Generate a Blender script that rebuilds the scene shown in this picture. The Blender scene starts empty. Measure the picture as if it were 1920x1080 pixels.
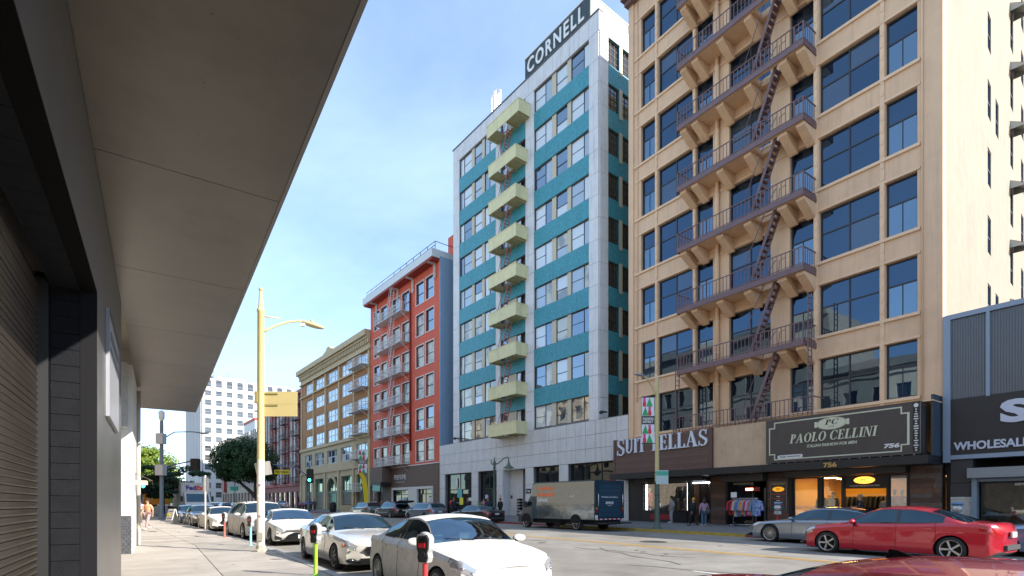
import bpy, bmesh, math, random
from mathutils import Vector, Matrix, noise
random.seed(7)
SC = bpy.context.scene
COL = SC.collection

# ---------------------------------------------------------------- camera
CAMZ, HOR, FPX = 1.68, 945.0, 1000.0
cam_d = bpy.data.cameras.new('camera')
cam = bpy.data.objects.new('camera', cam_d); COL.objects.link(cam)
cam.location = (0, 0, CAMZ); cam.rotation_euler = (math.radians(90), 0, 0)
cam_d.sensor_width = 36.0; cam_d.lens = 36.0 * FPX / 1920.0
cam_d.shift_y = (HOR - 540.0) / 1920.0
cam_d.clip_start = 0.1; cam_d.clip_end = 6000
SC.camera = cam

# ---------------------------------------------------------------- world, sun, exposure
SUN_EL, SUN_X, SUN_Y = math.radians(28), .92, -.39
w = bpy.data.worlds.new('World'); SC.world = w; w.use_nodes = True
nt = w.node_tree; nt.nodes.clear()
wo = nt.nodes.new('ShaderNodeOutputWorld'); bg = nt.nodes.new('ShaderNodeBackground')
sky = nt.nodes.new('ShaderNodeTexSky'); sky.sky_type = 'NISHITA'; sky.sun_disc = False
sky.sun_elevation = SUN_EL; sky.sun_rotation = math.atan2(SUN_X, SUN_Y)
sky.air_density = 1.0; sky.dust_density = 0.0; sky.ozone_density = 3.5; sky.altitude = 0
tc = nt.nodes.new('ShaderNodeTexCoord'); sep = nt.nodes.new('ShaderNodeSeparateXYZ')
nt.links.new(tc.outputs['Generated'], sep.inputs[0])
# thin wisps of high cloud on a plane above: direction / (z + .25)
addz = nt.nodes.new('ShaderNodeMath'); addz.operation = 'ADD'; addz.inputs[1].default_value = .22
nt.links.new(sep.outputs['Z'], addz.inputs[0])
mx = nt.nodes.new('ShaderNodeMath'); mx.operation = 'MAXIMUM'; mx.inputs[1].default_value = .05
nt.links.new(addz.outputs[0], mx.inputs[0])
dv = []
for ax in 'XY':
    m = nt.nodes.new('ShaderNodeMath'); m.operation = 'DIVIDE'
    nt.links.new(sep.outputs[ax], m.inputs[0]); nt.links.new(mx.outputs[0], m.inputs[1]); dv.append(m)
cmb = nt.nodes.new('ShaderNodeCombineXYZ')
nt.links.new(dv[0].outputs[0], cmb.inputs[0]); nt.links.new(dv[1].outputs[0], cmb.inputs[1])
mp = nt.nodes.new('ShaderNodeMapping'); mp.inputs['Rotation'].default_value = (0, 0, .5); mp.inputs['Scale'].default_value = (1.0, 1.6, 1)
nt.links.new(cmb.outputs[0], mp.inputs[0])
nz = nt.nodes.new('ShaderNodeTexNoise'); nz.inputs['Scale'].default_value = .8; nz.inputs['Detail'].default_value = 7; nz.inputs['Roughness'].default_value = .55; nz.inputs['Distortion'].default_value = .8
nt.links.new(mp.outputs[0], nz.inputs['Vector'])
cr = nt.nodes.new('ShaderNodeMapRange'); cr.inputs[1].default_value = .30; cr.inputs[2].default_value = .85; cr.inputs[3].default_value = .15; cr.inputs[4].default_value = .75
nt.links.new(nz.outputs[0], cr.inputs[0])
mixc = nt.nodes.new('ShaderNodeMixRGB'); mixc.inputs[2].default_value = (3.7, 4.9, 6.6, 1)
nt.links.new(cr.outputs[0], mixc.inputs[0]); nt.links.new(sky.outputs[0], mixc.inputs[1])
nt.links.new(mixc.outputs[0], bg.inputs['Color']); bg.inputs['Strength'].default_value = .14
nt.links.new(bg.outputs[0], wo.inputs[0])

sd = bpy.data.lights.new('sun', 'SUN'); sd.energy = 4.6; sd.angle = math.radians(.5); sd.color = (1, .93, .83)
so = bpy.data.objects.new('sun', sd); COL.objects.link(so)
k = math.cos(SUN_EL)
sv = Vector((SUN_X * k, SUN_Y * k, math.sin(SUN_EL)))
so.rotation_euler = sv.to_track_quat('Z', 'Y').to_euler(); so.location = (60, -30, 60)

SC.view_settings.view_transform = 'Standard'; SC.view_settings.look = 'None'
SC.view_settings.gamma = 1; SC.view_settings.use_curve_mapping = False
SC.view_settings.exposure = 1.15
SC.render.engine = 'CYCLES'
SC.cycles.max_bounces = 6; SC.cycles.diffuse_bounces = 3; SC.cycles.glossy_bounces = 4
SC.cycles.transparent_max_bounces = 10; SC.cycles.caustics_reflective = False; SC.cycles.caustics_refractive = False
SC.cycles.sample_clamp_indirect = 6

# ---------------------------------------------------------------- materials
MATS = {}
def mat(name, col, rough=.6, metal=0., var=.0, scale=2., bump=0., bscale=40., emit=None, es=1., coat=0., spec=.5, grime=0., two=None, twoscale=.7, streak=0., backdark=False, coord='pos'):
    if name in MATS: return MATS[name]
    m = bpy.data.materials.new(name); MATS[name] = m; m.use_nodes = True
    n = m.node_tree.nodes; l = m.node_tree.links
    b = n['Principled BSDF']
    b.inputs['Base Color'].default_value = (*col, 1); b.inputs['Roughness'].default_value = rough
    b.inputs['Metallic'].default_value = metal; b.inputs['Coat Weight'].default_value = coat
    b.inputs['Coat Roughness'].default_value = .04
    b.inputs['Specular IOR Level'].default_value = spec
    if emit: b.inputs['Emission Color'].default_value = (*emit, 1); b.inputs['Emission Strength'].default_value = es
    if var or bump or grime or two or streak:
        if coord == 'pos':
            g = n.new('ShaderNodeNewGeometry'); vec = g.outputs['Position']
        else:
            g = n.new('ShaderNodeTexCoord'); vec = g.outputs['Object']
        cur = None
        def noise_tex(s, d=5, r=.6, v=None):
            t = n.new('ShaderNodeTexNoise'); t.inputs['Scale'].default_value = s; t.inputs['Detail'].default_value = d; t.inputs['Roughness'].default_value = r
            l.new(v or vec, t.inputs['Vector']); return t
        rgb = n.new('ShaderNodeRGB'); rgb.outputs[0].default_value = (*col, 1); cur = rgb.outputs[0]
        if two:
            t = noise_tex(twoscale, 4); mr = n.new('ShaderNodeMapRange'); mr.inputs[1].default_value = .42; mr.inputs[2].default_value = .6
            l.new(t.outputs[0], mr.inputs[0]); mm = n.new('ShaderNodeMixRGB'); mm.inputs[2].default_value = (*two, 1)
            l.new(mr.outputs[0], mm.inputs[0]); l.new(cur, mm.inputs[1]); cur = mm.outputs[0]
        if var:
            t = noise_tex(scale, 7, .65); mr = n.new('ShaderNodeMapRange'); mr.inputs[1].default_value = .25; mr.inputs[2].default_value = .75
            mr.inputs[3].default_value = 1 - var; mr.inputs[4].default_value = 1 + var
            l.new(t.outputs[0], mr.inputs[0]); mm = n.new('ShaderNodeVectorMath'); mm.operation = 'SCALE'
            l.new(cur, mm.inputs[0]); l.new(mr.outputs[0], mm.inputs['Scale']); cur = mm.outputs[0]
        if streak:
            mpn = n.new('ShaderNodeMapping'); mpn.inputs['Scale'].default_value = (3.2, 3.2, .16); l.new(vec, mpn.inputs[0])
            t = noise_tex(1.4, 6, .7, mpn.outputs[0]); mr = n.new('ShaderNodeMapRange'); mr.inputs[1].default_value = .5; mr.inputs[2].default_value = .78
            mr.inputs[3].default_value = 1; mr.inputs[4].default_value = 1 - streak
            l.new(t.outputs[0], mr.inputs[0]); mm = n.new('ShaderNodeVectorMath'); mm.operation = 'SCALE'
            l.new(cur, mm.inputs[0]); l.new(mr.outputs[0], mm.inputs['Scale']); cur = mm.outputs[0]
        if grime:
            t = noise_tex(.45, 8, .7); mr = n.new('ShaderNodeMapRange'); mr.inputs[1].default_value = .5; mr.inputs[2].default_value = .72
            mr.inputs[3].default_value = 1; mr.inputs[4].default_value = 1 - grime
            l.new(t.outputs[0], mr.inputs[0]); mm = n.new('ShaderNodeVectorMath'); mm.operation = 'SCALE'
            l.new(cur, mm.inputs[0]); l.new(mr.outputs[0], mm.inputs['Scale']); cur = mm.outputs[0]
        l.new(cur, b.inputs['Base Color'])
        if bump:
            t = noise_tex(bscale, 4); bp = n.new('ShaderNodeBump'); bp.inputs['Strength'].default_value = bump; bp.inputs['Distance'].default_value = .02
            l.new(t.outputs[0], bp.inputs['Height']); l.new(bp.outputs[0], b.inputs['Normal'])
    if backdark:
        g2 = n.new('ShaderNodeNewGeometry'); dk = n.new('ShaderNodeBsdfDiffuse'); dk.inputs[0].default_value = (.03, .03, .032, 1)
        ms = n.new('ShaderNodeMixShader'); out = n['Material Output']
        l.new(g2.outputs['Backfacing'], ms.inputs[0]); l.new(b.outputs[0], ms.inputs[1]); l.new(dk.outputs[0], ms.inputs[2]); l.new(ms.outputs[0], out.inputs[0])
    return m

def glass_opaque(name, base, refl, tint=(1, 1, 1), rough=.015, var=0., wav=.0, two=None):
    """pane that shows a dark (or blind-covered) room through a reflective face"""
    if name in MATS: return MATS[name]
    m = bpy.data.materials.new(name); MATS[name] = m; m.use_nodes = True
    n = m.node_tree.nodes; l = m.node_tree.links; n.clear()
    o = n.new('ShaderNodeOutputMaterial'); d = n.new('ShaderNodeBsdfDiffuse'); d.inputs[0].default_value = (*base, 1)
    g = n.new('ShaderNodeBsdfGlossy'); g.inputs[0].default_value = (*tint, 1); g.inputs['Roughness'].default_value = rough
    lw = n.new('ShaderNodeFresnel'); lw.inputs[0].default_value = 1.5
    mr = n.new('ShaderNodeMapRange'); mr.inputs[1].default_value = .04; mr.inputs[2].default_value = 1; mr.inputs[3].default_value = refl; mr.inputs[4].default_value = 1
    l.new(lw.outputs[0], mr.inputs[0]); ms = n.new('ShaderNodeMixShader')
    l.new(mr.outputs[0], ms.inputs[0]); l.new(d.outputs[0], ms.inputs[1]); l.new(g.outputs[0], ms.inputs[2]); l.new(ms.outputs[0], o.inputs[0])
    if two:
        g3 = n.new('ShaderNodeNewGeometry'); t = n.new('ShaderNodeTexNoise'); t.inputs['Scale'].default_value = .8
        l.new(g3.outputs['Position'], t.inputs['Vector']); r2 = n.new('ShaderNodeMapRange'); r2.inputs[1].default_value = .45; r2.inputs[2].default_value = .58
        l.new(t.outputs[0], r2.inputs[0]); mm = n.new('ShaderNodeMixRGB'); mm.inputs[1].default_value = (*base, 1); mm.inputs[2].default_value = (*two, 1)
        l.new(r2.outputs[0], mm.inputs[0]); l.new(mm.outputs[0], d.inputs[0])
    if wav:
        g2 = n.new('ShaderNodeNewGeometry'); t = n.new('ShaderNodeTexNoise'); t.inputs['Scale'].default_value = 1.1; t.inputs['Detail'].default_value = 1
        l.new(g2.outputs['Position'], t.inputs['Vector']); bp = n.new('ShaderNodeBump'); bp.inputs['Strength'].default_value = wav; bp.inputs['Distance'].default_value = .05
        l.new(t.outputs[0], bp.inputs['Height']); l.new(bp.outputs[0], g.inputs['Normal'])
    return m

def glass_clear(name, tint, refl, gcol=(1, 1, 1)):
    if name in MATS: return MATS[name]
    m = bpy.data.materials.new(name); MATS[name] = m; m.use_nodes = True
    n = m.node_tree.nodes; l = m.node_tree.links; n.clear()
    o = n.new('ShaderNodeOutputMaterial'); d = n.new('ShaderNodeBsdfTransparent'); d.inputs[0].default_value = (*tint, 1)
    g = n.new('ShaderNodeBsdfGlossy'); g.inputs['Roughness'].default_value = .01; g.inputs[0].default_value = (*gcol, 1)
    lw = n.new('ShaderNodeFresnel'); lw.inputs[0].default_value = 1.5
    mr = n.new('ShaderNodeMapRange'); mr.inputs[1].default_value = .04; mr.inputs[2].default_value = 1; mr.inputs[3].default_value = refl; mr.inputs[4].default_value = 1
    l.new(lw.outputs[0], mr.inputs[0]); ms = n.new('ShaderNodeMixShader')
    l.new(mr.outputs[0], ms.inputs[0]); l.new(d.outputs[0], ms.inputs[1]); l.new(g.outputs[0], ms.inputs[2]); l.new(ms.outputs[0], o.inputs[0])
    return m

# ---------------------------------------------------------------- mesh helpers
class MB:
    """collects shapes in one local frame, built as ONE mesh object"""
    def __init__(s): s.v = []; s.f = []; s.m = []; s.sm = []; s.mi = 0
    def add(s, vs, fs, smooth=False):
        o = len(s.v); s.v += [tuple(p) for p in vs]; s.f += [tuple(o + i for i in f) for f in fs]
        s.m += [s.mi] * len(fs); s.sm += [smooth] * len(fs); return s
    def box(s, x0, x1, y0, y1, z0, z1):
        return s.add([(x0, y0, z0), (x1, y0, z0), (x1, y1, z0), (x0, y1, z0), (x0, y0, z1), (x1, y0, z1), (x1, y1, z1), (x0, y1, z1)],
                     [(0, 3, 2, 1), (4, 5, 6, 7), (0, 1, 5, 4), (1, 2, 6, 5), (2, 3, 7, 6), (3, 0, 4, 7)])
    def bar(s, a, b, w, h=None, up=(0, 0, 1)):
        a, b = Vector(a), Vector(b); h = h or w; d = (b - a).normalized(); u = Vector(up)
        if abs(d.dot(u)) > .98: u = Vector((1, 0, 0))
        r = d.cross(u).normalized() * w / 2; t = r.cross(d).normalized() * h / 2
        vs = [p + q for p in (a, b) for q in (-r - t, r - t, r + t, -r + t)]
        return s.add(vs, [(0, 3, 2, 1), (4, 5, 6, 7), (0, 1, 5, 4), (1, 2, 6, 5), (2, 3, 7, 6), (3, 0, 4, 7)])
    def tube(s, pts, r, n=8, cap=True):
        pts = [Vector(p) for p in pts]; rs = r if isinstance(r, (list, tuple)) else [r] * len(pts)
        vs = []; prev = None
        for i, p in enumerate(pts):
            d = (pts[min(i + 1, len(pts) - 1)] - pts[max(i - 1, 0)]).normalized()
            if prev is None: u = d.orthogonal().normalized()
            else: u = (prev - d * prev.dot(d)).normalized()
            prev = u; v = d.cross(u)
            for k in range(n):
                a = 2 * math.pi * k / n; vs.append(p + (u * math.cos(a) + v * math.sin(a)) * rs[i])
        fs = [(i * n + k, i * n + (k + 1) % n, (i + 1) * n + (k + 1) % n, (i + 1) * n + k) for i in range(len(pts) - 1) for k in range(n)]
        s.add(vs, fs, True)
        if cap:
            o = len(s.v) - len(vs)
            s.f += [tuple(o + k for k in reversed(range(n))), tuple(o + (len(pts) - 1) * n + k for k in range(n))]; s.m += [s.mi] * 2; s.sm += [False] * 2
        return s
    def lathe(s, prof, c=(0, 0, 0), n=16, axis='z', smooth=True):
        vs = []
        for r, h in prof:
            for k in range(n):
                a = 2 * math.pi * k / n; x, y = r * math.cos(a), r * math.sin(a)
                p = (x, y, h) if axis == 'z' else ((x, h, y) if axis == 'y' else (h, x, y))
                vs.append((p[0] + c[0], p[1] + c[1], p[2] + c[2]))
        fs = [(i * n + k, i * n + (k + 1) % n, (i + 1) * n + (k + 1) % n, (i + 1) * n + k) for i in range(len(prof) - 1) for k in range(n)]
        if axis == 'y': fs = [tuple(reversed(f)) for f in fs]
        return s.add(vs, fs, smooth)
    def prism(s, poly, y0, y1):
        """poly of (x,z) extruded along y; front face at y0"""
        n = len(poly); vs = [(x, y0, z) for x, z in poly] + [(x, y1, z) for x, z in poly]
        fs = [tuple(range(n)), tuple(reversed(range(n, 2 * n)))] + [(i, n + i, n + (i + 1) % n, (i + 1) % n) for i in range(n)]
        return s.add(vs, fs)
    def ellipsoid(s, c, r, n=12, m=8):
        vs = [(c[0], c[1], c[2] - r[2])]
        for j in range(1, m):
            t = math.pi * j / m - math.pi / 2
            for k in range(n):
                a = 2 * math.pi * k / n; vs.append((c[0] + r[0] * math.cos(t) * math.cos(a), c[1] + r[1] * math.cos(t) * math.sin(a), c[2] + r[2] * math.sin(t)))
        vs.append((c[0], c[1], c[2] + r[2])); L = len(vs) - 1
        fs = [(0, 1 + (k + 1) % n, 1 + k) for k in range(n)]
        for j in range(m - 2):
            for k in range(n):
                a = 1 + j * n + k; b = 1 + j * n + (k + 1) % n; fs.append((a, b, b + n, a + n))
        fs += [(L, 1 + (m - 2) * n + k, 1 + (m - 2) * n + (k + 1) % n) for k in range(n)]
        return s.add(vs, fs, True)
    def mesh(s, name, mats):
        me = bpy.data.meshes.new(name); me.from_pydata(s.v, [], s.f)
        for m in (mats if isinstance(mats, (list, tuple)) else [mats]): me.materials.append(m)
        me.polygons.foreach_set('material_index', s.m); me.polygons.foreach_set('use_smooth', s.sm); me.update(); return me
    def build(s, name, mats, parent=None, loc=(0, 0, 0), rot=(0, 0, 0)):
        return link(name, s.mesh(name, mats), parent, loc, rot)

def link(name, me, parent=None, loc=(0, 0, 0), rot=(0, 0, 0)):
    o = bpy.data.objects.new(name, me); COL.objects.link(o); o.parent = parent; o.location = loc; o.rotation_euler = rot; return o
def thing(name, label, cat, loc=(0, 0, 0), rz=0, group=None):
    o = bpy.data.objects.new(name, None); COL.objects.link(o); o.location = loc; o.rotation_euler = (0, 0, rz); o.empty_display_size = .2
    return tag(o, label, cat, group)
def tag(o, label=None, cat=None, group=None, kind=None):
    if label: o['label'] = label
    if cat: o['category'] = cat
    if group: o['group'] = group
    if kind: o['kind'] = kind
    return o
def copy_tree(o, parent=None):
    c = o.copy(); COL.objects.link(c); c.parent = parent
    for ch in list(o.children): copy_tree(ch, c)
    return c
def hide_none(): pass

def text_mesh(s, w, h, depth=.02, bold=0., shear=0., space=1.):
    """built-in font text, fitted into w x h, standing in the xz plane facing -y, origin bottom left"""
    c = bpy.data.curves.new('t', 'FONT'); c.body = s; c.size = 1; c.extrude = .01; c.offset = bold; c.shear = shear; c.space_character = space; c.resolution_u = 3
    o = bpy.data.objects.new('t', c); COL.objects.link(o)
    dg = bpy.context.evaluated_depsgraph_get(); me = bpy.data.meshes.new_from_object(o.evaluated_get(dg))
    bpy.data.objects.remove(o); bpy.data.curves.remove(c)
    xs = [v.co.x for v in me.vertices]; ys = [v.co.y for v in me.vertices]
    if not xs: return me
    x0, x1, y0, y1 = min(xs), max(xs), min(ys), max(ys); zs = [v.co.z for v in me.vertices]; z0, z1 = min(zs), max(zs)
    for v in me.vertices:
        v.co = ((v.co.x - x0) / (x1 - x0) * w, -(v.co.z - z0) / max(z1 - z0, 1e-6) * depth, (v.co.y - y0) / (y1 - y0) * h)
    me.materials.clear(); me.update(); return me
def text(name, s, w, h, m, parent, loc, rz=0, **kw):
    me = text_mesh(s, w, h, **kw); me.materials.append(m); me.name = name
    return link(name, me, parent, loc, (0, 0, rz))

# serif capitals, unit height, thick stems and bracketed feet
def serif_glyph(ch):
    T, t, S = .19, .055, .11
    P = []; J = lambda x0, x1, z0, z1: P.append([(x0, z0), (x1, z0), (x1, z1), (x0, z1)])
    def stem(x, z0=0, z1=1, w=T):
        J(x, x + w, z0, z1)
        for z, d in ((z0, 1), (z1, -1)):
            J(x - S * .75, x + w + S * .75, min(z, z + d * t), max(z, z + d * t))
    def arc(cx, cz, rx, rz, a0, a1, tx=T, tz=t, n=12):
        for i in range(n):
            a, b = math.radians(a0 + (a1 - a0) * i / n), math.radians(a0 + (a1 - a0) * (i + 1) / n)
            q = [(cx + rx * math.cos(a), cz + rz * math.sin(a)), (cx + rx * math.cos(b), cz + rz * math.sin(b)),
                 (cx + (rx - tx) * math.cos(b), cz + (rz - tz) * math.sin(b)), (cx + (rx - tx) * math.cos(a), cz + (rz - tz) * math.sin(a))]
            P.append(q)
    if ch == 'I': stem(.08); return P, .35
    if ch == 'L': stem(.08); J(.08 + T, .58, 0, t * 1.2); P.append([(.50, 0), (.62, 0), (.60, .26), (.55, .26)]); return P, .66
    if ch == 'E': stem(.08); J(.27, .58, 0, t * 1.2); J(.27, .55, 1 - t * 1.2, 1); J(.27, .46, .48, .48 + t * 1.2); P.append([(.50, 0), (.62, 0), (.60, .26), (.55, .26)]); P.append([(.52, .76), (.56, .76), (.58, 1), (.48, 1)]); J(.43, .47, .38, .63); return P, .68
    if ch == 'F': stem(.08); J(.27, .55, 1 - t * 1.2, 1); J(.27, .46, .48, .48 + t * 1.2); P.append([(.50, .76), (.55, .76), (.57, 1), (.46, 1)]); J(.43, .47, .38, .63); return P, .60
    if ch == 'T': stem(.26); J(.0, .70, 1 - t * 1.3, 1); P.append([(0, .74), (.04, .74), (.10, 1), (0, 1)]); P.append([(.66, .74), (.70, .74), (.70, 1), (.60, 1)]); return P, .72
    if ch == 'U':
        J(.08, .27, .3, 1); J(0, .36, 1 - t, 1); J(.56, .64, .3, 1); J(.48, .74, 1 - t, 1)
        arc(.36, .3, .28, .31, 180, 360, .12, .09); return P, .76
    if ch in 'OC':
        a0, a1 = (0, 360) if ch == 'O' else (42, 318)
        arc(.42, .5, .40, .51, a0, a1, .19, .05, 20)
        if ch == 'C': P.append([(.70, .66), (.74, .66), (.74, .99), (.70, .92)]); P.append([(.70, .08), (.73, .10), (.75, .30), (.71, .30)])
        return P, (.86 if ch == 'O' else .80)
    if ch == 'P': stem(.08); arc(.30, .73, .30, .27, -90, 90, .18, .055, 10); return P, .64
    if ch == 'A':
        P.append([(.06, 0), (.13, 0), (.41, .93), (.37, 1)]); P.append([(.30, 1), (.44, 1), (.80, 0), (.58, 0)]); J(.2, .6, .30, .30 + t); J(-.04, .24, 0, t); J(.50, .88, 0, t); return P, .86
    if ch == 'N':
        J(.10, .16, 0, 1); J(0, .27, 0, t); J(0, .2, 1 - t, 1); P.append([(.10, 1), (.30, 1), (.74, 0), (.60, 0)]); J(.66, .72, 0, 1); J(.56, .84, 1 - t, 1); return P, .86
    if ch == 'S':
        arc(.34, .74, .27, .27, 40, 240, .13, .06, 10); arc(.34, .27, .31, .28, -140, 62, .14, .06, 10)
        P.append([(.16, .58), (.24, .68), (.56, .42), (.46, .34)]); P.append([(.54, .70), (.58, .70), (.60, 1.0), (.53, .92)]); P.append([(.04, .0), (.09, .08), (.10, .32), (.05, .32)]); return P, .70
    return P, .3
def serif_text(name, s, w, h, m, parent, loc, depth=.05, shear=0., big_first=False, gap=.06):
    items = []; x = 0
    for i, ch in enumerate(s):
        if ch == ' ': x += .35; continue
        P, adv = serif_glyph(ch); k = 1.18 if (big_first and i == 0) else 1.
        items.append((P, x, k, 0)); x += adv * k + gap
    b = MB(); n = 0
    for P, ox, k, oz in items:
        for q in P:
            n += 1; pts = [(((px * k + shear * pz * k) + ox) / x * w, (pz * k + (0 if k == 1 else -.12)) * h) for px, pz in q]
            a = sum(pts[i][0] * pts[(i + 1) % 4][1] - pts[(i + 1) % 4][0] * pts[i][1] for i in range(4))
            if a < 0: pts.reverse()
            b.prism(pts, -depth - (n % 7) * .0011, 0)
    return b.build(name, m, parent, loc)

# ---------------------------------------------------------------- street frame
def unit(a, b): l = math.hypot(a, b); return (a / l, b / l)
DA = (-.5533, .8330); NA = (.8330, .5533)        # near leg of the street (along, across)
DB = (-.6200, .7846); NB = (.7846, .6200)        # after the slight bend
BN = Vector((-9.98, 21.0))                       # near kerb at the bend
def street(s, t):
    """plan point s metres past the bend and t metres across from the near kerb"""
    if s < 0: return (BN.x + DA[0] * s + NA[0] * t, BN.y + DA[1] * s + NA[1] * t)
    if s > 0: return (BN.x + DB[0] * s + NB[0] * t, BN.y + DB[1] * s + NB[1] * t)
    m = unit(NA[0] + NB[0], NA[1] + NB[1]); return (BN.x + m[0] * t, BN.y + m[1] * t)
def zprof(t):
    pts = [(-30, .15), (0, .15), (0.001, 0), (10, .17), (19.999, .09), (20.0, .24), (26, .46), (80, .5)]
    for (a, za), (b, zb) in zip(pts, pts[1:]):
        if t <= b: return za + (zb - za) * max(0, (t - a)) / (b - a)
    return .5
def rise(s): return .006 * min(max(0, s), 55)
def gz(s, t): return zprof(t) + rise(s)
def st(X, Y):
    m = unit(DA[0] + DB[0], DA[1] + DB[1])
    dx, dy = X - BN.x, Y - BN.y
    D, N = (DA, NA) if dx * m[0] + dy * m[1] < 0 else (DB, NB)
    return dx * D[0] + dy * D[1], dx * N[0] + dy * N[1]
def G(X, Y): s, t = st(X, Y); return gz(s, t)
AA = math.atan2(DA[1], DA[0]); AB = math.atan2(DB[1], DB[0])      # heading angles of the two legs
# ================================================================= ground, road, pavements
m_asph = mat('asphalt', (.225, .20, .17), .85, var=.26, scale=.55, bump=.25, bscale=60, grime=.22, two=(.27, .25, .22), twoscale=.3)
m_slab = mat('slab_concrete', (.42, .375, .325), .85, var=.16, scale=1.3, bump=.12, bscale=50, grime=.18)
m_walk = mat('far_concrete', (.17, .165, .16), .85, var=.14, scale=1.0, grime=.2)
m_gray = mat('gutter_concrete', (.30, .285, .26), .85, var=.15, scale=2, grime=.2)
m_kerb = mat('kerb_concrete', (.36, .345, .32), .8, var=.15, scale=3)
m_kred = mat('kerb_red', (.22, .055, .05), .7, var=.3, scale=5)
m_kyel = mat('kerb_yellow', (.42, .30, .05), .7, var=.35, scale=6)
m_base = mat('earth', (.2, .19, .17), .9)
g = MB(); g.box(-1500, 1500, -300, 3000, -.9, -.6); tag(g.build('ground', m_base), kind='structure')

STN = [-45, -38, -30, -24, -18, -14, -10, -7, -3, 3, 7, 12, 18, 25, 32, 40, 48, 56, 66, 78, 95, 120, 160, 220, 300]
def sheet(name, ts, s0, s1, m, dz=0., kind='structure', parent=None, under=.0, mats=None):
    ss = sorted(set([s0, s1] + [s for s in STN if s0 < s < s1])); b = MB(); vs = []
    for s in ss:
        for t in ts:
            x, y = street(s, t); vs.append((x, y, gz(s, t) + dz))
    n = len(ts); fs = [(i * n + j, i * n + j + 1, (i + 1) * n + j + 1, (i + 1) * n + j) for i in range(len(ss) - 1) for j in range(n - 1)]
    b.add(vs, fs); o = b.build(name, m, parent); 
    if kind: tag(o, kind=kind)
    return o
road = sheet('road', [0.002, .6, 2.2, 5, 7.5, 10, 12.5, 15, 17.5, 19.4, 19.998], -45, 300, m_asph)
x = sheet('gutter', [0.003, .55], -45, 300, m_gray, .004, None, road); x = sheet('gutter', [19.4, 19.996], -45, 74, m_gray, .004, None, road)
# cross street beyond the beige block
cs = MB(); p = [street(75, 15), street(97, 15), street(97, 140), street(75, 140)]
cs.add([(a, b, .50 + .006 * 55 - (.36 if i in (0, 3) else .36)) for i, (a, b) in enumerate(p)], [(0, 1, 2, 3)])
o = cs.build('side_street', m_asph); tag(o, kind='structure')
# far pavement
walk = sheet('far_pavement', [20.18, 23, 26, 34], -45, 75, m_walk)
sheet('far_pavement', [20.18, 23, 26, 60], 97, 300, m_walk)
def kerb(s0, s1, t0, t1, m, parent, inner=False):
    ss = sorted(set([s0, s1] + [s for s in STN if s0 < s < s1])); b = MB(); vs = []
    for s in ss:
        for t, z in ((t0, -.08), (t0, .15), (t1, .15), (t1, -.08)):
            X, Y = street(s, t); base = gz(s, .002) if t0 < 5 else gz(s, 19.99)
            vs.append((X, Y, base + z + (.003 if z > 0 else 0)))
    fs = []
    for i in range(len(ss) - 1):
        for j in range(4): fs.append((i * 4 + j, i * 4 + (j + 1) % 4, (i + 1) * 4 + (j + 1) % 4, (i + 1) * 4 + j))
    fs += [(3, 2, 1, 0), tuple((len(ss) - 1) * 4 + j for j in range(4))]
    b.add(vs, fs); return b.build('kerb', m, parent)
SA = lambda s: s
for s0, s1, m in ((-45, -12.05, m_kerb), (-12.0, -8.05, m_kred), (-8, 3.95, m_kyel), (4, 14, m_kred), (14.05, 26, m_kerb), (26.05, 36, m_kred), (36.05, 46, m_kerb), (46.05, 58, m_kred), (58.05, 75, m_kerb), (97, 300, m_kerb)):
    kerb(s0, s1, 20.0, 20.18, m, walk)
# near pavement : slabs laid one by one where they show, a plain sheet beyond
npv = sheet('pavement', [-14, -4.2, -.18], -45, 300, mat('joint_dirt', (.13, .12, .11), .9, var=.2), -.03)
for s0 in range(-45, 60, 6): kerb(s0, s0 + 5.98, -.18, 0, m_kerb, npv)
kerb(60, 300, -.18, 0, m_kerb, npv)
sheet('pavement', [-14, -.18], 40, 300, m_slab, .004)
rnd = random.Random(3)
tb = [-.2, -2.15, -4.3, -6.3]
s = -27.0; k = 0
while s < 39.9:
    L = 1.95; s1 = min(s + L, 40) 
    if s < 0 < s1: s1 = 0
    for j in range(3):
        t1, t0 = tb[j], tb[j + 1]; gp = .012; dz = rnd.uniform(-.003, .004)
        a = [street(q, tt) for q, tt in ((s + gp, t0 + gp), (s1 - gp, t0 + gp), (s1 - gp, t1 - gp), (s + gp, t1 - gp))]
        z = .15 + dz + rise(s); b = MB()
        cx, cy = sum(q[0] for q in a) / 4, sum(q[1] for q in a) / 4
        vs = [(q[0] - cx, q[1] - cy, 0) for q in a] + [(q[0] - cx, q[1] - cy, -.1) for q in a]
        b.add(vs, [(0, 1, 2, 3)] if 0 else [(3, 2, 1, 0), (0, 1, 5, 4), (1, 2, 6, 5), (2, 3, 7, 6), (3, 0, 4, 7)])
        b.build('slab', (m_slab, mat('slab_dark', (.35, .315, .275), .85, var=.16, scale=1.3, bump=.12, bscale=50, grime=.25), mat('slab_pale', (.45, .405, .355), .85, var=.16, scale=1.3, bump=.12, bscale=50, grime=.2))[rnd.choice((0, 0, 0, 1, 2))], npv, (cx, cy, z))
    s = s1
# patched iron cover set in the slabs by the kerb
b = MB(); q = [street(-13.5, -1.9), street(-11.0, -1.9), street(-11.0, -.5), street(-13.5, -.5)]
b.add([(x, y, .1595) for x, y in q], [(3, 2, 1, 0)]); b.build('patch', mat('patch_dark', (.27, .25, .225), .8, var=.12), npv)
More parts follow.
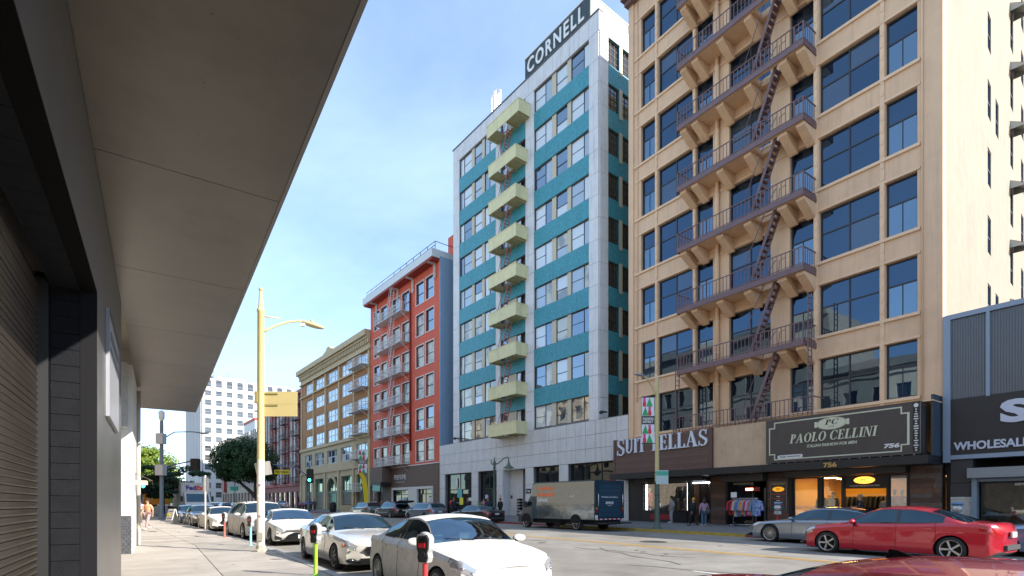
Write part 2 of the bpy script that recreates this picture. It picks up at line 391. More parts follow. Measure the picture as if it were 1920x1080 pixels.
# painted markings
m_yel = mat('paint_yellow', (.62, .36, .05), .6, var=.2, scale=5); m_wht = mat('paint_white', (.62, .60, .56), .6, var=.2, scale=5)
sheet('yellow_line', [11.15, 11.27], -45, 72, m_yel, .006, None, road); sheet('yellow_line', [11.42, 11.54], -45, 72, m_yel, .006, None, road)
for s0 in range(-44, 72, 12):
    sheet('lane_dash', [7.0, 7.12], s0 + 1.5, s0 + 5, m_wht, .006, None, road)
    sheet('lane_dash', [15.9, 16.02], s0 + 5.6, s0 + 9.4, m_wht, .006, None, road)
m_seal = mat('tar_seal', (.13, .12, .11), .8, var=.2)
for i in range(16):
    s0, t0 = rnd.uniform(-24, 5), rnd.uniform(5, 16); pts = []; a = rnd.uniform(-.4, .4) + (1.57 if i % 4 == 0 else 0)
    n = 9; L = rnd.uniform(3, 9); cur = [s0, t0]
    for j in range(n):
        pts.append(tuple(cur)); a2 = a + rnd.uniform(-.35, .35); cur[0] += math.cos(a2) * L / n; cur[1] += math.sin(a2) * L / n
        cur[1] = min(max(cur[1], 4.0), 17)
    b = MB(); vs = []
    for j, (ss, tt) in enumerate(pts):
        wd = .02 + .01 * (j % 2)
        for sg in (-1, 1):
            X, Y = street(ss if abs(ss) > .01 else .02, tt + sg * wd); vs.append((X, Y, G(X, Y) + .008))
    b.add(vs, [(2 * j, 2 * j + 2, 2 * j + 3, 2 * j + 1) for j in range(n - 1)]); b.build('crack', m_seal, road)
m_pat = mat('asphalt_patch', (.16, .15, .14), .9, var=.15, scale=3, bump=.3, bscale=50); m_pat2 = mat('asphalt_worn', (.29, .275, .25), .85, var=.15, scale=3)
for i, (s0, s1, t0, t1, mm) in enumerate(((-19, -15.5, 12.2, 13.6, m_pat2), (-9, -3.5, 5.0, 6.1, m_pat), (-24, -22, 7.5, 10.2, m_pat), (3.5, 8, 12.0, 15.2, m_pat2), (12, 20, 8.5, 9.6, m_pat), (-14, -12.6, 16.4, 18.8, m_pat))):
    sheet('asphalt_patch', [t0, (t0 + t1) / 2, t1], s0, s1, mm, .0045 + .0003 * i, None, road)
m_oil = mat('oil_stain', (.10, .095, .09), .6, var=.3, scale=4)
for i in range(26):
    s0, t0 = rnd.uniform(-26, 8), rnd.choice((4.6, 9.0, 9.6, 14.0, 17.0)) + rnd.uniform(-.5, .5); X, Y = street(s0, t0); b = MB(); n = 11; R = rnd.uniform(.05, .22)
    b.add([(R * rnd.uniform(.6, 1.3) * math.cos(2 * math.pi * k / n), R * rnd.uniform(.6, 1.3) * math.sin(2 * math.pi * k / n), 0) for k in range(n)], [tuple(range(n))]); b.build('oil_spot', m_oil, road, (X, Y, G(X, Y) + .0105), (.012, 0, rnd.uniform(0, 3)))
m_gum = mat('gum_spot', (.16, .15, .14), .8)
for i in range(70):
    s0, t0 = rnd.uniform(-20, 20), rnd.uniform(-3.7, -.4); X, Y = street(s0, t0); b = MB(); n = 7; R = rnd.uniform(.015, .04)
    b.add([(R * rnd.uniform(.7, 1.2) * math.cos(2 * math.pi * k / n), R * rnd.uniform(.7, 1.2) * math.sin(2 * math.pi * k / n), 0) for k in range(n)], [tuple(range(n))]); b.build('gum_spot', m_gum, npv, (X, Y, .157 + rise(s0)))
def disc(name, s0, t0, r, m, dz=.009):
    X, Y = street(s0, t0); b = MB(); b.lathe([(0.001, 0), (r, 0)], n=24, smooth=False); return b.build(name, m, road, (X, Y, G(X, Y) + dz), (.013, 0, 0))
disc('manhole_cover', -8.2, 13.4, .55, mat('iron', (.07, .065, .06), .6, metal=.4, var=.3, scale=9))
disc('manhole_cover', 4, 8.4, .45, MATS['iron'])
b = MB()
for j in range(-2, 3):
    X, Y = street(-9 , 13.4 + .1 * j)
# ================================================================= facade tools
def facade_wall(b, x0, x1, z0, z1, holes, thick, y=0., ends=True):
    """front skin with openings; reveals thick deep"""
    e = 1e-4
    xs = sorted(set([x0, x1] + [h[0] for h in holes] + [h[1] for h in holes])); zs = sorted(set([z0, z1] + [h[2] for h in holes] + [h[3] for h in holes]))
    xs = [q for i, q in enumerate(xs) if i == 0 or q - xs[i - 1] > e]; zs = [q for i, q in enumerate(zs) if i == 0 or q - zs[i - 1] > e]
    def hole(cx, cz):
        return any(h[0] < cx < h[1] and h[2] < cz < h[3] for h in holes)
    H = [[hole((xs[i] + xs[i + 1]) / 2, (zs[j] + zs[j + 1]) / 2) for j in range(len(zs) - 1)] for i in range(len(xs) - 1)]
    for j in range(len(zs) - 1):
        i = 0
        while i < len(xs) - 1:
            if H[i][j]: i += 1; continue
            k = i
            while k + 1 < len(xs) - 1 and not H[k + 1][j]: k += 1
            b.add([(xs[i], y, zs[j]), (xs[k + 1], y, zs[j]), (xs[k + 1], y, zs[j + 1]), (xs[i], y, zs[j + 1])], [(0, 1, 2, 3)]); i = k + 1
    for (a, c, d, f) in holes:
        a, c, d, f = max(a, x0), min(c, x1), max(d, z0), min(f, z1)
        if d > z0 + e: b.add([(a, y, d), (c, y, d), (c, y + thick, d), (a, y + thick, d)], [(0, 1, 2, 3)])
        if f < z1 - e: b.add([(a, y, f), (c, y, f), (c, y + thick, f), (a, y + thick, f)], [(3, 2, 1, 0)])
        if a > x0 + e: b.add([(a, y, d), (a, y, f), (a, y + thick, f), (a, y + thick, d)], [(3, 2, 1, 0)])
        if c < x1 - e: b.add([(c, y, d), (c, y, f), (c, y + thick, f), (c, y + thick, d)], [(0, 1, 2, 3)])
    if ends:
        b.add([(x0, y, z0), (x0, y, z1), (x0, y + thick, z1), (x0, y + thick, z0)], [(0, 1, 2, 3)])
        b.add([(x1, y, z0), (x1, y, z1), (x1, y + thick, z1), (x1, y + thick, z0)], [(3, 2, 1, 0)])
        b.add([(x0, y, z1), (x1, y, z1), (x1, y + thick, z1), (x0, y + thick, z1)], [(0, 1, 2, 3)])
        b.add([(x0, y, z0), (x1, y, z0), (x1, y + thick, z0), (x0, y + thick, z0)], [(3, 2, 1, 0)])
WCACHE = {}
def window(parent, x0, x1, z0, z1, y, fm, panes, cols=(), rows=(), fw=.06, fd=.08, sub=None, rot=0., name='window', border=True, tilt=.004, loc=None):
    """window part with pane sub-parts. cols/rows: fractions of split; sub: {cell: (cols, rows)} thin extra bars"""
    W, H = x1 - x0, z1 - z0; key = (round(W, 2), round(H, 2), cols, rows, fw, fd, id(fm), str(sub), border)
    cx = [0] + [c * W for c in cols] + [W]; rz = [0] + [r * H for r in rows] + [H]
    if key not in WCACHE:
        b = MB(); f = fw
        if border:
            b.box(0, f, 0, fd, 0, H); b.box(W - f, W, 0, fd, 0, H); b.box(f, W - f, .001, fd - .001, 0, f); b.box(f, W - f, .001, fd - .001, H - f, H)
        for c in cx[1:-1]: b.box(c - f / 2, c + f / 2, .003, fd - .003, f if border else 0, H - (f if border else 0))
        for i in range(len(cx) - 1):
            for r in rz[1:-1]: b.box(cx[i] + f / 2, cx[i + 1] - f / 2, .006, fd - .006, r - f / 2, r + f / 2)
        if sub:
            for (i, j), (nc, nr) in sub.items():
                for q in range(1, nc): xx = cx[i] + (cx[i + 1] - cx[i]) * q / nc; b.box(xx - .015, xx + .015, .01, .05, rz[j] + f / 2, rz[j + 1] - f / 2)
                for q in range(1, nr): zz = rz[j] + (rz[j + 1] - rz[j]) * q / nr; b.box(cx[i] + f / 2, cx[i + 1] - f / 2, .013, .047, zz - .015, zz + .015)
        WCACHE[key] = (b.mesh(name, fm), [(MB().box(-(cx[i + 1] - cx[i]) / 2, (cx[i + 1] - cx[i]) / 2, -.006, .006, -(rz[j + 1] - rz[j]) / 2, (rz[j + 1] - rz[j]) / 2).mesh('pane', None),
                          ((cx[i] + cx[i + 1]) / 2, fd * .6, (rz[j] + rz[j + 1]) / 2)) for i in range(len(cx) - 1) for j in range(len(rz) - 1)])
    fm_, pm = WCACHE[key]
    o = link(name, fm_, parent, loc or (x0, y, z0), (0, 0, rot))
    for k, (me, lc) in enumerate(pm):
        p = link('pane', me, o, lc, (rnd.uniform(-tilt, tilt), 0, rnd.uniform(-tilt, tilt)))
        p.material_slots[0].link = 'OBJECT' if me.materials else 'OBJECT'
        m = panes[k] if isinstance(panes, dict) else (rnd.choice(panes) if isinstance(panes, (list, tuple)) else panes)
        p.material_slots[0].material = m
    return o
_om = MB.mesh
def _mesh(s, name, mats):
    if mats is None:
        me = bpy.data.meshes.new(name); me.from_pydata(s.v, [], s.f); me.materials.append(MATS['asphalt']); me.update(); return me
    return _om(s, name, mats)
MB.mesh = _mesh

m_black = mat('black_paint', (.012, .012, .013), .5); m_dark = mat('dark_metal', (.03, .03, .032), .45, metal=.3)
m_white = mat('white_paint', (.72, .71, .69), .5, var=.04)
m_steel = mat('steel', (.45, .46, .48), .35, metal=.8)

# ================================================================= near-side building with the wide canopy
OL = (-.65 * NA[0], -.65 * NA[1]); RL = AA      # local x = along the street, y = into the building
lb = thing('canopy_building', 'dark grey shop building with wide metal canopy over the near pavement', 'building', (OL[0], OL[1], 0), RL)
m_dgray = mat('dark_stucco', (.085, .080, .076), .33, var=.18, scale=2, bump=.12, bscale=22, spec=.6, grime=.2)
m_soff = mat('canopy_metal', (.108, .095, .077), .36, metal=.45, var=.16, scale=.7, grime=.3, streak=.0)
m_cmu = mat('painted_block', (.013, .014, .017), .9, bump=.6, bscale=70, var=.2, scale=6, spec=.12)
m_shut = mat('shutter_metal', (.075, .060, .047), .45, metal=.5, var=.2, scale=4)
# header, wall either side of the opening
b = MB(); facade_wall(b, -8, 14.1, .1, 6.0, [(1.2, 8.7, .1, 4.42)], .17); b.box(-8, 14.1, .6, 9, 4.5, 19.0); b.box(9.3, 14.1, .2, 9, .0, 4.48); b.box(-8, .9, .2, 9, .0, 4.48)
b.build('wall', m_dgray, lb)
b = MB(); b.box(1.2, 8.69, .002, .172, 4.40, 4.418); b.build('header_soffit', mat('soffit_black', (.005, .005, .005), .9, spec=.08), lb)  # nearly black strip along the underside of the header
b = MB(); b.box(8.685, 8.698, .002, .172, .15, 4.40); b.build('added_jamb_skin', mat('jamb_dark', (.010, .010, .012), .8, spec=.15), lb)  # thin sheet added over the wall reveal only to make it darker
# rough block reveal and lintel
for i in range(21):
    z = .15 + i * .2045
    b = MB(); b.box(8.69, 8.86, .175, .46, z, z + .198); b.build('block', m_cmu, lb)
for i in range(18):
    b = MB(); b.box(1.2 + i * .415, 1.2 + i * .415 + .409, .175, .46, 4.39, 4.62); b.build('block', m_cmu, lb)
b = MB(); b.box(8.6, 8.72, .47, .60, .15, 4.45); b.build('guide_channel', m_black, lb)
b = MB(); b.box(8.86, 9.3, .17, .9, .1, 4.6); b.box(.9, 1.2, .17, .9, .1, 4.6); b.box(1.2, 8.86, .7, .9, .1, 4.6); b.build('backing', m_black, lb)
for i in range(54):
    z = .15 + i * .078; b = MB(); rj = rnd.uniform(-.004, .004)
    b.add([(1.2, .565, z), (8.6, .565, z), (8.6, .585, z + .02), (1.2, .585, z + .02), (8.6, .565 + rj, z + .07), (1.2, .565 + rj, z + .07)], [(0, 1, 2, 3), (3, 2, 4, 5)])
    b.build('shutter_slat', m_shut, lb)
b = MB()
for i in range(6): b.tube([(1.25 + .03 * i, .35, .15), (1.25 + .03 * i, .35, 4.4)], .016, 6)
b.build('pipe_bundle', m_steel, lb)
b = MB(); b.box(3.28, 3.36, .0, .02, .15, 4.38)
for i in range(3): b.box(3.285 + i * .027, 3.30 + i * .027, -.012, 0, .15, 4.38)
b.build('corrugated_duct', mat('duct', (.045, .045, .045), .6), lb)
# plaque
b = MB(); b.box(10.0, 12.3, -.05, -.002, 3.0, 4.62); b.build('plaque', mat('plaque', (.30, .31, .34), .35, var=.08, scale=1.5), lb)
b = MB(); b.box(10.0, 12.3, -.056, -.052, 4.52, 4.62); b.build('plaque_edge', m_dark, lb)
m_ink = mat('ink', (.12, .13, .15), .5)
for i, z in enumerate((4.2, 3.95)):
    b = MB(); xx = 10.2
    while xx < 12.0: wd = rnd.uniform(.08, .2); b.box(xx, xx + wd * .7, -.058, -.05, z, z + .12); xx += wd
    b.build('lettering', m_ink, lb)
# canopy: panels side by side, a fascia and a drip edge
cy0, cy1 = -2.15, -.01
edges = [-7, -3.2, .6, 4.4, 8.2, 12.0, 15.8, 19.6, 23.4, 27.2, 29.1]
for i in range(len(edges) - 1):
    b = MB(); [b.lathe([(.001, -.004), (.006, -.003), (.007, 0)], (edges[i] + .06 + q * (edges[i + 1] - edges[i] - .12), yy, 6.0), 6) for q in (0, .25, .5, .75, 1) for yy in (cy0 + .2, cy0 + 1.1, -.15)]; b.build('rivet', m_soff, lb)['kind'] = 'stuff'
    b = MB(); b.box(edges[i] + .006, edges[i + 1] - .006, cy0 + .05, cy1, 6.0, 6.05); b.build('canopy_panel', m_soff, lb)
b = MB(); b.box(-7, 29.1, cy0, cy0 + .05, 5.99, 6.5); b.box(29.1, 29.15, cy0, 0, 5.99, 6.5); b.box(-7, 29.1, cy0 + .05, cy1, 6.3, 6.49); b.build('canopy_fascia', mat('fascia', (.16, .15, .14), .5), lb)
# cream upper storeys above the canopy (seen mirrored in the windows opposite)
m_cream = mat('cream_stone', (.50, .43, .33), .8, var=.12, scale=1.5, grime=.2); m_dkw = glass_opaque('dark_pane', (.02, .022, .025), .10)
m_cream2 = mat('ivory_stone', (.52, .47, .38), .8, var=.1, scale=1.2, grime=.15)
def upper(parent, x0, x1, z0, z1, fh, bay, m, depth=9):
    n = int((x1 - x0) / bay); holes = []; nz_ = int((z1 - z0 - 1) / fh)
    for i in range(n):
        for j in range(nz_):
            xa = x0 + (i + .28) * bay; za = z0 + .9 + j * fh
            holes.append((xa, xa + bay * .46, za, za + fh * .58))
    b = MB(); facade_wall(b, x0, x1, z0, z1, holes, .3, 0); 
    for j in range(nz_ + 1): b.box(x0, x1, -.18, -.003, z0 + .35 + j * fh, z0 + .6 + j * fh)
    b.box(x0 - .1, x1 + .1, -.7, -.004, z1 - .5, z1 + .3); b.box(x0, x1, .3, depth, z0, z1 - .02)
    b.build('upper_wall', m, parent)
    for h in holes: window(parent, *h, .22, m_dark, m_dkw, rows=(.5,), fw=.07)
upper(lb, 14.2, 29.0, 6.6, 15.5, 3.6, 2.4, m_cream)
upper(lb, -8, 14.1, 6.6, 14.0, 3.6, 3.1, m_cream2)
# white neighbour past the dark wall
wb = thing('white_shop', 'white rendered shop front catching the sun beyond the dark wall, dark brick at its foot', 'building', (OL[0], OL[1], 0), RL)
m_wr = mat('white_render', (.70, .69, .66), .7, var=.06, scale=1.5, grime=.12)
b = MB(); b.box(20.2, 24.4, .0, 8, .1, 5.98); b.build('wall', m_wr, wb)
b = MB(); b.box(14.1, 20.2, .62, 8, .1, 5.98); b.build('recessed_wall', mat('grey_render', (.45, .45, .44), .7, var=.1, grime=.2), wb)
b = MB(); b.box(19.8, 20.19, .12, .5, 4.0, 5.95); b.build('conduit_box', mat('weathered_box', (.5, .5, .48), .6, var=.2, scale=5), wb)
b = MB(); m_db = mat('glazed_brick', (.06, .062, .07), .4, var=.4, scale=7)
for j in range(14):
    for i in range(-1, 6):
        y0 = .03 + i * .13 + (.065 if j % 2 else 0); b.box(20.165, 20.198, max(y0, .03), min(y0 + .12, .62), .16 + j * .083, .16 + j * .083 + .073)
o = b.build('brick_course', m_db, wb); o['kind'] = 'stuff'
b = MB(); b.box(20.18, 20.199, .02, .62, .15, 1.33); b.build('mortar', mat('mortar', (.2, .2, .2), .9), wb)
b = MB(); b.box(22.6, 22.9, -.36, -.001, 2.35, 2.5); b.add([(22.5, -.5, 2.5), (23.1, -.5, 2.5), (23.1, 0, 2.75), (22.5, 0, 2.75), (22.5, -.5, 2.35), (23.1, -.5, 2.35)], [(0, 1, 2, 3), (4, 5, 1, 0)])
b.build('wall_lamp', mat('lamp_housing', (.55, .45, .3), .5), wb)
b = MB(); b.tube([(24.3, -.06, .15), (24.3, -.06, 5.9)], .06, 8); b.box(24.1, 24.4, -.12, -.001, .15, .75); b.build('downpipe', mat('cream_pipe', (.6, .55, .46), .6), wb)
# further near-side blocks along the second leg (they only show mirrored in the windows opposite)
p = street(4.5, -3.95)
nb = thing('cream_block', 'cream stone block with rows of windows on the near side, seen only mirrored in windows', 'building', (p[0], p[1], 0), AB)
b = MB(); b.box(0, 30, .0, 12, 0, 6.5); b.build('shop_level', mat('buff_stone', (.42, .36, .28), .8, var=.1), nb); upper(nb, 0, 30, 6.5, 22, 3.7, 2.6, m_cream)
p = street(36, -3.95)
nb2 = thing('ivory_block', 'ivory stone block further down the near side, seen only mirrored in windows', 'building', (p[0], p[1], 0), AB)
b = MB(); b.box(0, 34, .0, 12, 0, 6.5); b.build('shop_level', MATS['buff_stone'], nb2); upper(nb2, 0, 34, 6.5, 19, 3.7, 2.9, m_cream2)
# ================================================================= tan office building with fire escapes
TR = (19.1, 23.65); TD = (-.5697, .8219); TN = (.8219, .5697); TROT = math.atan2(-TD[1], -TD[0])
def UT(px, p=0.):
    r = (px - 960) / FPX; x0, y0 = TR[0] - TN[0] * p, TR[1] - TN[1] * p
    return (x0 - y0 * r) / (-TD[0] + TD[1] * r)
def ZT(py, px, p=0.):
    u = UT(px, p); Y = TR[1] - TN[1] * p + TD[1] * u; return CAMZ + (HOR - py) * Y / FPX
tb_ = thing('office_building', 'tall tan office building with purple iron fire escapes over the shop signs', 'building', (TR[0], TR[1], 0), TROT)
m_tan = mat('tan_stucco', (.72, .485, .31), .85, var=.07, scale=1.2, bump=.15, bscale=14, grime=.12, streak=.18)
m_tan2 = mat('tan_trim', (.76, .53, .345), .8, var=.07, scale=2)
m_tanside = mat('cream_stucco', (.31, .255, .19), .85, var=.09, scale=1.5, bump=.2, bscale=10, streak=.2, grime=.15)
m_purp = mat('purple_iron', (.165, .10, .105), .6, var=.12, scale=3)
m_tfr = mat('window_frame_bronze', (.035, .035, .04), .5)
pt1 = glass_opaque('tinted_pane', (.006, .010, .020), .12, (.45, .70, 1.0), wav=.045)
pt2 = glass_opaque('tinted_pane_pale', (.015, .035, .07), .23, (.60, .82, 1.0), wav=.03)
pt3 = glass_opaque('tinted_pane_dull', (.035, .045, .055), .12, (.55, .75, 1.0), wav=.06)
COLS = [(1202, 1228, 'n'), (1234, 1299, 'w'), (1305, 1337, 'n'), (1367, 1445, 'w'), (1481, 1525, 'n'), (1536, 1649, 'w'), (1660, 1720, 'n')]
ROWS = [6.65 + 3.85 * k for k in range(8)]
holes = [(-UT(a), -UT(c), z, z + 2.62) for a, c, t in COLS for z in ROWS]
b = MB(); facade_wall(b, -18.5, 0, 6.2, 38.6, holes, .42); b.box(-18.5, -2.9, .6, 24, 4.02, 38.2); b.box(-18.5, -1.5, 5.6, 24, .1, 4.0); b.box(-18.5, -.02, .36, .6, 3.2, 4.0); b.box(-18.5, -.6, .43, .58, 6.2, 38.4)
b.build('wall', m_tan, tb_)
b = MB(); facade_wall(b, .02, 30, 3, 38.6, [(w0, w0 + .95, z, z + 2.1) for w0, kk in ((9.9, range(8)), (12.2, (1, 4, 7))) for z in [8.2 + 3.83 * q for q in kk]] + [(w0, w0 + 1.1, z, z + 2.2) for w0 in (17.2, 21.5) for z in [8.4 + 3.83 * q for q in range(8)]], .13); b.box(1.2, 30, .45, 3, 3, 38.3)
side = b.build('side_wall', m_tanside, tb_, (0, 0, 0), (0, 0, math.radians(94.9)))
SIDE_R = math.radians(94.9)
def side_pt(w0, y, z): c, s_ = math.cos(SIDE_R), math.sin(SIDE_R); return (c * w0 - s_ * y, s_ * w0 + c * y, z)
for w0, kk, W_, H_ in ((9.9, range(8), .95, 2.1), (12.2, (1, 4, 7), .95, 2.1), (17.2, range(8), 1.1, 2.2), (21.5, range(8), 1.1, 2.2)):
    for q in kk:
        z = (8.2 if w0 < 15 else 8.4) + 3.83 * q
        window(tb_, 0, W_, 0, H_, 0, m_tfr, pt2, rows=(.45,), fw=.07, rot=SIDE_R, loc=side_pt(w0, .03, z))
        if w0 == 17.2:
            b = MB(); b.add([(0, -.9, 0), (1.2, -.9, 0), (1.2, 0, .55), (0, 0, .55)], [(0, 1, 2, 3)]); b.add([(0, -.9, -.02), (1.2, -.9, -.02), (1.2, 0, .53), (0, 0, .53)], [(3, 2, 1, 0)])
            b.add([(0, -.9, -.02), (0, 0, .53), (0, 0, 0), (1.2, -.9, -.02), (1.2, 0, .53), (1.2, 0, 0)], [(0, 1, 2), (5, 4, 3)])
            b.build('window_hood', mat('hood_metal', (.42, .42, .38), .5, metal=.3), tb_, side_pt(w0 - .15, -.003, z + 2.2), (0, 0, SIDE_R))
# pilaster at the right end, sill bands, thin shafts between windows
b = MB(); b.box(-18.5, -18.05, -.10, -.002, 6.3, 38.6); b.build('pilaster', m_tan, tb_)
for z in ROWS:
    b = MB(); xa = -UT(1726)
    b.box(-17.95, xa, -.10, -.002, z - .16, z - .02); b.box(-17.95, xa, -.05, -.002, z + 2.64, z + 2.74); b.build('sill_band', m_tan2, tb_)
for px in (1231, 1302, 1530.5, 1654.5):
    u = -UT(px); b = MB(); b.box(u - .09, u + .09, -.06, -.002, 6.4, 38.4)
    for k in range(55): b.box(u - .05, u + .05, -.085, -.06, 6.7 + k * .58, 6.95 + k * .58)
    b.build('mullion_strip', m_tan2, tb_)
b = MB(); b.tube([(-UT(1347), -.13, 4.2), (-UT(1347), -.13, 38.2)], .13, 10)
for k in range(16): b.lathe([(.13, 0), (.155, .01), (.155, .09), (.13, .1)], (-UT(1347), -.13, 7 + 1.95 * k), 10)
b.build('drain_pipe', m_tan2, tb_)
b = MB(); b.tube([(-UT(1727) + .05, -.05, 6.3), (-UT(1727) + .05, -.05, 38.2)], .035, 6); b.tube([(-UT(1196), -.05, 9), (-UT(1196), -.05, 38.2)], .035, 6); b.build('conduit', m_tan2, tb_)
b = MB(); b.box(-18.7, .15, -.75, -.002, 38.0, 38.62); b.box(-18.6, .1, -.45, -.003, 37.7, 37.99); b.build('cornice', mat('purple_trim', (.17, .10, .10), .6), tb_)
for a, c, t in COLS:
    for k, z in enumerate(ROWS):
        xa, xc = -UT(a), -UT(c)
        if t == 'w': window(tb_, xa, xc, z, z + 2.62, .17, m_tfr, [pt1, pt1, pt1, pt1, pt3], cols=(.5,), rows=(.56,), fw=.07)
        else: window(tb_, xa, xc, z, z + 2.62, .17, m_tfr, {0: pt2, 1: pt1}, rows=(.58,), fw=.07, sub={(0, 0): (2, 1)})
# balconies with brackets, railings, ladders
bx0, bx1, BP = -13.2, -5.4, 1.36
def balcony_mesh():
    b = MB()
    # slab with an opening for the ladder
    for xa, xc, ya, yc in ((bx0, -8.15, -BP, -.001), (-6.75, bx1, -BP, -.001), (-8.15, -6.75, -.35, -.001), (-8.15, -6.75, -BP, -1.1)): b.box(xa, xc, ya, yc, -.22, 0)
    return b.mesh('balcony', m_tan)
def railing_mesh():
    b = MB(); H = .95
    b.box(bx0 - .03, bx1 + .03, -BP - .05, -BP - .002, -.27, .03); b.box(bx1 + .001, bx1 + .05, -BP, -.002, -.27, .03); b.box(bx0 - .05, bx0 - .001, -BP, -.002, -.27, .03)
    b.bar((bx0, -BP + .02, H), (bx1, -BP + .02, H), .045); b.bar((bx0, -BP + .02, .12), (bx1, -BP + .02, .12), .035)
    for xx in (bx0, bx1): b.bar((xx, -BP + .02, H), (xx, 0, H), .045); b.bar((xx, -BP + .02, .12), (xx, 0, .12), .035)
    n = 34
    for i in range(n + 1):
        xx = bx0 + (bx1 - bx0) * i / n; w = .06 if i % 8 == 0 or i == n else .03; b.box(xx - w / 2, xx + w / 2, -BP + .02 - w / 2, -BP + .02 + w / 2, .03, H)
    for i in range(1, 6):
        for xx in (bx0, bx1): yy = -BP + BP * i / 6; b.box(xx - .015, xx + .015, yy - .015, yy + .015, .03, H)
    return b.mesh('railing', m_purp)
def bracket_mesh():
    b = MB(); pr = [(0, -.24), (-1.22, -.24), (-1.22, -.42), (-.12, -1.02), (0, -1.02)]; w = .22
    vs = [(-w, y, z) for y, z in pr] + [(w, y, z) for y, z in pr]; n = len(pr)
    b.add(vs, [tuple(range(n)), tuple(reversed(range(n, 2 * n)))] + [(i, n + i, n + (i + 1) % n, (i + 1) % n) for i in range(n)]); return b.mesh('bracket', m_tan)
def ladder_mesh(h=3.85):
    b = MB(); x0, x1 = -8.55, -7.0
    for y in (-.98, -.48): b.bar((x0, y, 0), (x1, y, h), .05, .16)
    for i in range(1, 13): f = i / 13; xx, zz = x0 + (x1 - x0) * f, h * f; b.box(xx - .1, xx + .1, -.98, -.48, zz - .02, zz + .02)
    b.tube([(x0 - .35, -1.0, .9), (x0 - .2, -1.02, 1.4), (x1 - .35, -1.02, h + .5), (x1, -1.02, h + .9)], .022, 5)
    b.tube([(x1 + .1, -1.0, h), (x1 + .2, -1.02, h + .8), (x1 + .5, -1.02, h + .85)], .02, 5)
    return b.mesh('ladder', m_purp)
bm_, rm_, km_, lm_ = balcony_mesh(), railing_mesh(), bracket_mesh(), ladder_mesh()
BZ = [z - .40 for z in ROWS[1:]]
for i, z in enumerate(BZ):
    bo = link('balcony', bm_, tb_, (0, 0, z)); link('railing', rm_, bo)
    for u in (12.9, 12.05, 10.3, 8.55, 6.55, 5.62): link('bracket', km_, bo, (-u, -.001, 0))
    link('ladder', lm_, bo, (0, 0, -3.83 if i else -3.83))
# lowest landing on the shop roof: railing only, plus drop ladders at both ends
b = MB(); 
b.bar((-13.6, -1.25, 7.18), (-5.0, -1.25, 7.18), .045); b.bar((-13.6, -1.25, 6.35), (-5.0, -1.25, 6.35), .04); b.bar((-5.0, -1.25, 7.18), (-5.0, 0, 7.18), .045); b.bar((-13.6, -1.25, 7.18), (-13.6, 0, 7.18), .045)
for i in range(37): xx = -13.6 + 8.6 * i / 36; w = .055 if i % 9 == 0 else .03; b.box(xx - w / 2, xx + w / 2, -1.25 - w / 2, -1.25 + w / 2, 6.22, 7.18)
b.build('landing_railing', m_purp, tb_)
for xa in (-5.15, -13.35):
    b = MB()
    for y in (-1.36, -1.0): b.bar((xa, y, 6.3), (xa, y, 12.5 if xa > -6 else 10.2), .045)
    for k in range(20 if xa > -6 else 12): b.box(xa - .02, xa + .02, -1.36, -1.0, 6.5 + k * .3, 6.53 + k * .3)
    b.build('drop_ladder', m_purp, tb_)
# -------- shop level: wall with three shop openings
SZ = .42
m_wood = mat('walnut_boards', (.13, .065, .04), .6, var=.35, scale=3, bump=.2, bscale=25)
SH = [(-UT(1206), -UT(1289), 1.2, 3.12), (-UT(1295), -UT(1331), SZ, 3.12), (-UT(1364), -UT(1437), SZ, 2.98), (-UT(1484), -UT(1702), SZ, 3.12)]
b = MB(); facade_wall(b, -18.6, 0, .2, 4.0, SH, .35); b.build('shop_wall', m_black, tb_)
def boards(xa, xc, z0, z1, y=-.035, bh=.155, parent=tb_, mats=None, w=.9):
    j = 0; z = z0
    while z < z1 - .02:
        x = xa - rnd.uniform(0, .6)
        while x < xc:
            xe = x + rnd.uniform(.8, 1.5) * w; q0, q1 = max(x, xa), min(xe, xc)
            if q1 - q0 > .05:
                bb = MB(); bb.box(q0 + .003, q1 - .003, y - rnd.uniform(0, .012), -.001 if y > -.2 else y + .03, z + .004, min(z + bh, z1) - .004); bb.build('board', rnd.choice(mats), parent)
            x = xe
        z += bh
wd = [mat('board_dark', (.085, .045, .03), .6, var=.3, scale=5), m_wood, mat('board_red', (.16, .07, .042), .6, var=.3, scale=5), mat('board_grey', (.12, .085, .07), .6, var=.3, scale=5)]
boards(-UT(1334), -UT(1361), SZ, 3.4, mats=wd, bh=.27, w=1.4); boards(-UT(1440), -UT(1479), SZ, 3.4, mats=wd, bh=.27, w=1.4); boards(-UT(1707), -.02, SZ, 3.45, mats=wd, bh=.22)
# black awning lip over the shops, with small bulbs
b = MB(); b.box(-18.9, -.02, -1.62, -.003, 3.42, 3.80); b.build('shop_awning', mat('awning_black', (.012, .012, .013), .55), tb_)
for (a, c, z0, z1) in ((1196, 1325, 3.14, 3.40), (1358, 1438, 3.0, 3.40), (1478, 1704, 3.14, 3.42)):
    b = MB(); b.box(-UT(a), -UT(c), -.42, -.004, z0, z1); b.build('shutter_box', mat('shutter_box_grey', (.075, .072, .066), .5, metal=.4), tb_)
# tan panel between the two signs
b = MB(); b.box(-10.72, -7.32, -1.2, -.003, 3.82, 6.2); b.build('plaster_panel', mat('stained_plaster', (.58, .41, .27), .85, var=.12, scale=1.6, grime=.22, streak=.3), tb_)
b = MB(); b.box(-18.6, 0, -1.15, -.004, 6.15, 6.2); b.build('ledge', m_tan2, tb_)
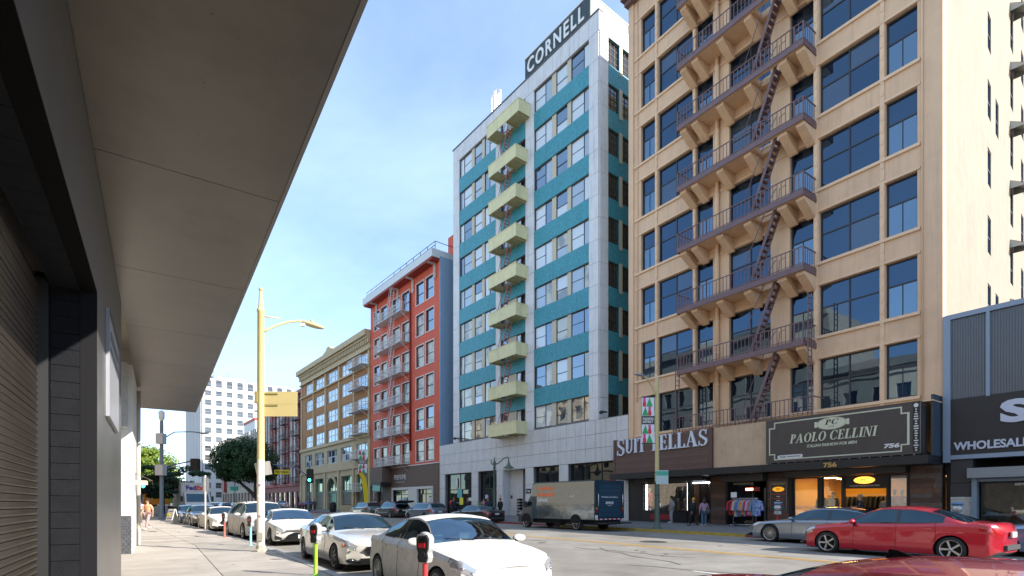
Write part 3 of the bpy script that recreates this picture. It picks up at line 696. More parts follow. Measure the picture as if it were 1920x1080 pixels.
# -------- tailor's sign of brown boards
ts = thing('tailor_sign', 'brown slatted sign board with white serif capitals over the left suit shop', 'sign', (TR[0], TR[1], 0), TROT)
b = MB(); b.box(-18.75, -10.75, -1.28, -1.21, 3.84, 6.22); b.build('backing_board', mat('sign_back', (.06, .035, .028), .6), ts)
for i in range(15):
    z = 3.90 + i * .153; b = MB(); b.box(-18.6, -11.0, -1.33, -1.283, z, z + .138); b.build('slat', wd[0] if 0 else mat('slat_brown_%d' % (i % 3), ((.135, .075, .06), (.125, .07, .055), (.145, .083, .066))[i % 3], .6, var=.14, scale=4), ts)
b = MB(); b.box(-18.8, -18.62, -1.35, -1.2, 3.84, 6.25); b.box(-10.98, -10.74, -1.35, -1.2, 3.84, 6.25); b.box(-18.62, -10.98, -1.35, -1.29, 3.80, 3.895); b.build('frame', mat('frame_brown', (.115, .062, .05), .6), ts)
m_let = mat('letter_white', (.66, .70, .78), .4)
xa = -UT(1157, 1.36); xb = -UT(1223, 1.36); xc = -UT(1329, 1.36)
serif_text('lettering', 'SUIT', -UT(1212, 1.36) - xa, .98, m_let, ts, (xa, -1.33, 5.20), .09, big_first=True, gap=.04)
serif_text('lettering', 'FELLAS', xc - xb, .98, m_let, ts, (xb, -1.33, 5.20), .09, gap=.04)
# -------- menswear sign
ps = thing('menswear_sign', 'big dark brown sign with cream border and oval badge over the open shop', 'sign', (TR[0], TR[1], 0), TROT)
m_sgn = mat('sign_brown', (.062, .050, .045), .5, var=.1, scale=1.5, streak=.15); m_crm = mat('sign_cream', (.60, .60, .44), .5)
PX0, PX1, PY = -7.3, -.36, -1.5
b = MB(); b.box(PX0, PX1, PY, -.005, 3.86, 6.16); b.build('board', m_sgn, ps)
b = MB(); b.box(PX1 + .002, PX1 + .02, PY + .01, -.3, 3.9, 6.1); b.build('end_panel', mat('end_metal', (.30, .31, .33), .25, metal=.8, grime=.5), ps)
b = MB(); b.box(-.62, -.37, PY - .012, PY - .001, 3.95, 6.12); b.build('side_strip', m_black, ps)
b = MB()
for k in range(18):
    z = 4.0 + k * .105; ww = rnd.uniform(.03, .09); b.box(-.495 - ww, -.495 + ww, PY - .016, PY - .012, z, z + .05)
b.lathe([(.001, 0), (.09, 0)], (-.495, PY - .017, 5.98), 14, 'y', False); b.build('strip_lettering', m_white, ps)
x0, x1, z0, z1, q, t = -7.12, -.74, 4.0, 6.0, .28, .055
b = MB(); yy0, yy1 = PY - .012, PY - .001
for a in ((x0 + q, x1 - q, z1 - t, z1), (x0 + q, x1 - q, z0, z0 + t), (x0, x0 + t, z0 + q, z1 - q), (x1 - t * 1.6, x1, z0 + q, z1 - q)): b.box(a[0], a[1], yy0, yy1, a[2], a[3])
for xc_, sx in ((x0, 1), (x1, -1)):
    for zc_, sz in ((z0, 1), (z1, -1)):
        X = sorted((xc_, xc_ + sx * (q + t))); Z = sorted((zc_ + sz * q, zc_ + sz * (q + t))); b.box(X[0], X[1], yy0 - .001, yy1, Z[0], Z[1])
        X = sorted((xc_ + sx * q, xc_ + sx * (q + t))); Z = sorted((zc_, zc_ + sz * q)); b.box(X[0], X[1], yy0 - .002, yy1, Z[0], Z[1])
b.build('border', m_crm, ps)
ocx, ocz = -UT(1559, 1.5), ZT(793.5, 1559, 1.5)
b = MB(); n = 32
for rx, rz_, y in ((.70, .30, PY - .014),): b.prism([(ocx + rx * math.cos(2 * math.pi * i / n), ocz + rz_ * math.sin(2 * math.pi * i / n)) for i in range(n)], y, PY - .001)
for sx in (-1, 1):
    for k in range(3): b.prism([(ocx + sx * .74 + .07 * math.cos(2 * math.pi * i / 8), ocz + (k - 1) * .09 + .06 * math.sin(2 * math.pi * i / 8)) for i in range(8)], PY - .010 - k * .001, PY - .001)
b.build('badge', m_crm, ps)
b = MB()
for i in range(n):
    a, c = 2 * math.pi * i / n, 2 * math.pi * (i + 1) / n
    b.prism([(ocx + .655 * math.cos(a), ocz + .265 * math.sin(a)), (ocx + .665 * math.cos(a), ocz + .272 * math.sin(a)), (ocx + .665 * math.cos(c), ocz + .272 * math.sin(c)), (ocx + .655 * math.cos(c), ocz + .265 * math.sin(c))][::-1], PY - .017, PY - .0141)
b.build('badge_ring', m_sgn, ps)
serif_text('badge_letters', 'PC', .62, .25, mat('letter_black', (.02, .018, .015), .5), ps, (ocx - .31, PY - .0145, ocz - .05), .004, shear=.2)
text('badge_year', '1932', .26, .07, MATS['letter_black'], ps, (ocx - .13, PY - .0145, ocz - .19), depth=.003)
xl, xr = -UT(1481, 1.5), -UT(1648, 1.5); zb = ZT(833, 1481, 1.5)
serif_text('lettering', 'PAOLO CELLINI', xr - xl - .1, .46, m_crm, ps, (xl, PY - .001, zb + .03), .03, shear=.2, gap=.05)
xl2, xr2 = -UT(1513, 1.5), -UT(1607, 1.5)
serif_text('tagline', 'ITALIAN FASHION FOP NEN'.replace('FOP', 'FOR').replace('NEN', 'MEN') if 0 else 'ITALIAN', 0.01, .01, m_crm, ps, (0, 5, 0), .001) if 0 else None
text('tagline', 'ITALIAN FASHION FOR MEN', xr2 - xl2, .15, m_crm, ps, (xl2, PY - .001, ZT(839.5, 1513, 1.5)), depth=.01, bold=.02, shear=.2)
text('number', '756', .62, .21, m_white, ps, (-UT(1657, 1.5), PY - .001, ZT(841, 1657, 1.5)), depth=.012, bold=.05, shear=.15)
fx0, fx1, fz = -UT(1458, 1.5), -UT(1505, 1.5), ZT(856, 1480, 1.5)
b = MB(); h = .09; pts = [(fx1 - h + h * math.cos(a), fz + h * math.sin(a)) for a in [math.radians(-90 + 18 * i) for i in range(11)]] + [(fx0 + h + h * math.cos(a), fz + h * math.sin(a)) for a in [math.radians(90 + 18 * i) for i in range(11)]]
b.prism(pts, PY - .012, PY - .001); b.build('parking_badge', m_white, ps)
text('parking_text', 'FREE PARKING', (fx1 - fx0) * .84, .075, MATS['letter_black'], ps, (fx0 + (fx1 - fx0) * .08, PY - .0125, fz - .037), depth=.004, bold=.03)
text('awning_number', '756', .62, .24, mat('brass', (.45, .33, .15), .35, metal=.8), tb_, (-UT(1544, 1.62), -1.622, 3.47), depth=.03, bold=.04)
text('awning_number', '752', .55, .22, m_white, tb_, (-UT(1231, 1.62), -1.622, 3.48), depth=.03, bold=.03)
b = MB()
for k in range(16): b.ellipsoid((-7.0 + k * .43, -1.58, 3.83), (.022, .022, .022), 6, 4)
b.build('awning_bulb', m_white, tb_)['kind'] = 'stuff'
# -------- left suit shop
m_roomd = mat('room_dark', (.03, .026, .024), .8); m_led = mat('led_tube', (.9, .9, 1), .4, emit=(.85, .9, 1), es=7.)
def room(name, xa, xc, z0, z1, depth, m, parent, y0=.36):
    b = MB(); b.add([(xa, y0, z0), (xc, y0, z0), (xc, depth, z0), (xa, depth, z0), (xa, y0, z1), (xc, y0, z1), (xc, depth, z1), (xa, depth, z1)], [(0, 1, 2, 3), (7, 6, 5, 4), (3, 2, 6, 7), (0, 3, 7, 4), (2, 1, 5, 6)])
    return b.build(name, m, parent)
room('display_room', SH[0][0], SH[0][1], 1.2, 3.12, 1.9, mat('wood_backdrop', (.16, .085, .045), .6, var=.3, scale=3), tb_)
room('doorway', SH[1][0], SH[1][1], SZ, 3.12, 3.0, MATS['wood_backdrop'], tb_)
room('doorway', SH[2][0], SH[2][1], SZ, 2.98, 3.0, m_roomd, tb_)
m_shopgl = glass_clear('shop_glass', (.92, .94, .93), .10)
window(tb_, *SH[0], .12, m_black, m_shopgl, cols=(), fw=.05)
window(tb_, SH[1][0], SH[1][1], SZ, 3.12, .9, m_black, m_shopgl, cols=(.55,), rows=(), fw=.07)
for xx in (SH[0][0] + .12, SH[0][1] - .12):
    b = MB(); b.box(xx - .045, xx + .045, .2, .26, 1.26, 3.06); b.build('light_tube', m_led, tb_)
b = MB(); b.box(SH[0][0], SH[0][1], -.06, -.002, SZ, 1.16); b.build('stall_riser', mat('riser', (.02, .02, .022), .4), tb_)
b = MB(); b.box(SH[0][0] + .7, SH[0][0] + 2.4, -.075, -.061, .62, 1.0); b.build('red_panel', mat('red_panel', (.30, .012, .02), .5, var=.2, scale=9), tb_)
b = MB(); b.box(SH[1][0] + .1, SH[1][1] - .1, .1, .16, 3.0, 3.06); b.build('light_tube', m_led, tb_)
# middle doorway : dark screen and half-open door
b = MB(); b.box(SH[2][0] + .02, SH[2][1] - .95, .30, .34, SZ, 2.96); b.build('dark_screen', glass_opaque('screen_glass', (.012, .012, .014), .04), tb_)
b = MB(); b.box(SH[2][1] - .93, SH[2][1] - .86, .1, .34, SZ, 2.4); b.box(SH[2][1] - .12, SH[2][1] - .02, -.04, .2, SZ, 2.6); b.build('door_frame', mat('door_frame_grey', (.1, .1, .1), .4, metal=.5), tb_)
b = MB(); b.box(SH[2][1] - 1.25, SH[2][1] - .35, -.1, -.04, 2.42, 2.66); b.build('open_sign', mat('sign_red', (.35, .03, .03), .4), tb_)
b = MB(); b.box(SH[2][1] - 1.2, SH[2][1] - .75, -.11, -.101, 2.48, 2.6); b.build('open_sign_letters', mat('neon', (1, .5, .3), .4, emit=(1, .45, .25), es=5), tb_)
# poster with badge on the pier
pst = thing('menu_poster', 'dark framed poster with an orange oval badge on the wooden pier', 'poster', (TR[0], TR[1], 0), TROT)
xa, xc = -UT(1446), -UT(1477)
b = MB(); b.box(xa, xc, -.10, -.05, 1.33, 2.9); b.build('frame', mat('poster_frame', (.2, .19, .17), .4, metal=.5), pst)
b = MB(); b.box(xa + .05, xc - .05, -.108, -.101, 1.38, 2.85); b.build('print', mat('poster_print', (.05, .045, .045), .4), pst)
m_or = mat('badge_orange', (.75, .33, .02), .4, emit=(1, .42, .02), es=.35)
cx_, cz_ = (xa + xc) / 2, 2.5
b = MB(); b.prism([(cx_ + .34 * math.cos(2 * math.pi * i / 20), cz_ + .14 * math.sin(2 * math.pi * i / 20)) for i in range(20)], -.112, -.1081); b.build('badge', m_or, pst)
text('badge_text', 'PC', .22, .12, MATS['letter_black'], pst, (cx_ - .11, -.1125, cz_ - .06), depth=.003, bold=.01, shear=.2)
for z, mm, ww in ((2.76, mat('print_gold', (.55, .42, .12), .5), .36), (2.2, mat('print_red', (.5, .06, .05), .5), .38), (2.07, m_white, .1), (1.95, MATS['print_red'], .34), (1.84, m_white, .1), (1.74, m_white, .24), (1.6, MATS['print_red'], .33), (1.46, mat('print_teal', (.05, .3, .38), .5), .38)):
    b = MB(); q = cx_ - ww
    while q < cx_ + ww - .02: qq = rnd.uniform(.03, .07); b.box(q, min(q + qq, cx_ + ww), -.1115, -.1081, z, z + .055); q += qq + .012
    b.build('print_line', mm, pst)
# -------- open menswear shop : yellow lit room
m_yel_room = mat('room_yellow', (.62, .36, .04), .7)
room('shop_room', SH[3][0], SH[3][1], SZ, 3.12, 5.2, m_yel_room, tb_)
b = MB(); b.box(SH[3][0], SH[3][1], .4, 5.1, SZ, SZ + .01); b.build('shop_floor', m_roomd, tb_)
for i in range(3):
    for j in range(2):
        b = MB(); b.box(SH[3][0] + 1 + i * 2.3, SH[3][0] + 1.7 + i * 2.3, 1 + j * 2, 1.5 + j * 2, 3.07, 3.10); b.build('ceiling_lamp', mat('warm_lamp', (1, .8, .4), .4, emit=(1, .62, .22), es=22), tb_)
gx = [-UT(q) for q in (1486, 1533, 1540, 1578, 1582, 1661, 1665, 1701)]
for i in (0, 2, 6): window(tb_, gx[i], gx[i + 1], SZ, 3.1, .1, m_black, m_shopgl, fw=.06)
b = MB(); b.box(gx[0] - .12, gx[0], .05, .2, SZ, 3.1); b.box(gx[1], gx[2], .05, .2, SZ, 3.1); b.box(gx[3], gx[4], .05, .25, SZ, 3.1); b.box(gx[5], gx[6], .05, .25, SZ, 3.1); b.box(gx[4], gx[5], .1, .2, 2.45, 3.1); b.build('shop_frame', m_black, tb_)
cx_, cz_ = -UT(1619), 2.86
b = MB(); b.prism([(cx_ + .46 * math.cos(2 * math.pi * i / 24), cz_ + .17 * math.sin(2 * math.pi * i / 24)) for i in range(24)], .06, .0999); b.build('lit_badge', mat('lit_orange', (1, .5, .1), .4, emit=(1, .30, .03), es=2.2), tb_)
text('lit_badge_text', 'PC', .34, .16, MATS['letter_black'], tb_, (cx_ - .17, .0595, cz_ - .08), depth=.003, bold=.01, shear=.2)
text('door_tagline', 'ITALIAN FASHION FOR MEN', 1.3, .07, m_white, tb_, (cx_ - .65, .0985, 2.55), depth=.004)
text('window_lettering', 'PAOLO CELLINI', 1.5, .16, m_white, tb_, (gx[0] + .1, .13, 1.42), depth=.004, bold=.02, shear=.2)
# ================================================================= grey wholesale building at the right edge
wh = thing('wholesale_building', 'low grey clad shop building with black wholesale sign at the right edge', 'building', (TR[0], TR[1], 0), TROT)
m_clad = mat('grey_cladding', (.15, .165, .18), .45, metal=.3, var=.06, scale=2); m_bluef = mat('blue_grey_frame', (.26, .32, .40), .5)
b = MB(); b.box(.04, 70, .35, 22, 3.7, 9.9); b.box(.04, 70, 3.2, 22, .2, 3.69); b.box(.04, .9, .35, 3, .2, 3.69); b.build('wall', mat('dark_grey_wall', (.03, .032, .036), .6), wh)
xx = .30; pn = 0
for xe in (1.62, 3.2, 4.8, 6.4, 8.0, 11, 14, 20, 30, 50, 70):
    b = MB(); x = xx
    b.box(xx, xe - .12, -.02, .3, 6.2, 9.72)
    while x < xe - .16: b.box(x, x + .045, -.045, -.02, 6.2, 9.72); x += .09
    b.build('cladding_panel', m_clad, wh)
    b = MB(); b.box(xe - .12, xe, -.12, .3, 6.2, 9.74); b.build('mullion', m_bluef, wh); xx = xe
b = MB(); b.box(.04, .30, -.12, .34, 3.5, 9.95); b.box(.3, 70, -.12, .34, 9.74, 9.95); b.box(.3, 70, -.14, .34, 3.62, 3.80); b.build('frame', m_bluef, wh)
b = MB(); b.box(.30, 70, -.08, .33, 3.80, 6.25); b.build('sign_board', mat('board_black', (.022, .021, .022), .5, var=.1), wh)
b = MB(); b.box(-.12, -.02, -1.0, .0, 3.5, 6.45); b.build('fin_panel', mat('navy_panel', (.03, .05, .075), .4, var=.2, scale=3), wh)
m_lw = mat('letter_grey', (.55, .57, .66), .4)
text('lettering', 'WHOLESALE', 2.42, .36, m_lw, wh, (.42, -.082, 4.0), depth=.05, bold=.03)
text('big_letter', 'S', .95, .95, m_lw, wh, (1.95, -.082, 5.0), depth=.06, bold=.05)
b = MB(); b.box(.3, 1.05, -.03, .34, 2.6, 3.6); b.box(.3, 1.05, -.06, .33, 2.0, 2.58); b.build('dark_panel', mat('panel_dark', (.035, .035, .038), .5), wh)
for j in range(13):
    x = .3 - rnd.uniform(0, .25)
    while x < 1.03:
        xe = x + rnd.uniform(.22, .4); q0, q1 = max(x, .3), min(xe, 1.05)
        if q1 - q0 > .03: b = MB(); b.box(q0 + .003, q1 - .003, -.05 - rnd.uniform(0, .03), .33, .42 + j * .121, .42 + j * .121 + .115); b.build('stone', mat('split_stone', (.50, .48, .45), .8, var=.2, scale=6), wh)
        x = xe
b = MB(); b.box(.95, 9, -.4, .3, 2.78, 3.2); b.build('shutter_box', mat('box_grey', (.26, .26, .27), .5), wh)
b = MB(); b.box(1.05, 1.22, -.2, .3, .42, 2.77); b.box(1.22, 9, -.1, .3, 2.62, 2.77); b.build('door_post', mat('post_blue', (.2, .25, .3), .5), wh)
room('display_room', 1.3, 9, .45, 2.62, 2.4, mat('room_mix', (.10, .075, .05), .8, two=(.3, .24, .1), twoscale=2.5), wh, y0=.34)
facade = MB(); facade.box(1.23, 9, .02, .3, .42, .85); facade.build('stall_riser', m_black, wh)
window(wh, 1.3, 4.2, .85, 2.6, .05, m_black, m_shopgl, fw=.06); window(wh, 4.3, 8.9, .85, 2.6, .05, m_black, m_shopgl, fw=.06)
# ================================================================= teal and white office tower
CR = (8.5, 38.85); CD = (-.62, .7846); CN = (.7846, .62); CROT = math.atan2(-CD[1], -CD[0])
def UC(px, p=0.):
    r = (px - 960) / FPX; x0, y0 = CR[0] - CN[0] * p, CR[1] - CN[1] * p
    return (x0 - y0 * r) / (-CD[0] + CD[1] * r)
ct = thing('teal_tower', 'white and teal office tower with pale yellow balconies and a rooftop name sign', 'building', (CR[0], CR[1], 0), CROT)
m_teal = mat('teal_mosaic', (.045, .27, .33), .5, var=.4, scale=6, bump=.1, bscale=40, streak=.25)
m_wpan = mat('white_panel', (.68, .67, .67), .55, var=.07, scale=2, streak=.34, grime=.12); m_wjoint = mat('panel_joint', (.16, .155, .15), .8)
m_cmul = mat('cream_mullion', (.55, .49, .36), .6); m_cfr = mat('thin_frame', (.03, .03, .033), .5)
blind1 = glass_opaque('pane_blind', (.60, .64, .64), .18, (.85, .93, 1), wav=.10)
blind2 = glass_opaque('pane_blind_half', (.30, .35, .38), .24, (.85, .93, 1), wav=.12)
darkp = glass_opaque('pane_dark', (.03, .05, .07), .30, (.75, .88, 1), wav=.10)
midp = glass_opaque('pane_warm', (.40, .38, .30), .22, (1, .95, .85), wav=.12, two=(.10, .11, .12))
U = lambda px: -UC(px)
CZ = [8.36 + 3.49 * k for k in range(9)]; WH = 1.9
secR = (U(1001), U(1104)); secL = (U(861), -16.25); secM = (-15.5, U(985))
groups = []                                        # (x0, x1, cols)
for a, c, split in ((1001, 1033, .62), (1041, 1062, None), (1069, 1104, .68)): groups.append((U(a), U(c), split))
for a, c, split in ((861, 883, .34), (888, 902, None)): groups.append((U(a), U(c), split))
groups.append((U(907), -16.25, .4)); groups.append((-13.2, -12.55, None)); groups.append((-15.4, -14.6, None))
holes = []
for z in CZ:
    holes += [(secR[0], secR[1], z, z + WH), (secL[0], secL[1], z, z + WH), (secM[0], secM[1], z, z + WH)]
b = MB(); facade_wall(b, -23.95, -2.95, 8.2, 39.8, holes, .3, .10); b.box(-23.9, -3.5, .5, 20, 8.2, 39.5); b.box(-26.8, -.1, 3.2, 20, .2, 8.1); b.build('wall', m_wjoint, ct)
# teal spandrels
for z in CZ + [CZ[-1] + 3.49]:
    for s in (secR, secL, secM):
        if z > 39: continue
        zt = z - .03; zb = z - 3.49 + WH + .03
        if z == CZ[0]: continue
        b = MB(); b.box(s[0], s[1], .03, .099, zb, zt); b.build('spandrel', m_teal, ct)
# cladding panels on piers and the top band
def panels(xs, zs, y0, y1, name='cladding_panel', m=m_wpan, gap=.012, parent=None):
    for i in range(len(xs) - 1):
        for j in range(len(zs) - 1):
            b = MB(); b.box(xs[i] + gap, xs[i + 1] - gap, y0 - rnd.uniform(0, .004), y1, zs[j] + gap, zs[j + 1] - gap); b.build(name, m, parent or ct)
zz = [8.2 + i * 1.745 for i in range(18)]; zz[-1] = 38.25 - 0
zz = [q for q in zz if q < 38.0] + [38.25]
panels([secR[1], -2.95], zz, .0, .099); panels([secM[1], secR[0]], zz, .0, .099); panels([secL[1], secM[0]], zz, .0, .099); panels([-23.95, secL[0]], zz, .0, .099)
n = 20; panels([-23.95 + i * 21.0 / n for i in range(n + 1)], [38.26, 39.8], .0, .099)
b = MB(); b.box(-24.05, -2.85, -.05, .4, 39.8, 39.92); b.build('coping', mat('coping_dark', (.08, .08, .09), .5), ct)
for k, z in enumerate(CZ):
    for (xa, xc, sp) in groups:
        pool = [blind1, blind1, blind1, blind2, darkp] if k > 4 else ([blind1, blind1, blind2, midp] if k > 2 else [midp, midp, blind1, darkp])
        if xa == U(907) or xa < -17: pool = [blind1, blind2, darkp] if k > 3 else [midp, midp, blind1]
        if sp: window(ct, xa, xc, z, z + WH, .16, m_cfr, pool, cols=(sp,), rows=(), fw=.045, sub={(0, 0): (1, 2)} if sp > .5 else {(1, 0): (1, 2)}, tilt=.012)
        else: window(ct, xa, xc, z, z + WH, .16, m_cfr, pool, rows=(.42,), fw=.045, tilt=.012)
    b = MB()
    for a, c in ((U(1033), U(1041)), (U(1062), U(1069)), (U(883), U(888)), (U(902), U(907)), (-14.6, -13.2)): b.box(a + .001, c - .001, .12, .3, z, z + WH)
    b.build('mullion', m_cmul, ct)
# side face towards the right
sx = -2.95
SIDE2 = math.radians(90)
sideh = [(1.1 + .0, 2.45, z, z + 2.0) for z in CZ] + [(2.8, 4.2, z, z + 2.0) for z in CZ] + [(4.6, 5.9, z, z + 2.0) for z in CZ] + [(6.3, 7.6, z, z + 2.0) for z in CZ]
b = MB(); facade_wall(b, 1.05, 19, 8.2, 39.8, sideh, .3, .02)
b.build('side_wall', m_teal, ct, (sx, .0, 0), (0, 0, SIDE2))
b = MB()
b.box(0.0, 19, -.06, .0, 38.3, 39.8); b.build('side_band', m_wpan, ct, (sx, 0, 0), (0, 0, SIDE2))
for j in range(len(zz) - 1):
    b = MB(); b.box(.102, 1.04, -.08, -.001, zz[j] + .012, zz[j + 1] - .012); b.build('cladding_panel', m_wpan, ct, (sx, 0, 0), (0, 0, SIDE2))
sidep = glass_opaque('pane_side', (.035, .032, .028), .10, (.9, .9, .9), wav=.1)
for z in CZ:
    for xa, xc in ((1.1, 2.45), (2.8, 4.2), (4.6, 5.9), (6.3, 7.6)):
        window(ct, 0, xc - xa, 0, 2.0, 0, mat('rust_frame', (.09, .07, .055), .6), sidep, fw=.05, sub={(0, 0): (3, 4)}, rot=SIDE2, loc=(sx - .12, xa, z))
    b = MB(); b.box(2.45, 2.8, -.03, .015, z - .3, z + 2.1); b.box(4.2, 4.6, -.03, .015, z - .3, z + 2.1); b.build('side_mullion', m_cmul, ct, (sx, 0, 0), (0, 0, SIDE2))
# balconies: pale yellow trays with ribs, brackets below; red ladders between
m_yb = mat('pale_yellow_metal', (.74, .69, .41), .55, var=.07, scale=2, streak=.2, grime=.1); m_redl = mat('red_ladder_iron', (.36, .10, .075), .6)
def tray(x0, x1):
    b = MB(); P = 1.33
    for (a, c, d, e) in ((x0, x1, -P, -P + .05), (x0, x0 + .05, -P + .05, -.001), (x1 - .05, x1, -P + .05, -.001)): b.box(a, c, d, e, 0, 1.08)
    x = x0 + .02
    while x < x1: b.box(x, x + .03, -P - .018, -P, .04, 1.04); x += .19
    y = -P + .05
    while y < -.1: b.box(x1, x1 + .018, y, y + .03, .04, 1.04); y += .19
    b.box(x0 - .03, x1 + .03, -P - .035, -P + .05, 1.08, 1.14); b.box(x1 - .05, x1 + .035, -P + .05, -.001, 1.08, 1.14)
    return b.mesh('balcony', m_yb)
def floor_(x0, x1):
    b = MB(); P = 1.33
    b.box(x0 + .05, -14.35, -P + .05, -.001, .02, .07); b.box(-13.0, x1 - .05, -P + .05, -.001, .02, .07); b.box(-14.35, -13.0, -.3, -.001, .02, .07)
    for xx in (x0 + .3, -14.4, -12.95, x1 - .3): b.box(xx - .05, xx + .05, -P + .06, -.002, -.07, .018)
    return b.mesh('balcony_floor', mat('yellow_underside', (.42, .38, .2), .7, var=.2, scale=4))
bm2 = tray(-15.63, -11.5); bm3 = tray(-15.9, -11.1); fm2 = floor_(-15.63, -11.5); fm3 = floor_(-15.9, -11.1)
def lad2():
    b = MB(); x0, x1, h = -14.35, -13.1, 3.4
    for y in (-.95, -.5): b.bar((x0, y, 0.1), (x1, y, h), .05, .10)
    for i in range(1, 12): f = i / 12; b.bar((x0 + (x1 - x0) * f, -.95, .1 + (h - .1) * f), (x0 + (x1 - x0) * f, -.5, .1 + (h - .1) * f), .06, .04)
    b.tube([(x0 - .3, -1, .1), (x0 - .35, -1, 1.0), (x1 - .35, -1, h + .3)], .025, 5); return b.mesh('ladder', m_redl)
lm2 = lad2()
for k, z in enumerate(CZ):
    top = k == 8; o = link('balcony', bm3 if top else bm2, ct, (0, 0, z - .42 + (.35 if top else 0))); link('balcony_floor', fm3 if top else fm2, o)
    if k: link('ladder', lm2, o, (0, 0, -3.49))
b = MB()
for xx in (-12.0, -2.3, -22.9): b = MB(); b.box(xx - .1, xx + .25, -.55, -.001, 8.62, 8.7); b.ellipsoid((xx + .15, -.55, 8.6), (.22, .16, .14), 8, 6); b.build('flood_lamp', m_dark, ct)
# rooftop box with the name
b = MB(); x = -12.0
b.box(-12.0, -4.0, .2, 7, 39.5, 41.9)
while x < -4.02: b.box(x, x + .05, .16, .199, 39.93, 41.9); x += .13
b.build('roof_box', mat('slate_cladding', (.085, .115, .125), .5), ct)
b = MB(); y = .22
b.box(-3.995, -3.97, .18, 7, 39.95, 41.92)
while y < 6.9: b.box(-3.97, -3.93, y, y + .05, 39.5, 41.9); y += .13
b.build('roof_box_end', mat('pale_cladding', (.48, .50, .44), .5), ct)
b = MB(); b.box(-12.05, -3.9, .12, 7.05, 41.92, 42.0)
for i in range(8): xx = -11.8 + i * 1.08; b.bar((xx, .8, 42), (xx, .8, 42.45), .035)
b.bar((-11.8, .8, 42.45), (-4.2, .8, 42.45), .035); b.build('roof_rail', m_white, ct)
text('name_letters', 'CORNELL', 7.0, 1.3, mat('name_white', (.8, .8, .78), .4), ct, (-11.6, .155, 40.32), depth=.08, bold=.02, space=1.25)
b = MB()
for pts in ([(-17.3, 39.9), (-17.3, 41.7), (-16.9, 42.1), (-16.9, 39.9)], [(-16.7, 39.9), (-16.7, 42.3), (-15.9, 41.7), (-15.9, 39.9)], [(-16.45, 39.9), (-16.45, 41.7), (-16.15, 41.5), (-16.15, 39.9)]):
    for p_, q_ in zip(pts, pts[1:]): b.bar((p_[0], .3, p_[1]), (q_[0], .3, q_[1]), .09)
b.build('roof_emblem', mat('emblem_white', (.85, .85, .85), .4), ct)
# base: tile band, piers, dark shopfronts
m_btile = mat('base_tile', (.62, .61, .60), .5, var=.06, scale=1.6, streak=.28, grime=.1)
b = MB(); b.box(-26.85, -.02, .12, .49, 4.95, 8.2); b.box(-26.85, -.02, .0, 6, 8.1, 8.24); b.build('base_wall', m_wjoint, ct)
xs = [-26.85 + i * 26.8 / 25 for i in range(26)]
panels(xs, [4.95, 6.03, 7.11, 8.2], .0, .119, 'tile', m_btile)
piers = [(824, 834), (884, 896), (931, 943), (985, 1000), (1048, 1065), (1155, 1178)]
for a, c in piers:
    xa, xc = U(a), U(c) if c < 1178 else -.02
    b = MB(); b.box(xa + .02, xc - .02, .1, .5, .3, 4.94); b.build('pier_core', m_wjoint, ct)
    panels([xa, xc], [.35, 1.9, 3.42, 4.95], .0, .099, 'tile', m_btile)
m_shopd = glass_opaque('shopfront_pane', (.012, .014, .016), .07, (.9, 1, .98), wav=.05)
for a, c, cols in ((834, 884, (.5,)), (896, 931, (.5,)), (1000, 1048, (.55,)), (1065, 1155, (.33, .66))):
    window(ct, U(a), U(c), .42, 4.94, .35, m_black, m_shopd, cols=cols, rows=(.32, .62) if a < 900 else (.55,), fw=.09)
# recessed entrance
xa, xc = U(943), U(985)
b = MB(); b.add([(xa, .0, .4), (xa, 0, 4.95), (xa + .05, 3.0, 4.95), (xa + .05, 3.0, .4)], [(3, 2, 1, 0)]); b.box(xa, xc, 3.0, 3.1, .4, 4.95); b.box(xa, xc, .01, 3, 4.90, 4.95); b.build('entrance_wall', m_btile, ct)
b = MB(); b.box(xa + .05, xa + 1.95, .85, 2.98, .4, 4.9)
b.build('entrance_side', m_btile, ct)
b = MB(); b.box(xa + 1.98, xc - .02, 1.2, 1.35, 3.35, 4.88); b.build('entrance_sign', mat('teal_sign', (.02, .20, .20), .5), ct)
text('entrance_sign_text', 'CORNELL', 2.2, .36, m_white, ct, (xa + 2.15, 1.198, 3.75), depth=.02, bold=.02)
window(ct, xa + 1.98, xc - .02, .42, 3.33, 1.25, m_black, m_shopd, cols=(.5,), fw=.09)
b = MB(); b.box(xa + 1.1, xa + 1.5, -.02, .4, 0, 0.01)
b = MB()
for i in range(6): b.box(xa + 1.5, xa + 1.9, .5, .84, .6 + i * .28, .78 + i * .28)
b.build('mail_rack', m_black, ct)
b = MB(); b.box(U(986.5), U(996), -.03, -.006, 2.62, 3.05); b.build('number_plate', m_black, ct); text('number_text', '746', .34 * 1.5, .2, m_white, ct, (U(986.5) + .09, -.031, 2.73), depth=.004, bold=.02)
b = MB(); b.box(xa + .15, xa + .4, .83, .849, 2.2, 2.5); b.build('door_phone', m_black, ct)
# posters and notices in the shopfront
for px, z0, z1, ww, mm in ((853, 2.35, 3.25, .9, mat('poster_teal', (.1, .42, .45), .5)), (857, 1.6, 2.35, .7, mat('poster_yellow', (.8, .7, .05), .5)), (905, 2.2, 2.6, .5, mat('poster_lilac', (.5, .5, .75), .5)), (874, 2.0, 2.35, .55, m_white)):
    b = MB(); b.box(U(px), U(px) + ww, .31, .34, z0, z1); b.build('window_poster', mm, ct)
b = MB(); b.prism([(U(852) + .18 * math.cos(a), 3.9 + .62 * math.sin(a)) for a in [2 * math.pi * i / 16 for i in range(16)]], .30, .33); b.build('display_board', m_white, ct)
b = MB(); b.box(U(935), U(941), -.012, -.004, 1.9, 2.6); b.build('wall_notice', mat('notice', (.5, .42, .36), .6, var=.3, scale=20), ct)

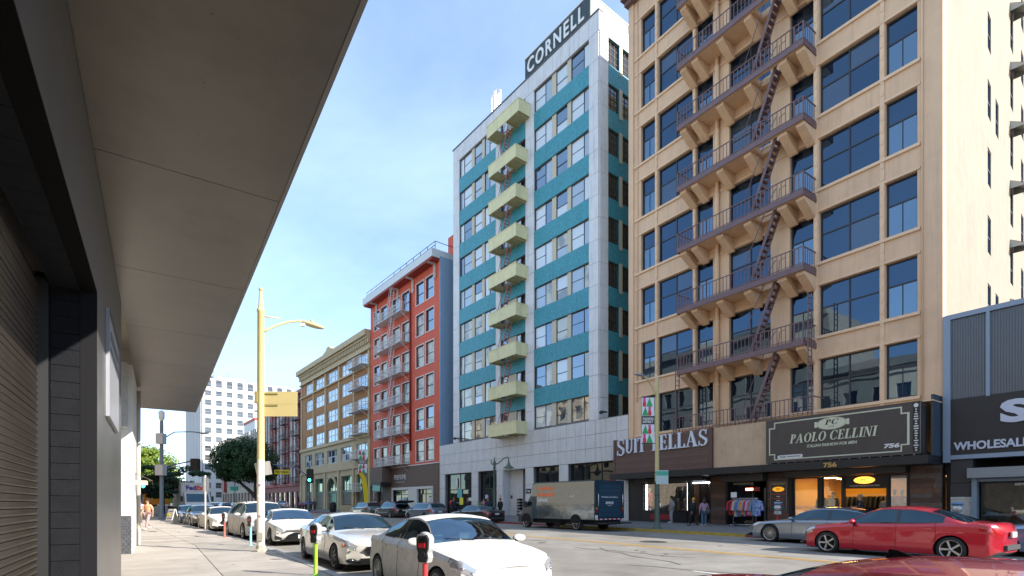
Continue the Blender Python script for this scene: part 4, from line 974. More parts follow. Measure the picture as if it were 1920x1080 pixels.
# ================================================================= red building
rb = thing('red_building', 'vivid red hotel block with a pale overhanging cornice and white fire escape', 'building', (CR[0], CR[1], 0), CROT)
m_red = mat('red_paint', (.64, .105, .05), .7, var=.09, scale=1.5, bump=.1, bscale=12, streak=.25, grime=.12); m_blu = mat('blue_grey_paint', (.27, .40, .55), .7, var=.06, scale=1.5, streak=.15); m_brn = mat('brown_paint', (.135, .085, .06), .65, var=.07, scale=2)
RX0, RX1 = -45.6, -26.87; RZ = [6.75 + 3.75 * k for k in range(6)]
rc = [(702, 712), (715, 726), (737, 750), (754, 768), (780.5, 795), (798.6, 813.6)]
holes = [(U(a), U(c), z, z + 2.5) for a, c in rc for z in RZ]
b = MB(); facade_wall(b, RX0, RX1, 6.3, 29.3, holes, .3); b.build('wall', m_red, rb)
b = MB(); b.box(RX0, RX1 - .001, .45, 20, 4.4, 29.3); b.box(RX0, RX1 - .001, 2, 20, .4, 4.39); b.box(RX0 + .5, RX1 - 4.5, 12, 19, 29.3, 33.2); b.build('rear_wall', m_red, rb)
b = MB(); b.box(RX1 + .001, RX1 + .14, .02, 20, 6.2, 29.5); b.build('side_wall', m_blu, rb)
b = MB(); b.box(-28.6, RX1 + .1, 2.2, 9, 29.5, 32.9); b.build('roof_house', m_red, rb)
m_wtr = mat('white_trim', (.62, .60, .57), .6); m_rfr = mat('sash_black', (.03, .03, .03), .5)
curt = glass_opaque('pane_curtain', (.42, .37, .28), .12, (1, .98, .9), wav=.12, two=(.16, .14, .12)); curt2 = glass_opaque('pane_bluish', (.04, .07, .12), .35, (.75, .88, 1), wav=.04)
for a, c in rc:
    for k, z in enumerate(RZ):
        b = MB(); xa, xc = U(a), U(c); t = .11
        for q in ((xa - t, xa, z - t, z + 2.5 + t), (xc, xc + t, z - t, z + 2.5 + t)): b.box(q[0], q[1], -.05, .02, q[2], q[3])
        b.box(xa, xc, -.05, .02, z - t, z); b.box(xa, xc, -.05, .02, z + 2.5, z + 2.5 + t); b.build('window_surround', m_wtr, rb)
        window(rb, xa, xc, z, z + 2.5, .12, m_rfr, [curt2] if k == 5 else [curt, curt, darkp if rnd.random() < .2 else curt], rows=(.48,), fw=.08, tilt=.01)
b = MB(); P = 1.05
b.box(RX0 - .3, RX1 + .14, -P, -.0, 29.25, 30.15); b.box(RX0 - .3, RX1 + .14, 0, 20, 29.5, 30.15); b.build('cornice', mat('pale_blue_trim', (.62, .66, .67), .6, var=.04), rb)
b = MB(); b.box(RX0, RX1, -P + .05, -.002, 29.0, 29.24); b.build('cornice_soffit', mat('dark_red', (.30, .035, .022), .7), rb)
for px in (707, 747, 775, 816):
    x = U(px); b = MB()
    for dx in (-.14, .14):
        b.bar((x + dx, -.95, 28.95), (x + dx, -.12, 28.95), .09); b.bar((x + dx, -.12, 28.99), (x + dx, -.12, 27.3), .09)
    b.bar((x - .3, -.12, 27.6), (x + .3, -.12, 27.6), .09); b.build('cornice_bracket', m_wtr, rb)
b = MB()
for i in range(12): xx = RX0 + i * (RX1 - RX0 + .1) / 11; b.bar((xx, -.6, 30.15), (xx, -.6, 31.0), .05)
for z in (30.6, 31.0): b.bar((RX0, -.6, z), (RX1 + .1, -.6, z), .05)
b.bar((RX1 + .1, -.6, 31), (RX1 + .1, 14, 31), .05); b.build('roof_rail', m_dark, rb)
b = MB(); b.tube([(U(770.5), -.12, 8.2), (U(770.5), -.12, 27.5)], .12, 8); b.build('drain_pipe', mat('oxblood', (.22, .02, .015), .6), rb)
m_wfe = mat('white_iron', (.62, .61, .60), .55)
def fe(x0, x1, P=1.15, H=1.0, n=30, step=True):
    b = MB(); b.box(x0, x1, -P, -.001, -.05, 0); b.bar((x0, -P, H), (x1, -P, H), .06); b.bar((x0, -P, .5), (x1, -P, .5), .04)
    for i in range(n + 1): xx = x0 + (x1 - x0) * i / n; b.box(xx - .02, xx + .02, -P - .02, -P + .02, 0, H)
    for xx in (x0, x1): b.bar((xx, -P, H), (xx, 0, H), .06); [b.box(xx - .02, xx + .02, -P * j / 4 - .02, -P * j / 4 + .02, 0, H) for j in (1, 2, 3)]
    for xx in (x0 + .3, x1 - .3): b.bar((xx, -P, -.05), (xx, 0, -.9), .05)
    return b.mesh('fire_balcony', m_wfe)
fx0, fx1 = U(716), U(768); fem = fe(fx0, fx1)
def fel(x0, x1, h):
    b = MB()
    for y in (-.95, -.55): b.bar((x0, y, 0), (x1, y, h), .05, .10)
    for i in range(1, 12): f = i / 12; b.box(x0 + (x1 - x0) * f - .08, x0 + (x1 - x0) * f + .08, -.95, -.55, h * f - .02, h * f + .02)
    b.bar((x0 - .1, -1, .9), (x1 - .1, -1, h + .9), .035); return b.mesh('fire_ladder', m_wfe)
flm = fel(U(739), U(747), 3.75)
for k, z in enumerate(RZ):
    o = link('fire_balcony', fem, rb, (0, 0, z - .15))
    link('fire_ladder', flm, o)
b = MB()
for x in (U(719), U(731)):
    b.bar((x, -1.1, 3.2), (x, -1.1, 7), .06)
b.build('drop_ladder', m_wfe, rb)
# brown ground floor
b = MB(); facade_wall(b, RX0, RX1, .4, 6.3, [(U(737) + .1, U(814), .5, 3.6), (U(709), U(728), .5, 3.9)], .3, -.10); b.build('shop_wall', m_brn, rb)
b = MB(); b.box(RX0, RX1, -.16, -.0, 6.3, 6.42); b.build('string_course', m_wtr, rb)
b = MB(); xa, xc = U(737), U(814)
for q in ((xa, xa + .25, .5, 3.75), (xc - .25, xc, .5, 3.75), (xa + .25, xc - .25, 3.45, 3.75)): b.box(q[0], q[1], -.2, -.101, q[2], q[3])
x1_, x2_ = U(768), U(784); b.box(x1_, x2_, -.2, .1, .5, 3.44); b.build('white_shopfront', m_wtr, rb)
window(rb, xa + .25, x1_, .5, 3.45, .05, m_black, m_shopd, cols=(.45,), rows=(.8,), fw=.08); window(rb, x2_, xc - .25, .5, 3.45, .05, m_black, m_shopd, cols=(.5,), rows=(.8,), fw=.08)
b = MB(); b.box(U(708), U(729), .19, .25, .5, 3.9); b.build('door', m_black, rb)
b = MB(); b.box(U(697), U(735), -1.6, -.101, 4.05, 4.5); b.build('entrance_awning', m_black, rb)
b = MB(); b.box(U(697), U(735), -1.4, -.102, 4.5, 6.5); b.build('brown_panel', m_brn, rb)
text('shop_name', 'PERFUME', U(763) - U(741), .62, m_white, rb, (U(741), -.102, 4.75), depth=.05, bold=-.005)
text('shop_subtitle', 'WAREHOUSE', (U(763) - U(741)) * .8, .25, mat('pale_grey', (.4, .38, .36), .5), rb, (U(743), -.102, 4.3), depth=.03)
for px, mm in ((746, m_white), (756, mat('poster_blue', (.2, .4, .45), .5)), (806, MATS['poster_yellow']), (801, m_white)):
    b = MB(); b.box(U(px), U(px) + .9, .0, .04, 1.3, 2.5); b.build('window_poster', mm, rb)

# ================================================================= beige and brick office block
bb = thing('beige_block', 'beige stone and brown brick office block with a deep cornice and corner balconies', 'building', (CR[0], CR[1], 0), CROT)
m_bri = mat('brown_brick', (.38, .17, .055), .8, var=.14, scale=4, bump=.2, bscale=9, grime=.12); m_bei = mat('beige_stone', (.52, .41, .25), .8, var=.08, scale=1.5, grime=.15, streak=.12)
BX0, BX1 = -76.9, -45.7
bays = [(U(573), U(586)), (U(591), U(608)), (U(614), U(633)), (U(640), U(660)), (U(669) , U(690))]
BZR = [(8.25, 2.2), (11.75, 2.1), (15.0, 2.0), (18.25, 2.0), (21.4, 1.8)]
holes = [(a, c, z, z + h) for a, c in bays for z, h in BZR]
lowh = [(a, c, .6, 6.0) for a, c in bays]
b = MB(); facade_wall(b, BX0, BX1, 11.3, 23.4, [h for h in holes if h[2] > 11], .3); b.build('brick_wall', m_bri, bb)
b = MB(); facade_wall(b, BX0, BX1, .4, 11.3, [h for h in holes if h[2] < 11] + lowh, .35, -.08); b.build('stone_base', m_bei, bb)
b = MB(); b.box(BX0, BX1 - .001, .46, 18, .4, 26.0); b.build('rear_wall', m_bri, bb)
b = MB(); b.box(BX0, BX1, -.1, .45, 23.4, 25.0); b.box(BX0 - .5, BX1, -.85, .46, 25.3, 26.1); b.box(BX0 - .3, BX1, -.5, .46, 25.0, 25.3); b.box(BX0 - .2, BX1, -.35, .0, 23.4, 23.6)
cx_ = (BX0 + BX1) / 2; b.prism([(cx_ - 3, 26.1), (cx_ + 3, 26.1), (cx_ + 2.2, 26.5), (cx_ + 1.0, 26.8), (cx_ + .6, 27.2), (cx_ - .6, 27.2), (cx_ - 1.0, 26.8), (cx_ - 2.2, 26.5)], -.5, .2)
b.box(BX0, BX1, -.35, -.081, 11.15, 11.6); b.box(BX0, BX1, -.3, -.081, 6.9, 7.25); b.box(BX0, BX1, -.3, -.001, 21.0, 21.2); b.build('cornice', m_bei, bb)
b = MB(); x = BX0
while x < BX1: b.box(x, x + .28, -.42, -.101, 24.3, 24.95); x += .62
b.build('dentil', m_bei, bb)['kind'] = 'stuff'
pil = [BX0 + .35, (bays[0][1] + bays[1][0]) / 2, (bays[1][1] + bays[2][0]) / 2, (bays[2][1] + bays[3][0]) / 2, (bays[3][1] + bays[4][0]) / 2, BX1 - .4]
for x in pil:
    b = MB(); b.box(x - .35, x + .35, -.28, -.082, .4, 6.9); b.box(x - .22, x + .22, -.14, -.002, 11.6, 23.4); b.build('pilaster', m_bei, bb)
m_wsash = mat('white_sash', (.6, .6, .58), .5)
for a, c in bays:
    for z, h in BZR: window(bb, a, c, z, z + h, .12, m_wsash, [blind1, curt2, blind2, blind1], cols=(.33, .67) if c - a > 3 else (.5,), rows=(.5,), fw=.12, tilt=.01)
    window(bb, a, c, 3.7, 6.0, .2, mat('green_frame', (.06, .14, .10), .5), glass_opaque('green_pane', (.03, .09, .07), .15, (.8, 1, .9)), cols=(.33, .67), fw=.12)
    b = MB(); b.box(a, c, .1, .3, 3.3, 3.7); b.build('transom', MATS['green_frame'], bb)
    b = MB(); [b.box(a, c, .2, .26, .6 + j * .34, .86 + j * .34) for j in range(8)]; b.build('shutter', mat('dull_shutter', (.13, .14, .12), .5), bb)
x = (bays[2][0] + bays[2][1]) / 2
b = MB()
for i in range(10):
    a0, a1 = math.pi * i / 10, math.pi * (i + 1) / 10
    b.prism([(x + 2.2 * math.cos(a0), 4.3 + 2.0 * math.sin(a0)), (x + 1.8 * math.cos(a0), 4.3 + 1.6 * math.sin(a0)), (x + 1.8 * math.cos(a1), 4.3 + 1.6 * math.sin(a1)), (x + 2.2 * math.cos(a1), 4.3 + 2.0 * math.sin(a1))], -.3, -.081)
b.build('arch', m_bei, bb)
b = MB(); b.box(x - .2, x + 1.6, .05, .19, .6, 3.3); b.build('door', mat('green_door', (.12, .36, .24), .5), bb)
fem2 = fe(bays[4][0] - .4, BX1 - .2, 1.3, 1.1, 12)
for z, h in BZR + [(3.6, 0)]: link('fire_balcony', fem2, bb, (0, 0, z - .1))
# ================================================================= beyond the side street
def far_block(name, label, u0, q, length, height, depth, m, mw, fh, bay, wfr=(.3, .5), base=4.5, frame=None, pane=None, mstrip=None):
    X, Y = CR[0] + CD[0] * u0 + CN[0] * q, CR[1] + CD[1] * u0 + CN[1] * q
    t = thing(name, label, 'building', (X, Y, 0), CROT)
    n = max(1, int(length / bay)); by = length / n; holes = []
    for i in range(n):
        for j in range(int((height - base - 1.2) / fh)):
            xa = -length + (i + .5 - wfr[0]) * by; za = base + .9 + j * fh; holes.append((xa, xa + 2 * wfr[0] * by, za, za + wfr[1] * fh))
    b = MB(); facade_wall(b, -length, 0, base, height, holes, .3); b.box(-length, -.001, .4, depth, .3, height - .05); b.build('wall', m, t)
    for h in holes: window(t, *h, .12, frame or m_wsash, pane or [darkp, blind2], cols=(.5,), rows=(), fw=.14)
    return t, n, by, X, Y
m_rbr = mat('dull_red_brick', (.27, .095, .08), .8, var=.15, scale=2, grime=.15)
fa, n, by, X, Y = far_block('brick_loft', 'dark red brick loft block with iron fire escapes across the side street', 97, 6.5, 34, 27.2, 20, m_rbr, None, 3.5, 2.8, (.34, .62), 6.5)
m_wst = mat('white_strip', (.55, .54, .52), .7)
for i in range(n + 1):
    x = -34 + i * by; b = MB(); b.box(x - .3, x + .3, -.25, -.002, 6.5, 26.6); b.build('pilaster', m_wst if i % 4 in (1, 2) else m_rbr, fa)
b = MB(); b.box(-34.3, .3, -.6, -.003, 26.6, 27.4); b.box(-34, 0, -.5, -.003, 5.9, 6.5); b.build('cornice', mat('cornice_red', (.30, .06, .05), .7), fa)
fem3 = fe(-1.9, 1.9, 1.2, 1.1, 10)
fem3.materials.clear(); fem3.materials.append(m_dark)
for j in range(6):
    for x in (-3.2, -12.5, -21): link('fire_balcony', fem3, fa, (x, -.25, 6.7 + 3.5 * j))
b = MB(); facade_wall(b, -34, 0, .3, 5.9, [(-33 + 4.1 * i, -30 + 4.1 * i, .5, 4.6) for i in range(8)], .4, -.1); b.build('shop_wall', m_rbr, fa)
for i in range(8): window(fa, -33 + 4.1 * i, -30 + 4.1 * i, .5, 4.6, .1, m_dark, [m_shopd, curt, midp], cols=(.33, .66), rows=(.7,), fw=.12)
b = MB(); b.tube([(-.5, .5, 27.2), (-.5, .5, 29.4), (-3.5, .5, 29.4), (-3.5, .5, 27.2)], .06, 6); b.build('roof_pipe', m_dark, fa)
fb, n, by, X, Y = far_block('grey_stone_block', 'pale grey stone block with close vertical piers partly behind the street tree', 131.3, 5.0, 50, 21.5, 20, mat('grey_stone', (.44, .39, .34), .8, var=.1), None, 3.8, 2.3, (.27, .6), 6.5)
for i in range(n + 1): b = MB(); b.box(-50 + i * by - .25, -50 + i * by + .25, -.3, -.002, 6.5, 22.4); b.build('pier', MATS['grey_stone'], fb)
b = MB(); facade_wall(b, -50, 0, .3, 6.5, [(-49 + 4.1 * i, -46 + 4.1 * i, .5, 5.0) for i in range(12)], .4, -.1); b.build('shop_wall', mat('buff_base', (.34, .30, .22), .8), fb)
for i in range(12):
    b = MB(); b.box(-49 + 4.1 * i, -46 + 4.1 * i, .2, .3, .5, 5.0); b.build('shutter', mat('maroon_shutter', (.22, .05, .05), .6) if i % 3 else m_dark, fb)
mat('hanging_red', (.3, .02, .02), .5)
b = MB(); b.box(-22, -8, 1, 10, 21.4, 25.6); b.build('roof_house', m_wr, fb); b = MB(); b.box(-22.2, -7.8, .8, 10.2, 25.6, 26.3); b.build('roof_house_trim', mat('trim_red', (.4, .06, .04), .6), fb)
b = MB(); b.box(-44, -42, -1.0, -.31, 5.5, 13.5); b.build('hanging_sign', MATS['hanging_red'], fb)
text('sign_letters', 'DRUGS', 5, .9, m_white, fb, (-44.6, -1.02, 8), depth=.05) if 0 else None
# tall white building
WX, WY = -109.3, 188.0
tw = thing('white_highrise', 'tall white high-rise with an arched top row of windows beyond the street tree', 'building', (WX, WY, 0), CROT + math.pi / 2)
m_wh = mat('white_glazed', (.60, .585, .56), .7, var=.03, scale=1)
# local x runs away from the street (towards the right), facade faces the camera
WL = 31.0; HT = 46.5; cols_ = 9; by = WL / cols_; holes = []; zrow = [4 + 3.28 * j for j in range(13)]
for i in range(cols_):
    for z in zrow: holes.append((i * by + by * .26, i * by + by * .82, z, z + 1.95))
b = MB(); facade_wall(b, 0, WL, 0, HT, holes, .5); b.box(0.01, WL, .6, 38, 0, HT - .3); b.box(6, 15, 8, 20, HT, HT + 2.5); b.build('wall', m_wh, tw)
b = MB()
for z in (HT - 6.6, HT - .5): b.box(-.25, WL + .2, -.25, -.004, z, z + .3)
b.build('string_course', m_wh, tw)
wp = glass_opaque('highrise_pane', (.08, .085, .095), .10); wp2 = glass_opaque('highrise_pane_dark', (.04, .045, .05), .12)
for h in holes:
    window(tw, *h, .25, mat('sash_grey', (.30, .30, .30), .6), [wp, wp, wp2], rows=(.5,), fw=.08)
for i in range(cols_):
    b = MB(); cx_ = i * by + by * .54; r = by * .28
    b.prism([(cx_ + r * math.cos(math.pi * k / 8), zrow[-1] + 1.95 + r * math.sin(math.pi * k / 8)) for k in range(9)], -.012, -.003); b.build('arch_pane', wp, tw)
for j in range(10, 13):
    for i in (5,):
        b = MB(); b.box(i * by + .3, i * by + by, -1.1, -.005, zrow[j] - .3, zrow[j] - .05); [b.box(i * by + .3 + q * .35, i * by + .36 + q * .35, -1.1, -1.04, zrow[j] - .05, zrow[j] + .8) for q in range(9)]; b.build('balcony', m_wh, tw)
# its street face, ribbed with piers
holes = [(2 + 3.6 * i, 4.1 + 3.6 * i, z, z + 2.1) for i in range(10) for z in zrow]
b = MB(); facade_wall(b, 0, 38, 0, HT, holes, .4); 
for i in range(11): b.box(.6 + 3.6 * i, 1.5 + 3.6 * i, -.35, -.002, 2, HT - 3)
o = b.build('street_wall', mat('white_shaded', (.62, .60, .58), .7), tw, (-.05, 38, 0), (0, 0, math.radians(-90)))
b = MB(); b.box(0, 38, .45, .5, 0, HT - 1); b.build('street_glazing', wp2, tw, (-.05, 38, 0), (0, 0, math.radians(-90)))
b = MB(); b.tube([(4, 3, HT), (4, 3, HT + 4)], .08, 5); b.tube([(9, 3, HT), (9, 3, HT + 3)], .06, 5); b.box(1, 4, 4, 8, HT, HT + 1.5); b.build('roof_mast', m_dark, tw)
# low far blocks closing the street end
for i, (X, Y, rz, L, D, H, c, nm, lab) in enumerate([
    (-168, 262, CROT, 40, 20, 8, (.40, .36, .32), 'far_shop_row', 'low tan shop row closing the far end of the street'),
    (-120, 300, 0, 60, 20, 9, (.36, .33, .30), 'far_warehouse', 'low grey warehouse far behind the parked cars')]):
    t = thing(nm, lab, 'building', (X, Y, 0), 0); b = MB(); b.box(-L / 2, L / 2, 0, D, 0, H)
    b.build('wall', mat('far_wall_%d' % i, c, .8, var=.15, scale=.3), t)
    for k in range(int(L / 5)): b = MB(); b.box(-L / 2 + 1 + 5 * k, -L / 2 + 4.4 + 5 * k, -.03, -.001, .5, 4); b.build('shopfront', wp2, t)
# ================================================================= vehicles
def pchip(xs, ys, x):
    if x <= xs[0]: return ys[0]
    if x >= xs[-1]: return ys[-1]
    n = len(xs); h = [xs[i + 1] - xs[i] for i in range(n - 1)]; d = [(ys[i + 1] - ys[i]) / h[i] for i in range(n - 1)]
    m = [d[0]] + [0 if d[i - 1] * d[i] <= 0 else 3 * (h[i - 1] + h[i]) / ((2 * h[i] + h[i - 1]) / d[i - 1] + (h[i] + 2 * h[i - 1]) / d[i]) for i in range(1, n - 1)] + [d[-1]]
    i = max(j for j in range(n - 1) if xs[j] <= x); t = (x - xs[i]) / h[i]
    return (2 * t**3 - 3 * t**2 + 1) * ys[i] + (t**3 - 2 * t**2 + t) * h[i] * m[i] + (-2 * t**3 + 3 * t**2) * ys[i + 1] + (t**3 - t**2) * h[i] * m[i + 1]

KINDS_ = {
 'sedan': dict(top=[(0, .46), (.015, .50), (.05, .545), (.14, .615), (.27, .675), (.285, .69), (.42, .955), (.50, 1.0), (.60, .99), (.70, .93), (.86, .73), (.90, .715), (.965, .71), (.985, .66), (1, .56)],
               belt=[(0, .40), (.04, .50), (.15, .575), (.3, .625), (.6, .655), (.85, .685), (.96, .66), (1, .50)],
               ws=(.288, .425), rw=(.70, .862), side=[(.325, .545), (.562, .765)], door=(.335, .553, .735), wheels=(.185, .80)),
 'suv': dict(top=[(0, .50), (.015, .54), (.05, .585), (.14, .635), (.25, .675), (.265, .69), (.37, .955), (.44, .995), (.60, 1.0), (.80, .985), (.88, .95), (.975, .66), (.985, .62), (1, .50)],
             belt=[(0, .42), (.04, .52), (.15, .575), (.3, .60), (.6, .615), (.9, .635), (.975, .60), (1, .46)],
             ws=(.268, .375), rw=(.885, .962), side=[(.30, .52), (.538, .735), (.752, .855)], door=(.30, .53, .745), wheels=(.185, .795)),
}
m_tyre = mat('tyre_rubber', (.015, .015, .016), .8, bump=.1, bscale=30); m_rim = mat('alloy', (.50, .50, .50), .3, metal=.85); m_rimd = mat('alloy_dark', (.12, .12, .13), .35, metal=.7)
m_well = mat('wheel_well', (.006, .006, .006), .9); m_trim = mat('gloss_black', (.010, .010, .011), .15, coat=.5); m_chrome = mat('chrome', (.65, .65, .66), .12, metal=1.)
m_cgl = glass_opaque('car_glass_dark', (.008, .014, .020), .11, (.50, .74, .88), rough=.02)
m_cclear = glass_clear('car_glass', (.42, .58, .58), .26, (.60, .82, 1.0))
m_hl = mat('headlight_glass', (.42, .43, .44), .12, coat=1., metal=.5); m_tl = mat('taillight_red', (.40, .012, .015), .15, coat=1.); m_amb = mat('amber_lens', (.7, .17, .02), .2, coat=1.)
m_plate = mat('number_plate', (.62, .63, .65), .5); m_int = mat('seat_fabric', (.16, .17, .17), .8); m_bump = mat('grey_plastic', (.05, .05, .052), .6)

def wheel_mesh(r, wd, spokes, dark):
    key = ('wh', round(r, 3), spokes, dark)
    if key in WCACHE: return WCACHE[key]
    t = MB(); t.lathe([(r * .75, -wd / 2), (r * .93, -wd / 2), (r, -wd * .36), (r, wd * .36), (r * .93, wd / 2), (r * .75, wd / 2)], n=28, axis='y'); tm = t.mesh('tyre', m_tyre)
    b = MB(); b.lathe([(r * .77, wd * .2), (r * .77, wd * .47), (r * .73, wd * .49), (r * .69, wd * .40), (r * .67, wd * .1)], n=28, axis='y')
    b.mi = 1; b.lathe([(r * .70, wd * .12), (.001, wd * .12)], n=20, axis='y', smooth=False); b.lathe([(r * .45, wd * .16), (r * .2, wd * .17)], n=20, axis='y'); b.mi = 0
    b.lathe([(r * .13, wd * .2), (r * .13, wd * .44), (.001, wd * .46)], n=14, axis='y')
    for i in range(spokes):
        a = 2 * math.pi * i / spokes; w_ = r * (.15 if spokes < 8 else .045)
        ca, sa = math.cos(a), math.sin(a); pts = []
        for rr, ww, yy in ((r * .1, w_ * .8, wd * .43), (r * .70, w_ * 1.1, wd * .40)):
            for sgn in (-1, 1): pts += [(rr * ca - sgn * ww / 2 * sa, yy, rr * sa + sgn * ww / 2 * ca), (rr * ca - sgn * ww / 2 * sa, yy - .05, rr * sa + sgn * ww / 2 * ca)]
        b.add(pts, [(0, 4, 6, 2), (1, 3, 7, 5), (0, 1, 5, 4), (2, 6, 7, 3), (4, 5, 7, 6)])
    WCACHE[key] = (tm, b.mesh('rim', [m_rimd if dark else m_rim, m_well])); return WCACHE[key]

def car(name, label, cat, X, Y, ang, kind, paint, L=5.4, W=2.12, H=1.45, group=None, r=.335, spokes=10, clear=False, detail=1, rimdark=False, flip_top=None, plate=True, amber=False, grille='bars', cut=True, rail=False, z=None, hood=None, logo=False, interior=False, beltadj=0., plate_m=None):
    """car standing at X,Y (centre), nose along angle ang; local x forward, y left"""
    K = KINDS_[kind]; z = G(X, Y) if z is None else z
    t = thing(name, label, cat, (X, Y, z), ang, group)
    tx, ty = zip(*K['top']); bx_, by_ = zip(*K['belt'])
    wx = [0, .006, .02, .05, .10, .22, .5, .78, .90, .955, .985, .996, 1]; wy = [.52, .64, .76, .87, .945, .99, 1, .99, .955, .90, .81, .68, .55]
    zb = .15; hw = W / 2
    marks = {0, .004, .01, .02, .035, .05, .07, .095, .12, .15, 1, .996, .99, .98, .965, .95, .93, .905}
    for a in K['ws'] + K['rw']: marks.add(a)
    for a in K['side']: marks |= set(a)
    n = 46 if detail else 26
    marks |= {round(i / n, 4) for i in range(1, n)}
    st_ = sorted(marks); st_ = [s for i, s in enumerate(st_) if i == 0 or s - st_[i - 1] > .0029]
    for a in K['ws'] + K['rw'] + tuple(q for s in K['side'] for q in s):
        j = min(range(len(st_)), key=lambda q: abs(st_[q] - a)); st_[j] = a
    def section(f):
        w = hw * pchip(wx, wy, f); zt = H * pchip(tx, ty, f); zbelt = H * (pchip(bx_, by_, f) + beltadj); zbelt = min(zbelt, zt - .025)
        lift = .10 * max(0, 1 - f / .06) ** 2 + .14 * max(0, (f - .93) / .07) ** 1.5
        zl = zb + lift; cab = max(0, min(1, (zt - zbelt - .05) / (.28 * H)))
        cab = cab * cab * (3 - 2 * cab)
        rw = w * (.80 - .13 * cab); zr = zt - (.035 + .035 * cab) if zt - zbelt > .09 else zbelt + (zt - zbelt) * .55
        P = [(0, zl), (w * .78, zl), (w * .955, zl + .03), (w * .992, zl + .14), (w * 1.0, zl + (zbelt - zl) * .42), (w * .968, zl + (zbelt - zl) * .74), (w * .985, zbelt - .075), (w * .935, zbelt)]
        wb_ = w * (.90 - .015 * cab); zwb = zbelt + min(.02, (zr - zbelt) * .2)
        for q in (0, .07, .30, .55, .80, .93, 1): P.append((wb_ + (rw - wb_) * (q ** 1.15), zwb + (zr - zwb) * q))
        for q in (.12, .35, .65, 1): P.append((rw * (1 - q), zr + (zt - zr) * (1 - (1 - q) ** 2)))
        return P
    secs = [section(f) for f in st_]; m = len(secs[0]); vs = []; 
    for f, S in zip(st_, secs):
        x = L / 2 - f * L
        bow = .0
        for i, (yy, zz) in enumerate(S): vs.append((x + (-.055 * L * (yy / hw) ** 2 * max(0, 1 - f / .05) if f < .05 else (.045 * L * (yy / hw) ** 2 * max(0, (f - .95) / .05) if f > .95 else 0)), yy, zz))
    N = len(st_); off = N * m
    vs += [(x, -y, zz) for x, y, zz in vs]
    fs = []; mi = []
    # 0 paint 1 side glass 2 windshield 3 rear glass 4 lower trim 5 headlight 6 taillight 7 black
    def cls(f, i):
        if i >= 14 + 0 and i <= 17 and K['ws'][0] < f < K['ws'][1]: return 2 if i >= 15 or True else 0
        if 14 <= i <= 17 and K['rw'][0] < f < K['rw'][1]: return 3
        if 9 <= i <= 12:
            for a, c in K['side']:
                if a < f < c: return 1
            if K['side'][0][0] < f < K['side'][-1][1]: return 7
        if 8 <= i <= 13 and K['side'][0][0] < f < K['side'][-1][1] and (i in (8,)): return 7
        if i <= 1: return 4
        if i in (5, 6, 7) and .012 < f < .105 and detail >= 0: return 5 if i in (6,) or (i == 5 and f < .095) else (5 if f < .07 and i == 7 else 0)
        if i in (5, 6) and f > (.915 if kind == 'sedan' else .905): return 6
        return 0
    for sgn in (0, 1):
        o = off * sgn
        for a in range(N - 1):
            fm_ = (st_[a] + st_[a + 1]) / 2
            for i in range(m - 1):
                q = (o + a * m + i, o + a * m + i + 1, o + (a + 1) * m + i + 1, o + (a + 1) * m + i)
                fs.append(q if sgn == 1 else tuple(reversed(q))); mi.append(cls(fm_, i))
    for a, fl in ((0, 0), (N - 1, 1)):
        for i in range(m - 1):
            q = (a * m + i, a * m + i + 1, off + a * m + i + 1, off + a * m + i)
            fs.append(q if not fl else tuple(reversed(q))); mi.append(0)
    me = bpy.data.meshes.new('body'); me.from_pydata(vs, [], fs)
    bm = bmesh.new(); bm.from_mesh(me)
    for f_, k_ in zip(bm.faces, mi): f_.material_index = k_
    bmesh.ops.remove_doubles(bm, verts=bm.verts, dist=.0004); bmesh.ops.recalc_face_normals(bm, faces=bm.faces); bm.to_mesh(me); bm.free()
    mats_ = [paint, m_cgl, m_cclear if clear else m_cgl, m_cgl, m_bump, m_hl, m_tl, m_trim, m_well]
    for q in mats_: me.materials.append(q)
    wxs = [L / 2 - K['wheels'][0] * L, L / 2 - K['wheels'][1] * L]
    o = bpy.data.objects.new('body', me); COL.objects.link(o)
    if cut:
        c = MB(); c.mi = 8
        for xw in wxs:
            for sgn in (-1, 1):
                y0, y1 = sorted((sgn * (hw - .34), sgn * (hw + .3))); R = r * 1.16
                cv = []; nn = 24
                for yy in (y0, y1): cv += [(xw + R * math.cos(2 * math.pi * k / nn), yy, r * .98 + R * math.sin(2 * math.pi * k / nn)) for k in range(nn)]
                c.add(cv, [tuple(range(nn)), tuple(reversed(range(nn, 2 * nn)))] + [(k, nn + k, nn + (k + 1) % nn, (k + 1) % nn) for k in range(nn)])
        cm = c.mesh('cut', [m_well] * 9); bmc = bmesh.new(); bmc.from_mesh(cm); bmesh.ops.recalc_face_normals(bmc, faces=bmc.faces); bmc.to_mesh(cm); bmc.free(); co = bpy.data.objects.new('cut', cm); COL.objects.link(co)
        md = o.modifiers.new('b', 'BOOLEAN'); md.operation = 'DIFFERENCE'; md.object = co; md.solver = 'EXACT'
        dg = bpy.context.evaluated_depsgraph_get(); me2 = bpy.data.meshes.new_from_object(o.evaluated_get(dg)); o.modifiers.clear(); o.data = me2; bpy.data.objects.remove(co); me = me2
    # split glass and lamps off as parts
    parts = {1: 'side_glass', 2: 'windshield', 3: 'rear_glass', 5: 'headlight', 6: 'taillight'}
    bm = bmesh.new(); bm.from_mesh(me); bm.faces.ensure_lookup_table()
    mlist = list(me.materials) 
